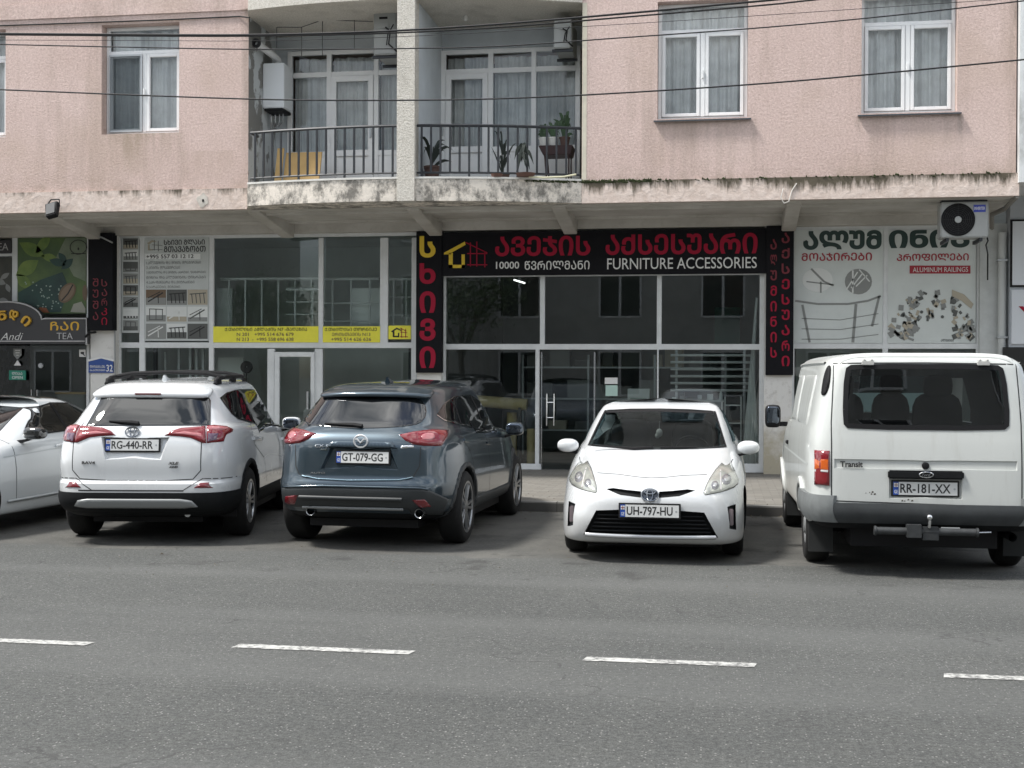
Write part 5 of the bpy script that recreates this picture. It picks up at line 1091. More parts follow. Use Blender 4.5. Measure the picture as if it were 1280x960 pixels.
    def strip(s, name, fr, pts, w, m, lift=.0015, closed=False, parent=None, mirror=False, th=0, step=.03, smooth=0):
        sc = 1/125.0 if fr == 'cam' else 1; q = []; pts = list(pts)
        if smooth: pts = chaikin(pts, smooth, closed)
        if closed: pts = pts+[pts[0]]
        for a, b in zip(pts, pts[1:]):
            a, b = Vector(a), Vector(b); n = max(1, int((b-a).length*sc/step)); q += [a.lerp(b, k/n) for k in range(n)]
        q.append(Vector(pts[-1])); H = [s.hit(fr, v.x, v.y) for v in q]; H = [h for h in H if h[2]]; V = []; n = len(H)
        if n < 2: return None
        for i in range(n):
            t = (H[min(i+1, n-1)][0]-H[max(i-1, 0)][0]).normalized(); nn = H[i][1]; sd_ = nn.cross(t).normalized()*w/2; p = H[i][0]+nn*lift
            V += [p-sd_, p+sd_] if not th else [p-sd_-nn*.01, p-sd_*.8+nn*th, p+sd_*.8+nn*th, p+sd_-nn*.01]
        k = 4 if th else 2; Fc = [(i*k+j, (i+1)*k+j, (i+1)*k+j+1, i*k+j+1) for i in range(n-1) for j in range(k-1)]
        outs = [mesh(name, V, Fc, m, parent or s.root, True)]
        if mirror: outs.append(mesh(name, [Vector((-v.x, v.y, v.z)) for v in V], [tuple(reversed(f)) for f in Fc], m, parent or s.root, True))
        return outs[0]
    def cutter(s, me_or_mb, m=None):
        o = me_or_mb.build('cutter', m or TRIM, None) if isinstance(me_or_mb, MB) else link(bpy.data.objects.new('cutter', me_or_mb))
        o.parent = s.root; s.cut.append(o); return o
    def arches(s, ys, zc, ra, xin=.52):
        s.arch = (ys, zc, ra)
        for y in ys:
            for sg in (1, -1):
                B = MB(); n = 40; V = []
                for x in (xin*sg, 1.4*sg): V += [(x, y+ra*math.cos(6.2832*j/n), zc+ra*math.sin(6.2832*j/n)) for j in range(n)]
                B.add(V, [tuple(range(n)), tuple(range(n, 2*n))]+[(j, (j+1) % n, n+(j+1) % n, n+j) for j in range(n)]); s.cutter(B, TRIM)
    def pocket(s, poly, d, fr='rear', taper=.03, m=None):
        """recess pressed into the body along the surface; poly in (x, z)"""
        sg = 1 if fr == 'rear' else -1; q = []
        for i in range(len(poly)):
            a, b = Vector(poly[i]), Vector(poly[(i+1) % len(poly)]); n = max(1, int((b-a).length/.06)); q += [a.lerp(b, k/n) for k in range(n)]
        ar = sum(q[i].x*q[(i+1) % len(q)].y-q[(i+1) % len(q)].x*q[i].y for i in range(len(q)))
        if ar < 0: q = q[::-1]
        c = sum(q, Vector((0, 0)))/len(q); nb_ = len(q)
        vo, eo, fo, *_ = geometry.delaunay_2d_cdt(q, [(i, (i+1) % nb_) for i in range(nb_)], [], 1, 1e-6); V = []
        for v in vo: y = s.hit(fr, v.x, v.y)[0].y; w = v+(v-c)*.03; V.append((w.x, y-sg*.05, w.y))
        for v in vo: y = s.hit(fr, v.x, v.y)[0].y; l = (v-c).length or 1; w = v-(v-c)/l*min(taper, l*.5); V.append((w.x, y+sg*d, w.y))
        n = len(vo); cnt = {}
        for f in fo:
            for i in range(len(f)): cnt[(f[i], f[(i+1) % len(f)])] = 1
        B = MB(); B.add(V, [tuple(f) for f in fo]+[tuple(n+i for i in f[::-1]) for f in fo]+[(a, n+a, n+b, b) for a, b in cnt if (b, a) not in cnt]); s.cutter(B, m or s.paint)
    def finish(s, angle=32, zblack=0, yblack=9):
        for c in s.cut:
            md = s.body.modifiers.new('cut', 'BOOLEAN'); md.operation = 'DIFFERENCE'; md.solver = 'EXACT'; md.object = c
            try: md.material_mode = 'TRANSFER'
            except Exception: pass
        dg = bpy.context.evaluated_depsgraph_get(); me = bpy.data.meshes.new_from_object(s.body.evaluated_get(dg)); s.body.modifiers.clear(); s.body.data = me; me.name = 'body'
        me.shade_smooth(); me.set_sharp_from_angle(angle=R(angle))
        if zblack:
            if TRIM.name not in [x.name for x in me.materials if x]: me.materials.append(TRIM)
            k = [x.name for x in me.materials].index(TRIM.name)
            for p in me.polygons:
                if p.center.z < zblack and p.center.y < yblack: p.material_index = k
        for c in s.cut: bpy.data.objects.remove(c)
    def wheel(s, x, y, r, w, rr, style, dark=RIMD, light=RIMS):
        sg = 1 if x > 0 else -1; e = empty('wheel', (x, y, r), 0, s.root); xo = w/2*sg
        prof = [(rr-.012, -w/2), (rr+.02, -w/2-.006), (r-.035, -w/2-.004), (r-.008, -w/2+.022), (r, -w/2+.05), (r, w/2-.05), (r-.008, w/2-.022), (r-.035, w/2+.004), (rr+.02, w/2+.006), (rr-.012, w/2)]
        T = MB().lathe(prof, (0, 0, 0), 'x', 48)
        for dx in (-.045, 0, .045): T.lathe([(r-.012, dx-.006), (r+.0005, dx-.006), (r+.0005, dx-.005)], (0, 0, 0), 'x', 48)
        T.build('tyre', RUBBER, e, True, angle=50)
        D = MB().lathe([(rr-.01, w/2*sg*.98), (rr-.03, w/2*sg*.7), (rr-.04, .0), (0, -.01*sg)], (0, 0, 0), 'x', 40); D.build('rim_barrel', dark, e, True)
        B = MB(); X1 = w/2*sg
        if style == 'steel':
            B.lathe([(rr+.005, X1*1.0), (rr-.02, X1*.9), (rr*.78, X1*.72), (rr*.5, X1*.85), (rr*.36, X1*1.08), (rr*.2, X1*1.1), (0, X1*1.1)], (0, 0, 0), 'x', 40); B.build('hubcap', light, e, True)
            return e
        B.lathe([(rr+.004, X1*.96), (rr+.004, X1*1.03), (rr-.016, X1*1.02), (rr-.022, X1*.9)], (0, 0, 0), 'x', 48)
        n = style; B.lathe([(.075, X1*.7), (.07, X1*.93), (.03, X1*.97), (0, X1*.97)], (0, 0, 0), 'x', 24)
        for k in range(n):
            for da in (-.13, .13):
                a0 = 6.2832*k/n+da*1.6; a1 = 6.2832*k/n+da*1.25; c0, s0, c1, s1 = math.cos(a0), math.sin(a0), math.cos(a1), math.sin(a1); r0, r1, w0, w1 = .055, rr-.012, .014, .019
                V = []
                for rad, c_, s_, wd, xx in ((r0, c0, s0, w0, X1*.93), (r1, c1, s1, w1, X1*1.0)):
                    for u, xk in ((-wd, xx-.02*sg), (wd, xx-.02*sg), (wd*.7, xx), (-wd*.7, xx)): V.append((xk, rad*c_-u*s_, rad*s_+u*c_))
                B.add(V, [(0, 1, 2, 3), (4, 7, 6, 5), (0, 4, 5, 1), (1, 5, 6, 2), (2, 6, 7, 3), (3, 7, 4, 0)])
        B.build('rim', light, e, True, angle=25); return e
    def wheels(s, x, ys, r, w, rr, style, **k):
        for y in ys:
            for sg in (1, -1): s.wheel(x*sg, y, r, w, rr, style, **k)
    def archtrim(s, w, m, a0=-12, a1=192, th=.012, off=.004, name='arch_trim'):
        ys, zc, ra = s.arch
        for y in ys:
            n = 22; P_ = [(y+(ra-.002)*math.cos(R(a0+(a1-a0)*i/n)), zc+(ra-.002)*math.sin(R(a0+(a1-a0)*i/n))) for i in range(n+1)]+[(y+(ra+w)*math.cos(R(a1-(a1-a0)*i/n)), zc+(ra+w)*math.sin(R(a1-(a1-a0)*i/n))) for i in range(n+1)]
            s.patch(name, 'right', P_, m, off, th, .012, .05, mirror=True)
    def band(s, name, z0, z1, half, off, m, yc=-1.2, nz=5, th=.03, fr=-1, bulge=0, a0=None):
        """strip hugging the rear (fr=-1) or front (fr=1) from z0 to z1, +-half degrees round the point (0, yc)"""
        n = 48; V = []; cols = n+1
        for side_ in (0, 1):
            for k in range(nz+1):
                z = z0+(z1-z0)*k/nz
                for i in range(n+1):
                    a = R(-half+2*half*i/n) if a0 is None else R(a0+(half-a0)*i/n); d = Vector((math.sin(a), fr*math.cos(a), 0)); p, nn, _, _ = s.bvh.ray_cast(Vector((0, yc, z)), d)
                    if p is None: p = Vector((0, yc, z))+d
                    V.append(p+d*((off+bulge*math.sin(math.pi*k/nz)) if side_ == 0 else off-th))
        q = (nz+1)*cols; Fc = []
        for k in range(nz):
            for i in range(n): a = k*cols+i; Fc += [(a, a+1, a+cols+1, a+cols), (q+a+cols, q+a+cols+1, q+a+1, q+a)]
        for i in range(n): Fc += [(i, q+i, q+i+1, i+1), (nz*cols+i+1, q+nz*cols+i+1, q+nz*cols+i, nz*cols+i)]
        for k in range(nz): Fc += [(k*cols, (k+1)*cols, q+(k+1)*cols, q+k*cols), (k*cols+n, q+k*cols+n, q+(k+1)*cols+n, (k+1)*cols+n)]
        o = mesh(name, V, Fc, m, s.root); bm = bmesh.new(); bm.from_mesh(o.data); bmesh.ops.recalc_face_normals(bm, faces=bm.faces); bm.to_mesh(o.data); bm.free(); o.data.shade_smooth(); o.data.set_sharp_from_angle(angle=R(45)); return o
    def stext(s, name, t, fr, x0, x1, z0, z1, m, parent=None, bold=.01, shear=0):
        o = text(name, t, m, parent or s.root, x0, x1, z0, z1, 0, depth=.004, bold=bold, caps=False, shear=shear)
        for v in o.data.vertices:
            h = s.hit(fr, v.co.x, v.co.z)[0]
            if fr == 'rear': v.co.y = h.y-.003+v.co.y
        return o
    def plate(s, x, y, z, t, tilt=0, front=False):
        M_ = Matrix.Translation((x, y, z)) @ (Matrix.Rotation(math.pi, 4, 'Z') if front else Matrix.Identity(4)) @ Matrix.Rotation(R(tilt), 4, 'X')
        f = tm(MB().box(-.275, .275, -.006, .012, -.068, .07).build('number_plate', PLK, s.root, bevel=.004), M_)
        tm(MB().box(-.215, .258, -.010, -.004, -.053, .055).build('white_field', PLW, f), M_); tm(MB().box(-.26, -.2155, -.010, -.004, -.053, .055).build('blue_band', PLB, f), M_)
        tm(MB().box(-.255, -.22, -.0115, -.0095, .012, .046).build('flag', PLW, f), M_); tm(MB().box(-.240, -.235, -.0125, -.011, .013, .045).box(-.254, -.221, -.0126, -.0111, .026, .031).build('flag_cross', REDL, f), M_)
        text('country_letters', 'GE', PLW, f, -.252, -.223, -.042, -.012, -.0095, depth=.001, caps=False, M=M_)
        text('plate_letters', t, INK, f, -.203, .203, -.037, .041, -.0095, depth=.0015, bold=.016, caps=False, M=M_)
        tm(MB().lathe([(0, -.0012), (.009, -.0012), (.009, 0)], (.235, -.0095, 0), 'y', 12).build('seal', GREYALU, f), M_); return f
    def mirror(s, x, y, z, sx, sy, sz, m, glass_back=True, e=.62, lower=None):
        for sg in (1, -1):
            V, Fc = superball((x*sg, y, z), (sx, sy, sz), e); o = mesh('door_mirror', V, Fc, m, s.root, True)
            V, Fc = superball((x*sg, y-sy*.86, z), (sx*.86, sy*.2, sz*.82), e); mesh('mirror_glass', V, Fc, MIRR, o, True)
            MB().prism([(x*sg-.3*sx*sg, z-sz*.8), (x*sg-.0*sx*sg, z-sz*.9), (x*sg-1.7*sx*sg, z-sz*1.7), (x*sg-2.0*sx*sg, z-sz*1.2)], lambda a, b: (a, y-.02, b), lambda a, b: (a, y+.03, b)).build('mirror_arm', lower or BLACK, o)
def oval(rx, rz, n=28): return [(rx*math.cos(6.2832*i/n), rz*math.sin(6.2832*i/n)) for i in range(n)]
def toyota_badge(c, x, y, z, sg, k=1, tilt=0, m=CHROME):
    B = MB(); f = lambda a, b, d=0: (x+a, y+sg*d+b*tilt, z+b)
    for rx, rz, oz in ((.072, .050, 0), (.024, .046, 0), (.046, .017, .024)):
        B.tube([f(a*k, (b+oz)*k, .006) for a, b in oval(rx, rz)+[(rx, 0)]], .0065*k, 6, cap=False)
    return B.build('emblem', m, c.root, True)
# ---------------------------------------------------------------- white compact SUV (rear towards the street)
rv = Car('parked_suv', 'white compact SUV with black roof rails, parked nose in beside the silver sedan', (-5.99, 14.11, 9.3), [
    (.25, -1.95, .25, 1.95, .76, 7, 5), (.30, -2.14, .30, 2.12, .86, 7, 5), (.40, -2.255, .40, 2.24, .905, 7, 5), (.53, -2.285, .53, 2.29, .918, 7, 4.5), (.61, -2.28, .60, 2.29, .92, 7, 4.5),
    (.64, -2.235, .66, 2.28, .918, 7, 4.5), (.80, -2.245, .80, 2.25, .915, 7.5, 4), (1.0, -2.215, .93, 2.14, .90, 7.5, 3.6), (1.12, -2.165, 1.0, 1.9, .885, 7, 3.5), (1.17, -2.125, 1.06, 1.45, .862, 6.5, 3.5),
    (1.20, -2.10, 1.10, 1.05, .835, 6, 3.5), (1.30, -2.02, 1.24, .80, .79, 5.5, 3.5), (1.45, -1.89, 1.42, .42, .725, 5, 3.5), (1.545, -1.80, 1.54, .12, .675, 5, 3.5), (1.585, -1.72, 1.585, -.05, .62, 4.5, 3.5), (1.612, -1.5, 1.62, -.25, .5, 4, 3), (1.625, -1.2, 1.635, -.5, .28, 3, 3), (1.63, -1.0, 1.64, -.6, .08, 2, 2)], PWHITE)
rv.arches((-1.33, 1.33), .36, .395)
rv.pocket([(-.40, 1.07), (.31, 1.07), (.24, .835), (-.35, .835)], .035, taper=.045)
rv.finish(zblack=.34); A_ = lambda p: Zm(0, 440, 3.368, p); A2 = lambda p: Zm(200, 460, 4.172, p); A1 = lambda p: Zm(60, 460, 7.111, p)
rv.wheels(.80, (-1.33, 1.33), .36, .225, .225, 5)
rv.archtrim(.055, TRIM, -14, 194)
rv.band('bumper', .33, .525, 66, .012, TRIM, yc=-1.35, bulge=.012)
rv.patch('skid_plate', 'rear', [(-.62, .40), (-.58, .455), (-.48, .47), (.42, .47), (.53, .455), (.58, .40), (.45, .385), (-.5, .385)], SILV, .028, .012, .02)
rv.strip('bumper_line', 'rear', [(-.58, .545), (.45, .545)], .014, GAP)
rv.patch('side_sill', 'right', [(-.9, .30), (.9, .30), (.9, .45), (-.9, .45)], TRIM, .004, .012, .02, mirror=True)
rv.patch('rear_window', 'cam', A_([(362, 312), (400, 245), (428, 192), (440, 184), (880, 192), (887, 205), (886, 310)]), DARKG, .003, .004, .01, smooth=0)
V, Fc = superball((0, 0, 0), (.60, .16, .035), .45); o = mesh('spoiler', [Vector((v.x, v.y+abs(v.x)**2*.12-1.76, v.z+1.515-abs(v.x)**3*.10+(v.y)*.28)) for v in V], Fc, PWHITE, rv.root, True)
MB().box(-.13, .13, -1.925, -1.915, 1.478, 1.492).build('brake_light', REDD, o)
rl = rv.patch('tail_light', 'cam', A2([(25, 352), (55, 330), (110, 312), (238, 303), (240, 392), (222, 392), (160, 365), (110, 358)]), REDL, .004, .016, .03, mirror=True)
rv.patch('tail_light', 'cam', A2([(243, 302), (280, 297), (345, 303), (380, 318), (378, 332), (345, 348), (332, 384), (243, 392)]), REDL, .004, .014, .03, mirror=True)
rv.patch('clear_section', 'cam', A2([(248, 345), (300, 345), (290, 378), (246, 386)]), mat('smoked_lens', (.10, .05, .09), .08, coat=1), .0195, .003, .01, mirror=True)
rv.patch('clear_section', 'cam', A2([(60, 345), (130, 335), (215, 345), (218, 362), (130, 350)]), PINKL, .0205, .003, .01, mirror=True)
rv.patch('clear_section', 'cam', A2([(248, 312), (300, 308), (352, 316), (330, 326), (250, 326)]), PINKL, .0185, .003, .01, mirror=True)
rv.patch('reflector', 'cam', A2([(176, 626), (210, 600), (255, 597), (277, 626)]), REDD, .003, .006, .012, mirror=True)
rv.strip('hatch_gap', 'rear', [(-.60, 1.20), (-.655, 1.0), (-.655, .74), (-.58, .655), (-.3, .640), (.25, .640), (.53, .655), (.605, .74), (.605, 1.0), (.58, 1.19)], .009, GAP)
rv.strip('corner_gap', 'rear', [(.44, .545), (.62, .66), (.88, .655)], .008, GAP, mirror=True)
rv.plate(-.07, rv.hit('rear', -.07, .99)[0].y+.012, .985, 'RG-440-RR', -6)
toyota_badge(rv, -.08, rv.hit('rear', -.08, 1.11)[0].y-.004, 1.115, -1, .95, .3, CHRD)
rv.stext('badge_letters', 'RAV4', 'rear', -.555, -.425, .80, .828, INK, bold=.02); rv.stext('badge_letters', 'XLE', 'rear', .29, .395, .80, .825, INK, bold=.02, shear=.3); rv.stext('badge_letters', 'AWD', 'rear', .30, .385, .765, .785, INK, bold=.02, shear=.3)
wy = rv.hit('rear', -.1, 1.2)[0]
rv.add(MB().tube([rv.hit('rear', -.03, 1.195)[0]+Vector((0, -.03, 0)), rv.hit('rear', -.10, 1.205)[0]+Vector((0, -.035, 0)), rv.hit('rear', -.33, 1.218)[0]+Vector((0, -.02, 0))], [.022, .022, .008], 8), 'wiper', BLACK, smooth=True)
g1 = A2([(312, 155), (345, 128), (400, 112), (470, 108), (540, 125), (600, 165), (650, 215), (692, 262), (704, 292), (690, 312), (640, 305), (560, 296), (470, 282), (405, 264), (370, 235)])
rv.patch('side_window', 'cam', g1, DARKG, .002, .003, .01, mirror=True)
for pts in (A2([(538, 162), (592, 296)]), A2([(392, 118), (400, 160), (412, 262)])): rv.strip('window_pillar', 'cam', pts, .045, BLACK, .007, mirror=True)
rv.strip('window_trim', 'cam', A2([(312, 155), (370, 235), (405, 264), (470, 282), (560, 296), (640, 305), (690, 312)]), .016, TRIM, .006, mirror=True)
rv.strip('door_gap', 'cam', A2([(470, 285), (495, 400), (545, 470), (556, 590)]), .008, GAP, mirror=True); rv.strip('door_gap', 'cam', A2([(600, 300), (625, 400), (625, 560)]), .008, GAP, mirror=True)
for pts in (A2([(485, 357), (530, 360), (528, 378), (487, 376)]), A2([(635, 360), (664, 362), (662, 377), (636, 375)])): rv.patch('door_handle', 'cam', pts, PWHITE, .02, .015, .02, mirror=True, depth=.01)
rv.strip('shoulder_crease', 'cam', A2([(540, 470), (560, 450), (620, 450), (660, 470)]), .012, mat('crease_shadow_white', (.6, .62, .64), .3, coat=1), .002)
rv.mirror(1.0, .72, 1.10, .11, .09, .075, PWHITE)
for sg in (1, -1):
    pts = []
    for i in range(13):
        y = -1.45+1.75*i/12; h = rv.hit('top', .565*sg, y)[0]; pts.append(Vector((h.x, y, h.z+(.055 if 0 < i < 12 else .004))))
    o = rv.add(MB().tube(pts, [.02]+[.024]*11+[.02], 8), 'roof_rail', BLACK, smooth=True)
    for y in (-1.32, -.6, .15): h = rv.hit('top', .565*sg, y)[0]; V, Fc = superball((h.x, y, h.z+.02), (.03, .10, .04), .6, 8); mesh('rail_foot', V, Fc, BLACK, o, True)
for y in (-1.12, -.15):
    h = rv.hit('top', .565, y)[0]; rv.add(MB().tube([(-.60, y, h.z+.055), (-.4, y, h.z+.095), (0, y, h.z+.11), (.4, y, h.z+.095), (.60, y, h.z+.055)], .02, 8), 'roof_crossbar', BLACK, smooth=True)
V = [(-.03, -1.30, 1.615), (.03, -1.30, 1.615), (.03, -1.14, 1.622), (-.03, -1.14, 1.622), (-.008, -1.32, 1.675), (.008, -1.32, 1.675), (.008, -1.28, 1.675), (-.008, -1.28, 1.675)]
rv.add(MB().add(V, [(0, 3, 2, 1), (4, 5, 6, 7), (0, 1, 5, 4), (1, 2, 6, 5), (2, 3, 7, 6), (3, 0, 4, 7)]), 'aerial_fin', PWHITE, bevel=.004)
rv.add(MB().tube([(.45, -2.12, .30), (.45, -1.7, .32)], .03, 12), 'exhaust_pipe', STEEL, smooth=True)
rv.add(MB().box(-.78, .78, -.9, .9, .19, .27).box(-.55, .55, -1.9, 1.9, .20, .265).box(-.7, .7, -1.42, -1.24, .28, .40), 'underbody', BLACK)  # underbody, with floor box lowered and widened to block light beneath the car
for sg in (1, -1): rv.add(MB().box(.68*sg, .86*sg, -1.76, -1.745, .24, .44), 'mud_flap', BLACK)
# ---------------------------------------------------------------- blue grey SUV
cx = Car('parked_suv', 'blue grey SUV with red tail lights, parked nose in between two white cars', (-3.39, 14.14, -1.7), [
    (.27, -1.85, .27, 1.9, .74, 6, 4), (.32, -2.06, .30, 2.08, .85, 6, 4), (.40, -2.17, .40, 2.20, .90, 6, 4), (.52, -2.245, .52, 2.25, .915, 6, 4), (.63, -2.255, .63, 2.26, .92, 6, 3.8),
    (.70, -2.215, .70, 2.26, .918, 6, 3.6), (.85, -2.20, .82, 2.22, .91, 6, 3.4), (1.0, -2.18, .93, 2.10, .90, 6, 3.3), (1.10, -2.13, 1.0, 1.85, .885, 5.6, 3.3), (1.165, -2.06, 1.05, 1.4, .855, 5.2, 3.3),
    (1.20, -2.01, 1.08, 1.02, .825, 5, 3.3), (1.30, -1.89, 1.22, .76, .78, 4.6, 3.3), (1.42, -1.755, 1.38, .42, .725, 4.4, 3.3), (1.51, -1.66, 1.51, .12, .67, 4.2, 3.3), (1.56, -1.58, 1.565, -.05, .61, 4, 3.3), (1.595, -1.35, 1.60, -.25, .5, 3.6, 3), (1.61, -1.1, 1.62, -.5, .28, 3, 3), (1.617, -.95, 1.625, -.6, .08, 2, 2)], PBLUE)
cx.arches((-1.35, 1.35), .364, .40)
cx.pocket([(-.27, 1.0), (.37, 1.0), (.46, .775), (-.36, .775)], .035, taper=.05)
cx.finish(zblack=.36); B_ = lambda p: Zm(330, 450, 3.765, p); B2 = lambda p: Zm(500, 480, 4.57, p); B3 = lambda p: Zm(345, 530, 5.333, p)
cx.wheels(.80, (-1.35, 1.35), .364, .225, .255, 5)
CLAD = mat('dark_cladding', (.028, .032, .034), .5)
cx.archtrim(.05, CLAD, -14, 194)
cx.patch('rear_bumper', 'cam', B3([(40, 425), (300, 422), (620, 428), (960, 432), (1020, 440), (1150, 500), (1110, 605), (900, 600), (880, 570), (700, 555), (340, 548), (200, 555), (60, 545), (42, 500)]), CLAD, .003, .010, .02)
cx.strip('bumper_edge', 'cam', B3([(60, 418), (300, 412), (620, 420), (960, 428), (1010, 436)]), .02, PBLUE, .002, th=.014)
cx.strip('bumper_ridge', 'cam', B3([(160, 482), (500, 492), (840, 500)]), .035, CLAD, .012, th=.022)
cx.strip('diffuser_strip', 'cam', B3([(180, 545), (500, 555), (850, 562)]), .022, SILV, .012, th=.016)
cx.patch('reflector', 'cam', B3([(905, 503), (990, 500), (1030, 545), (960, 555)]), REDD, .013, .006, .012); cx.patch('reflector', 'cam', B3([(70, 478), (150, 472), (130, 530), (62, 530)]), REDD, .013, .006, .012)
cx.patch('side_sill', 'right', [(-.9, .30), (.9, .30), (.9, .43), (-.9, .43)], CLAD, .004, .012, .02, mirror=True)
cx.patch('rear_window', 'cam', B_([(180, 302), (205, 238), (245, 172), (300, 152), (460, 148), (640, 152), (740, 186), (768, 232), (755, 285), (700, 312), (480, 324), (330, 318)]), DARKG, .003, .004, .01, smooth=1)
V, Fc = superball((0, 0, 0), (.58, .17, .03), .5); mesh('spoiler', [Vector((v.x+.02, v.y+abs(v.x)**2*.22-1.60, v.z+1.525-abs(v.x)**3*.16+v.y*.22)) for v in V], Fc, PBLUE, cx.root, True)
cx.patch('tail_light', 'cam', B_([(636, 352), (700, 338), (790, 327), (868, 330), (862, 365), (835, 405), (760, 405), (705, 398), (665, 380)]), REDL, .004, .018, .03, mirror=True)
cx.patch('clear_section', 'cam', chaikin(B_([(735, 362), (760, 350), (795, 350), (800, 370), (780, 382), (745, 380)]), 2), PINKL, .022, .004, .01, mirror=True)
cx.patch('dark_section', 'cam', B_([(655, 360), (720, 345), (728, 395), (690, 390)]), REDD, .0225, .003, .01, mirror=True)
cx.strip('hatch_gap', 'cam', B_([(148, 400), (150, 500), (165, 535), (200, 555), (400, 565), (650, 562), (705, 545), (732, 500), (738, 410)]), .009, GAP)
cx.strip('hatch_edge', 'cam', B_([(180, 545), (250, 560), (400, 568), (640, 566), (700, 552)]), .016, mat('blue_edge', (.12, .19, .24), .25, metal=.5, coat=1), .003, th=.01)
cx.patch('plate_garnish', 'rear', [(-.24, 1.045), (.36, 1.045), (.42, .985), (-.30, .985)], PBLUE, .004, .022, .025)
pc = (.075, cx.hit('rear', .075, .9)[0].y+.016, .895); cx.plate(*pc, 'GT-079-GG', -4)
ey = cx.hit('rear', .06, 1.045)[0].y-.028; EM = MB(); EM.tube([(.06+a, ey-.004, 1.05+b) for a, b in oval(.066, .057)+[(.066, 0)]], .010, 6, cap=False)
EM.tube([(.06-.06, ey-.004, 1.066), (.06-.034, ey-.010, 1.070), (.06, ey-.012, 1.036), (.06+.034, ey-.010, 1.070), (.06+.06, ey-.004, 1.066)], [.006, .010, .009, .010, .006], 6); cx.add(EM, 'emblem', mat('bright_chrome', (.75, .76, .77), .35, metal=.6), smooth=True)
cx.stext('badge_letters', 'CX-5', 'rear', -.405, -.265, .985, 1.015, CHROME, bold=.03); cx.stext('badge_letters', 'AWD', 'rear', -.345, -.275, .96, .975, CHROME, bold=.03)
cx.stext('dealer_letters', 'AUTO', 'rear', -.44, -.29, .735, .75, SILV, bold=.0)
o = cx.patch('drive_badge', 'rear', [(.445, .985), (.575, .992), (.57, 1.02), (.455, 1.013)], CHROME, .004, .006, .006)
cx.add(MB().tube([cx.hit('rear', .03, 1.19)[0]+Vector((0, -.03, .0)), cx.hit('rear', -.06, 1.20)[0]+Vector((0, -.03, 0)), cx.hit('rear', -.36, 1.20)[0]+Vector((0, -.02, .01))], [.02, .022, .008], 8), 'wiper', BLACK, smooth=True)
g2 = B2([(210, 175), (250, 110), (310, 70), (400, 60), (455, 95), (510, 160), (560, 240), (555, 275), (500, 268), (430, 250), (330, 225), (250, 205)])
cx.patch('side_window', 'cam', g2, DARKG, .002, .003, .01, mirror=True)
cx.strip('window_pillar', 'cam', B2([(400, 66), (440, 150), (480, 262)]), .05, BLACK, .007, mirror=True); cx.strip('window_pillar', 'cam', B2([(285, 90), (318, 140), (345, 226)]), .04, BLACK, .007, mirror=True)
cx.strip('window_trim', 'cam', B2([(210, 178), (250, 207), (330, 228), (430, 253), (500, 271), (552, 278)]), .014, CHROME, .006, mirror=True)
cx.strip('door_gap', 'cam', B2([(335, 230), (350, 300), (400, 380), (420, 450), (425, 600)]), .007, GAP, mirror=True); cx.strip('door_gap', 'cam', B2([(475, 265), (500, 330), (515, 450), (510, 640)]), .007, GAP, mirror=True)
for pts in (B2([(358, 312), (392, 318), (392, 334), (360, 328)]), B2([(490, 330), (512, 334), (512, 346), (492, 342)])): cx.patch('door_handle', 'cam', pts, PBLUE, .02, .012, .02, mirror=True, depth=.01)
cx.mirror(1.01, .70, 1.07, .105, .085, .075, PBLUE)
V = [(.0, -1.20, 1.60), (.06, -1.20, 1.60), (.06, -1.04, 1.605), (.0, -1.04, 1.605), (.022, -1.22, 1.665), (.038, -1.22, 1.665), (.038, -1.18, 1.665), (.022, -1.18, 1.665)]
cx.add(MB().add(V, [(0, 3, 2, 1), (4, 5, 6, 7), (0, 1, 5, 4), (1, 2, 6, 5), (2, 3, 7, 6), (3, 0, 4, 7)]), 'aerial_fin', PBLUE, bevel=.004)
for xx in (-.44, .64): cx.add(MB().lathe([(.038, -2.20), (.044, -2.205), (.044, -1.95), (.036, -1.95), (.036, -2.19)], (xx, 0, .375), 'y', 24), 'exhaust_pipe', CHRD, smooth=True)
cx.add(MB().box(-.78, .78, -.9, .9, .19, .28).box(-.55, .55, -1.9, 1.9, .20, .275).box(-.7, .7, -1.44, -1.26, .28, .40), 'underbody', BLACK)  # wide low floor box shaped to keep light out from underneath
# ---------------------------------------------------------------- white hatchback facing the street
pr = Car('parked_hatchback', 'white hatchback facing the street with yellowed headlights', (-.63, 13.75, 180.2), [
    (.16, -1.95, .16, 1.97, .80, 5, 7), (.20, -2.1, .19, 2.10, .855, 5, 6.5), (.30, -2.18, .27, 2.17, .87, 5, 6), (.45, -2.22, .42, 2.215, .876, 5, 5.4), (.60, -2.23, .55, 2.22, .88, 5, 4.5), (.72, -2.23, .63, 2.195, .878, 5, 4.1),
    (.85, -2.22, .70, 2.13, .87, 5, 3.8), (.93, -2.18, .77, 1.99, .857, 5, 3.6), (.98, -2.15, .84, 1.74, .842, 5, 3.5), (1.02, -2.12, .90, 1.52, .825, 4.8, 3.2), (1.06, -2.09, .955, 1.33, .80, 4.6, 3.4), (1.10, -2.0, 1.0, 1.18, .77, 4.4, 3.6), (1.17, -1.85, 1.09, .96, .735, 4.4, 3.9),
    (1.27, -1.55, 1.21, .67, .685, 4.2, 4), (1.345, -1.2, 1.31, .38, .635, 4.2, 4), (1.395, -.98, 1.375, .15, .585, 4, 4), (1.42, -.85, 1.41, -.03, .48, 3.6, 3.4), (1.435, -.7, 1.435, -.2, .3, 3, 3), (1.442, -.6, 1.445, -.35, .08, 2, 2)], PWHITE, cat='car')
pr.arches((-1.36, 1.34), .31, .345)
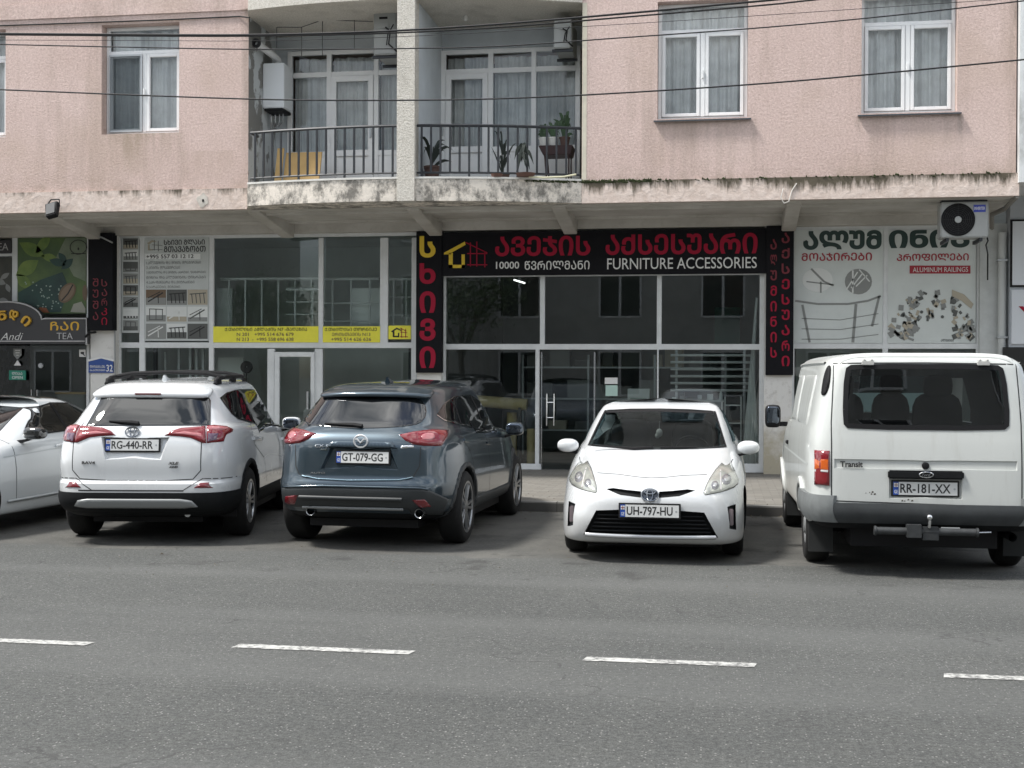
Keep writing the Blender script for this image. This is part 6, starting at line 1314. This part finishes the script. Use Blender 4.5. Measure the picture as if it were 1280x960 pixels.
# hollow cabin with the windscreen and side windows cut through
cab = loft([(.45, -1.5, .45, .75, .62, 5, 5), (.8, -1.7, .8, .95, .66, 5, 5), (1.0, -1.8, .93, 1.02, .68, 4.5, 4), (1.12, -1.75, 1.06, .86, .64, 4.2, 3.6), (1.26, -1.42, 1.21, .55, .585, 4, 3.6), (1.34, -1.05, 1.31, .26, .53, 4, 3.6), (1.375, -.8, 1.37, .0, .44, 3.6, 3.4), (1.39, -.6, 1.39, -.2, .25, 3, 3)], 'cutter', SEATM, .06, 30)
pr.cutter(cab)
WS = [(-.672, .997), (-.562, 1.322), (-.3, 1.338), (0, 1.342), (.3, 1.338), (.562, 1.322), (.672, .997), (.3, .985), (0, .98), (-.3, .985)]
pr.cutter(MB().prism(WS, lambda a, b: (a, 3, b), lambda a, b: (a, .1, b)), PWHITE)
SWN = [(.62, 1.03), (.25, 1.27), (-.1, 1.33), (-.7, 1.31), (-1.2, 1.17), (-1.2, 1.08), (.0, 1.02)]
for sg in (1, -1): pr.cutter(MB().prism(SWN, lambda a, b: (1.2*sg, a, b), lambda a, b: (.4*sg, a, b)), PWHITE)
for sg in (1, -1):
    pr.pocket([(.76*sg, .535), (.68*sg, .525), (.70*sg, .32), (.765*sg, .30)], .03, 'front', .012, TRIM)
GR = [(-.60, .25), (-.48, .478), (-.25, .495), (.25, .495), (.48, .478), (.60, .25)]; pr.pocket(GR, .05, 'front', .015, TRIM)
for sg in (1, -1): pr.pocket([(.08*sg, .655), (.08*sg, .600), (.26*sg, .618), (.40*sg, .668), (.33*sg, .678), (.2*sg, .665)], .03, 'front', .003, TRIM)
pr.finish(); C_ = lambda p: Zm(660, 460, 3.84, p)
pr.wheels(.738, (-1.36, 1.34), .31, .185, .20, 5)
pr.patch('windscreen', 'front', WS, CARG, .002, .002, .008, .05, depth=.004)
pr.strip('screen_seal', 'front', WS, .022, BLACK, .006, closed=True)
pr.patch('side_window', 'right', SWN, CARG, .002, .002, .008, .06, mirror=True, depth=.004); pr.strip('window_pillar', 'right', [(-.25, 1.34), (-.3, 1.02)], .05, BLACK, .006, mirror=True)
pr.patch('screen_shade_band', 'front', [(-.555, 1.30), (-.545, 1.319), (0, 1.338), (.545, 1.319), (.555, 1.30), (0, 1.315)], BLACK, .005, .001, .006)
hl = [(.715, .865), (.745, .82), (.785, .73), (.78, .695), (.74, .672), (.62, .648), (.485, .630), (.475, .645), (.495, .705), (.53, .765), (.58, .825), (.635, .870), (.665, .848), (.695, .852)]
pr.patch('headlight', 'front', hl, AGEL, .004, .014, .03, .03, mirror=True)
for xx, zz, rr in ((.665, .735, .042), (.565, .695, .034)):
    pr.patch('projector', 'front', [(xx+rr*math.cos(i*.4488), zz+rr*math.sin(i*.4488)) for i in range(14)], mat('lamp_dark', (.16, .16, .17), .1, coat=1), .019, .006, .02, .02, mirror=True)
    pr.patch('lamp_lens', 'front', [(xx+rr*.55*math.cos(i*.4488), zz+rr*.55*math.sin(i*.4488)) for i in range(14)], mat('lamp_bright', (.5, .5, .5), .05, metal=.6), .027, .006, .012, .015, mirror=True)
pr.strip('lamp_divider', 'front', [(.615, .81), (.615, .66)], .012, CLRL, .019, mirror=True)
pr.strip('headlight_gap', 'front', hl, .008, GAP, .002, closed=True, mirror=True)
pr.strip('bonnet_gap', 'front', [(-.50, .79), (-.3, .785), (-.12, .768), (0, .762), (.12, .768), (.3, .785), (.50, .79)], .008, GAP, .002)
pr.strip('bonnet_gap', 'top', [(.62, 1.75), (.70, 1.45), (.74, 1.15)], .008, GAP, .002, mirror=True)
gy = lambda x, z: pr.hit('front', x, z)[0].y
for i in range(5):
    z = .285+i*.038; hw = .555-(z-.262)*.5
    pr.strip('grille_slat', 'front', [(-hw, z), (0, z), (hw, z)], .012, TRIM, -.03, th=.012)
pr.strip('lip_bar', 'front', [(-.58, .256), (-.3, .25), (0, .248), (.3, .25), (.58, .256)], .032, mat('lip_chrome', (.62, .63, .64), .2, metal=.5), .004, th=.016)
pr.plate(0, gy(0, .48)+.018, .485, 'UH-797-HU', 0, True)
toyota_badge(pr, 0, gy(0, .625)+.01, .628, 1, 1.05, -.3, CHRD); o = pr.patch('emblem_backing', 'front', [(.076*math.cos(i*.3), .628+.053*math.sin(i*.3)) for i in range(21)], mat('emblem_dark', (.04, .05, .07), .2), .002, .004, .01)
for sg in (1, -1):
    fx = .715*sg; fy = gy(fx, .42)-.012; pr.add(MB().box(fx-.022, fx+.022, fy-.02, fy+.004, .35, .50), 'fog_lamp', mat('fog_grey', (.2, .16, .17), .2, coat=1), bevel=.008)
pr.mirror(.895, .80, .985, .108, .085, .068, PWHITE, e=.85)
def seat(c, x, y, z, m=SEATM, w=.24, name='seat'):
    o = MB(); o.add(*superball((x, y, z+.12), (w, .26, .10), .5, 8)); o.add(*superball((x, y-.27, z+.45), (w*.95, .09, .36), .5, 8)); o.add(*superball((x, y-.3, z+.88), (w*.55, .06, .11), .5, 8)); return c.add(o, name, m, smooth=True)
seat(pr, -.33, -.1, .42); seat(pr, .33, -.1, .42); o = MB(); o.add(*superball((0, -1.2, .75), (.55, .1, .42), .4, 8)); pr.add(o, 'rear_seat', SEATM, smooth=True)
pr.add(MB().prism([(.55, .8), (1.0, .92), (.9, .955), (.62, .95), (.5, .88)], lambda a, b: (-.64, a, b), lambda a, b: (.64, a, b)), 'dashboard', mat('dash_dark', (.03, .032, .033), .7), bevel=.02)
pr.add(MB().tube([Vector((-.33, .42+.06*math.sin(a*.3), .9))+Vector((.185*math.cos(a*.3), 0, .175*math.sin(a*.3))) for a in range(22)], .014, 6), 'steering_wheel', BLACK, smooth=True)
pr.add(MB().box(-.11, .11, .33, .36, 1.225, 1.275), 'rear_view_mirror', BLACK, bevel=.01)
B = MB().tube([(0, .34, 1.22), (0, .34, 1.13)], .003, 5); B.add(*superball((0, .34, 1.10), (.035, .02, .045), 1, 6)); B.add(*superball((.02, .335, 1.07), (.025, .02, .03), 1, 6)); pr.add(B, 'hanging_ornament', mat('ornament', (.5, .48, .45), .4), smooth=True)
pr.add(MB().tube([(.62, 1.21, 1.012), (.2, 1.27, .985), (.02, 1.25, 1.0)], [.008, .014, .014], 6), 'wiper', BLACK, smooth=True); pr.add(MB().tube([(-.05, 1.25, .995), (-.4, 1.2, 1.0)], [.012, .007], 6), 'wiper', BLACK, smooth=True)
pr.add(MB().box(-.6, .6, -1.9, 1.8, .12, .2).box(-.78, .78, -.95, .9, .125, .195), 'underbody', BLACK)  # second, wider box added under the floor to deepen the shade there
# ---------------------------------------------------------------- old white van
va = Car('parked_van', 'old white panel van with a wide rear window and tow bar at the right', (1.67, 13.49, .94), [
    (.40, -2.2, .38, 2.2, .88, 14, 8), (.46, -2.275, .45, 2.27, .945, 14, 8), (.60, -2.30, .6, 2.3, .962, 14, 7), (.9, -2.295, .85, 2.28, .97, 14, 6), (1.1, -2.28, 1.0, 2.1, .968, 14, 5), (1.22, -2.265, 1.12, 1.75, .955, 14, 5),
    (1.30, -2.255, 1.2, 1.45, .938, 14, 5), (1.5, -2.225, 1.48, 1.12, .90, 14, 5), (1.7, -2.195, 1.7, .9, .858, 13, 5), (1.79, -2.18, 1.79, .8, .835, 12, 5), (1.835, -2.16, 1.84, .72, .80, 10, 5), (1.865, -2.12, 1.87, .62, .74, 9, 5), (1.885, -2.0, 1.895, .45, .6, 7, 4), (1.90, -1.6, 1.905, 0, .3, 4, 3), (1.902, -1.2, 1.908, -.5, .08, 2, 2)], PVAN, cat='van')
va.arches((-1.35, 1.5), .33, .375, .55)
cab = loft([(.62, -2.17, .62, 1.0, .84, 10, 5), (1.1, -2.16, 1.1, 1.2, .86, 10, 5), (1.3, -2.14, 1.3, 1.1, .85, 10, 5), (1.55, -2.10, 1.55, .92, .80, 9, 5), (1.74, -2.06, 1.74, .7, .74, 8, 5), (1.81, -1.9, 1.81, .4, .6, 6, 4), (1.83, -1.2, 1.83, -.3, .2, 3, 3)], 'cutter', mat('van_lining', (.10, .105, .105), .9), .08, 40)
va.cutter(cab)
VG = chaikin([(-.675, 1.30), (-.655, 1.74), (-.60, 1.775), (.56, 1.775), (.615, 1.74), (.645, 1.30), (.60, 1.262), (-.635, 1.262)], 1)
va.cutter(MB().prism(VG, lambda a, b: (a, -3, b), lambda a, b: (a, -1.9, b)), PVAN)
FWN = [(-.72, 1.30), (-.6, 1.70), (.6, 1.70), (.72, 1.30)]; va.cutter(MB().prism(FWN, lambda a, b: (a, .5, b), lambda a, b: (a, 3, b)), PVAN)
for sg in (1, -1): va.cutter(MB().prism([(.25, 1.22), (.25, 1.68), (.62, 1.68), (1.0, 1.22)], lambda a, b: (1.3*sg, a, b), lambda a, b: (.6*sg, a, b)), PVAN)
va.pocket([(-.765, .992), (.715, .992), (.715, .915), (-.765, .915)], .012, taper=.008)
va.pocket([(-.325, .90), (.285, .90), (.285, .665), (-.325, .665)], .03, taper=.02)
va.finish(zblack=.46, yblack=-1.75); D_ = lambda p: Zm(940, 420, 3.2, p); D2 = lambda p: Zm(960, 430, 3.556, p)
va.wheels(.83, (-1.35, 1.5), .33, .20, .19, 'steel', light=mat('hub_grey', (.30, .31, .31), .5, metal=.5))
va.patch('rear_window', 'rear', VG, glass('van_glass', (.40, .44, .43), 1.5), .003, .002, .01, .05, depth=.006); va.strip('window_seal', 'rear', VG, .042, BLACK, .006, closed=True)
va.patch('windscreen', 'front', [(x, z) for x, z in FWN], CARG, .003, .002, .01, .06, depth=.005)
va.strip('hatch_gap', 'rear', [(-.755, 1.80), (-.785, 1.3), (-.785, .64), (.75, .61), (.75, 1.3), (.73, 1.79)], .010, GAP); va.strip('hatch_gap', 'rear', [(-.755, 1.80), (0, 1.805), (.73, 1.795)], .012, GAP)
for x in (-.48, .46):
    h = va.hit('rear', x, 1.80)[0]; va.add(MB().box(x-.05, x+.05, h.y-.035, h.y+.01, 1.785, 1.82).tube([(x-.03, h.y-.03, 1.825), (x-.03, h.y+.02, 1.84)], .012).tube([(x+.03, h.y-.03, 1.825), (x+.03, h.y+.02, 1.84)], .012), 'hinge', mat('hinge_white', (.5, .5, .48), .5), bevel=.005)
va.strip('rain_gutter', 'left', [(-1.95, 1.80), (-1.2, 1.805), (0, 1.805), (.5, 1.79)], .022, PVAN, .004, th=.014, mirror=True)
V = []; 
va.patch('roof_edge', 'top', [(-.74, -2.14), (.74, -2.14), (.72, -2.06), (-.72, -2.06)], PVAN, .004, .014, .03, .06)
LT = D2([(222, 472), (285, 472), (289, 629), (222, 627)])
va.patch('tail_light', 'rear', [(-.915, 1.06), (-.800, 1.06), (-.800, .765), (-.915, .765)], REDL, .006, .016, .02, mirror=True)
va.patch('orange_section', 'rear', [(-.905, .985), (-.808, .985), (-.808, .90), (-.905, .90)], ORL, .0225, .003, .01, mirror=True); va.patch('white_section', 'rear', [(-.905, .898), (-.808, .898), (-.808, .88), (-.905, .88)], CLRL, .0225, .003, .008, mirror=True)
va.band('rear_bumper', .455, .625, 51, .03, GREYB, yc=-1.7, bulge=.02)
CORN = mat('corner_grey', (.15, .16, .16), .6, var=.25, vs=5)
for a, c in ((51.3, 101), (-51.3, -101)): va.band('bumper_corner', .455, .685, c, .032, CORN, yc=-1.7, bulge=.015, a0=a)
va.stext('badge_letters', 'Transit', 'rear', -.715, -.53, .925, .975, INK, bold=.035)
ph = va.hit('rear', -.02, .87)[0].y
va.add(MB().box(-.325, .285, ph-.03, ph+.03, .835, .905), 'plate_lamp_bar', TRIM, bevel=.012)
ob_ = MB().tube([(-.02+a, ph-.036, .872+b) for a, b in oval(.055, .022)+[(.055, 0)]], .005, 6, cap=False); o = va.add(ob_, 'emblem', CHROME, smooth=True); text('emblem_script', 'Ford', SILV, o, -.055, .015, .862, .884, ph-.031, depth=.003, caps=False, shear=.3)
va.add(MB().lathe([(.03, .0), (.03, -.02), (.02, -.024), (0, -.024)], (-.02, va.hit('rear', -.02, .945)[0].y+.012, .945), 'y', 20), 'lock', BLACK, smooth=True)
va.plate(-.02, va.hit('rear', -.02, .755)[0].y+.02, .752, 'RR-181-XX', -1)
qd = random.Random(9)
for k in range(11):
    x, z = (qd.uniform(-.52, -.42), qd.uniform(.70, .74)) if k < 6 else (qd.uniform(-.22, -.1), qd.uniform(.645, .66)); a = qd.uniform(.004, .011)
    va.patch('paint_chip', 'rear', [(x-a, z-a*.6), (x+a, z-a*.4), (x+a*.7, z+a), (x-a*.6, z+a*.7)], mat('rust_dark', (.06, .045, .035), .9), .001, .0005, .004, .05)
T = MB(); T.tube([(-.43, -2.33, .40), (-.42, -2.33, .40), (.38, -2.33, .40)], .032, 14).tube([(-.44, -2.33, .40), (-.42, -2.33, .40)], .042, 14).tube([(.38, -2.33, .40), (.4, -2.33, .40)], .04, 14)
T.box(-.18, -.06, -2.38, -2.27, .35, .46).box(-.05, .08, -2.36, -2.28, .33, .44); o = va.add(T, 'tow_bar', mat('tow_grey', (.035, .038, .04), .6, var=.3, vs=12), bevel=.004)
MB().tube([(.0, -2.36, .44), (.0, -2.38, .48), (.0, -2.38, .50)], .014, 8).add(*superball((0, -2.38, .525), (.026, .026, .026), 1, 8)).build('tow_ball', CHROME, o, True)
MB().tube([(.1, -2.335, .432), (.25, -2.335, .432)], .008).build('pale_tape', SILV, o); MB().tube([(.4, -2.33, .4), (.5, -2.33, .405)], .007).build('pin', STEEL, o)
va.add(MB().lathe([(.036, -2.2), (.036, -1.5), (.030, -1.5), (.030, -2.19)], (.70, 0, .35), 'y', 16), 'exhaust_pipe', TRIM, smooth=True)
for sg in (1, -1):
    va.add(MB().box(.72*sg, .93*sg, -1.78, -1.765, .14, .42), 'mud_flap', mat('flap_grey', (.025, .027, .027), .85)); va.add(MB().box(.72*sg, .93*sg, 1.05, 1.065, .16, .42), 'mud_flap', mat('flap_grey', (.06, .06, .06)))
va.archtrim(.07, PVAN, 0, 180, .02, .004, 'wheel_arch')
va.strip('side_groove', 'left', [(-2.0, .93), (.9, .93)], .02, mat('groove_grey', (.42, .44, .43), .5), .002, mirror=True)
for a, c in (((-1.7, 1.25), (-.55, 1.70)), ((-.42, 1.25), (.2, 1.70))):
    va.patch('side_panel', 'left', [(a[0], a[1]), (a[0], c[1]), (c[0], c[1]), (c[0], a[1])], PVAN, -.002, .012, .025, .08, mirror=True)
va.strip('door_gap', 'left', [(.22, 1.76), (.22, .55)], .010, GAP, mirror=True); va.strip('door_gap', 'left', [(1.1, 1.3), (1.15, .75)], .010, GAP, mirror=True)
va.patch('air_vent', 'cam', chaikin(D2([(268, 100), (279, 95), (281, 120), (276, 180), (262, 222), (243, 232), (240, 215), (252, 140)]), 1), BLACK, .006, .012, .012, .03)
va.patch('door_handle', 'left', [(.32, .98), (.44, .98), (.44, 1.02), (.32, 1.02)], BLACK, .01, .015, .015, mirror=True)
for sg in (1, -1):
    V, Fc = superball((1.09*sg, 1.05, 1.25), (.085, .05, .125), .45); o = mesh('door_mirror', V, Fc, BLACK, va.root, True)
    V, Fc = superball((1.09*sg, 1.008, 1.262), (.068, .015, .095), .4); mesh('mirror_glass', V, Fc, MIRR, o, True); MB().box(.93*sg, 1.02*sg, 1.03, 1.08, 1.14, 1.19).build('mirror_arm', BLACK, o)
for x in (-.5, .45): seat(va, x, .15, .72, w=.26)
seat(va, .0, .15, .72, w=.2)
va.add(MB().box(-.84, .84, -.36, -.33, .63, 1.22), 'load_bulkhead', SEATM); va.add(MB().box(-.36, -.16, .98, 1.0, 1.56, 1.63), 'rear_view_mirror', BLACK, bevel=.01)
va.add(MB().prism([(.8, 1.0), (1.25, 1.05), (1.25, 1.2), (.9, 1.22)], lambda a, b: (-.8, a, b), lambda a, b: (.8, a, b)), 'dashboard', SEATM, bevel=.03)
va.add(MB().box(-.82, .82, -.9, 1.0, .22, .40).box(-.6, .6, -2.1, 1.9, .24, .395).box(-.75, .75, -1.42, -1.28, .28, .38), 'underbody', BLACK)  # underbody widened to block light reaching the ground below the van
# ---------------------------------------------------------------- silver white sedan at the left edge, nose to the street
sd_ = Car('parked_sedan', 'pale sedan with black roof and dark windows cut by the left edge', (-8.26, 13.62, 176.5), [
    (.17, -2.0, .17, 2.0, .76, 6, 4), (.22, -2.15, .2, 2.16, .86, 6, 4), (.34, -2.27, .32, 2.28, .888, 6, 3.6), (.50, -2.31, .5, 2.31, .90, 6, 3.4), (.66, -2.31, .64, 2.30, .905, 6, 3.2), (.82, -2.3, .74, 2.18, .90, 6, 3.1), (.94, -2.26, .82, 1.85, .885, 6, 3.1), (1.0, -2.1, .90, 1.35, .865, 6, 3.3),
    (1.02, -1.85, .95, 1.02, .84, 5.5, 3.6), (1.06, -1.65, .99, .88, .815, 5, 3.6), (1.12, -1.5, 1.06, .72, .77, 4.6, 3.6), (1.24, -1.2, 1.21, .36, .70, 4.2, 3.6), (1.345, -.88, 1.335, .0, .635, 4, 3.6), (1.395, -.68, 1.39, -.2, .57, 4, 3.6), (1.415, -.6, 1.415, -.32, .4, 3.4, 3.2), (1.425, -.5, 1.425, -.42, .1, 2, 2)], PSED)
sd_.arches((-1.4, 1.41), .325, .36)
SG = [(.50, 1.014), (.30, 1.15), (.24, 1.18), (.1, 1.30), (-.25, 1.345), (-.7, 1.335), (-1.15, 1.21), (-1.42, 1.08), (-1.35, 1.05), (-.4, 1.035), (.3, 1.01)]
sd_.finish(); sd_.wheels(.79, (-1.4, 1.41), .325, .225, .235, 5, light=mat('rim_black', (.05, .05, .055), .35, metal=.5))
sd_.patch('side_window', 'left', SG, DARKG, .002, .003, .01, .05, mirror=True); sd_.strip('window_pillar', 'left', [(-.22, 1.35), (-.32, 1.03)], .05, BLACK, .007, mirror=True)
sd_.strip('window_trim', 'left', SG, .018, BLACK, .006, closed=True, mirror=True)
sd_.patch('windscreen', 'front', [(-.60, 1.0), (-.51, 1.30), (0, 1.325), (.51, 1.30), (.60, 1.0), (0, .975)], DARKG, .003, .003, .01, .05)
sd_.patch('roof_panel', 'top', [(-.52, -.15), (.52, -.15), (.56, -.5), (.54, -.95), (-.54, -.95), (-.56, -.5)], PBLACK, .003, .004, .02, .06)
sd_.strip('door_gap', 'left', [(.78, 1.0), (.82, .8), (.80, .35)], .008, GAP, mirror=True); sd_.strip('door_gap', 'left', [(-.33, 1.03), (-.36, .4)], .008, GAP, mirror=True)
sd_.strip('side_crease', 'left', [(1.0, .80), (.2, .84), (-1.8, .90)], .014, mat('crease_silver', (.42, .45, .46), .3, coat=1), .002, mirror=True); sd_.strip('sill_line', 'left', [(.95, .33), (-.95, .36)], .03, mat('crease_silver', (.4, .4, .4)), .002, th=.012, mirror=True)
for y in (-.02, -1.08): sd_.patch('door_handle', 'left', [(y-.09, .865), (y+.09, .855), (y+.09, .885), (y-.09, .895)], PSED, .022, .012, .015, mirror=True, depth=.01)
sd_.mirror(.99, .62, 1.04, .115, .09, .068, PBLACK)
sd_.patch('headlight', 'front', [(.50, .70), (.80, .74), (.83, .66), (.78, .62), (.5, .60)], CLRL, .004, .012, .02, mirror=True); sd_.patch('kidney_grille', 'front', [(.03, .72), (.33, .71), (.30, .55), (.03, .55)], TRIM, .004, .012, .02, mirror=True)
sd_.add(MB().box(-.6, .6, -1.8, 1.8, .15, .2), 'underbody', BLACK)
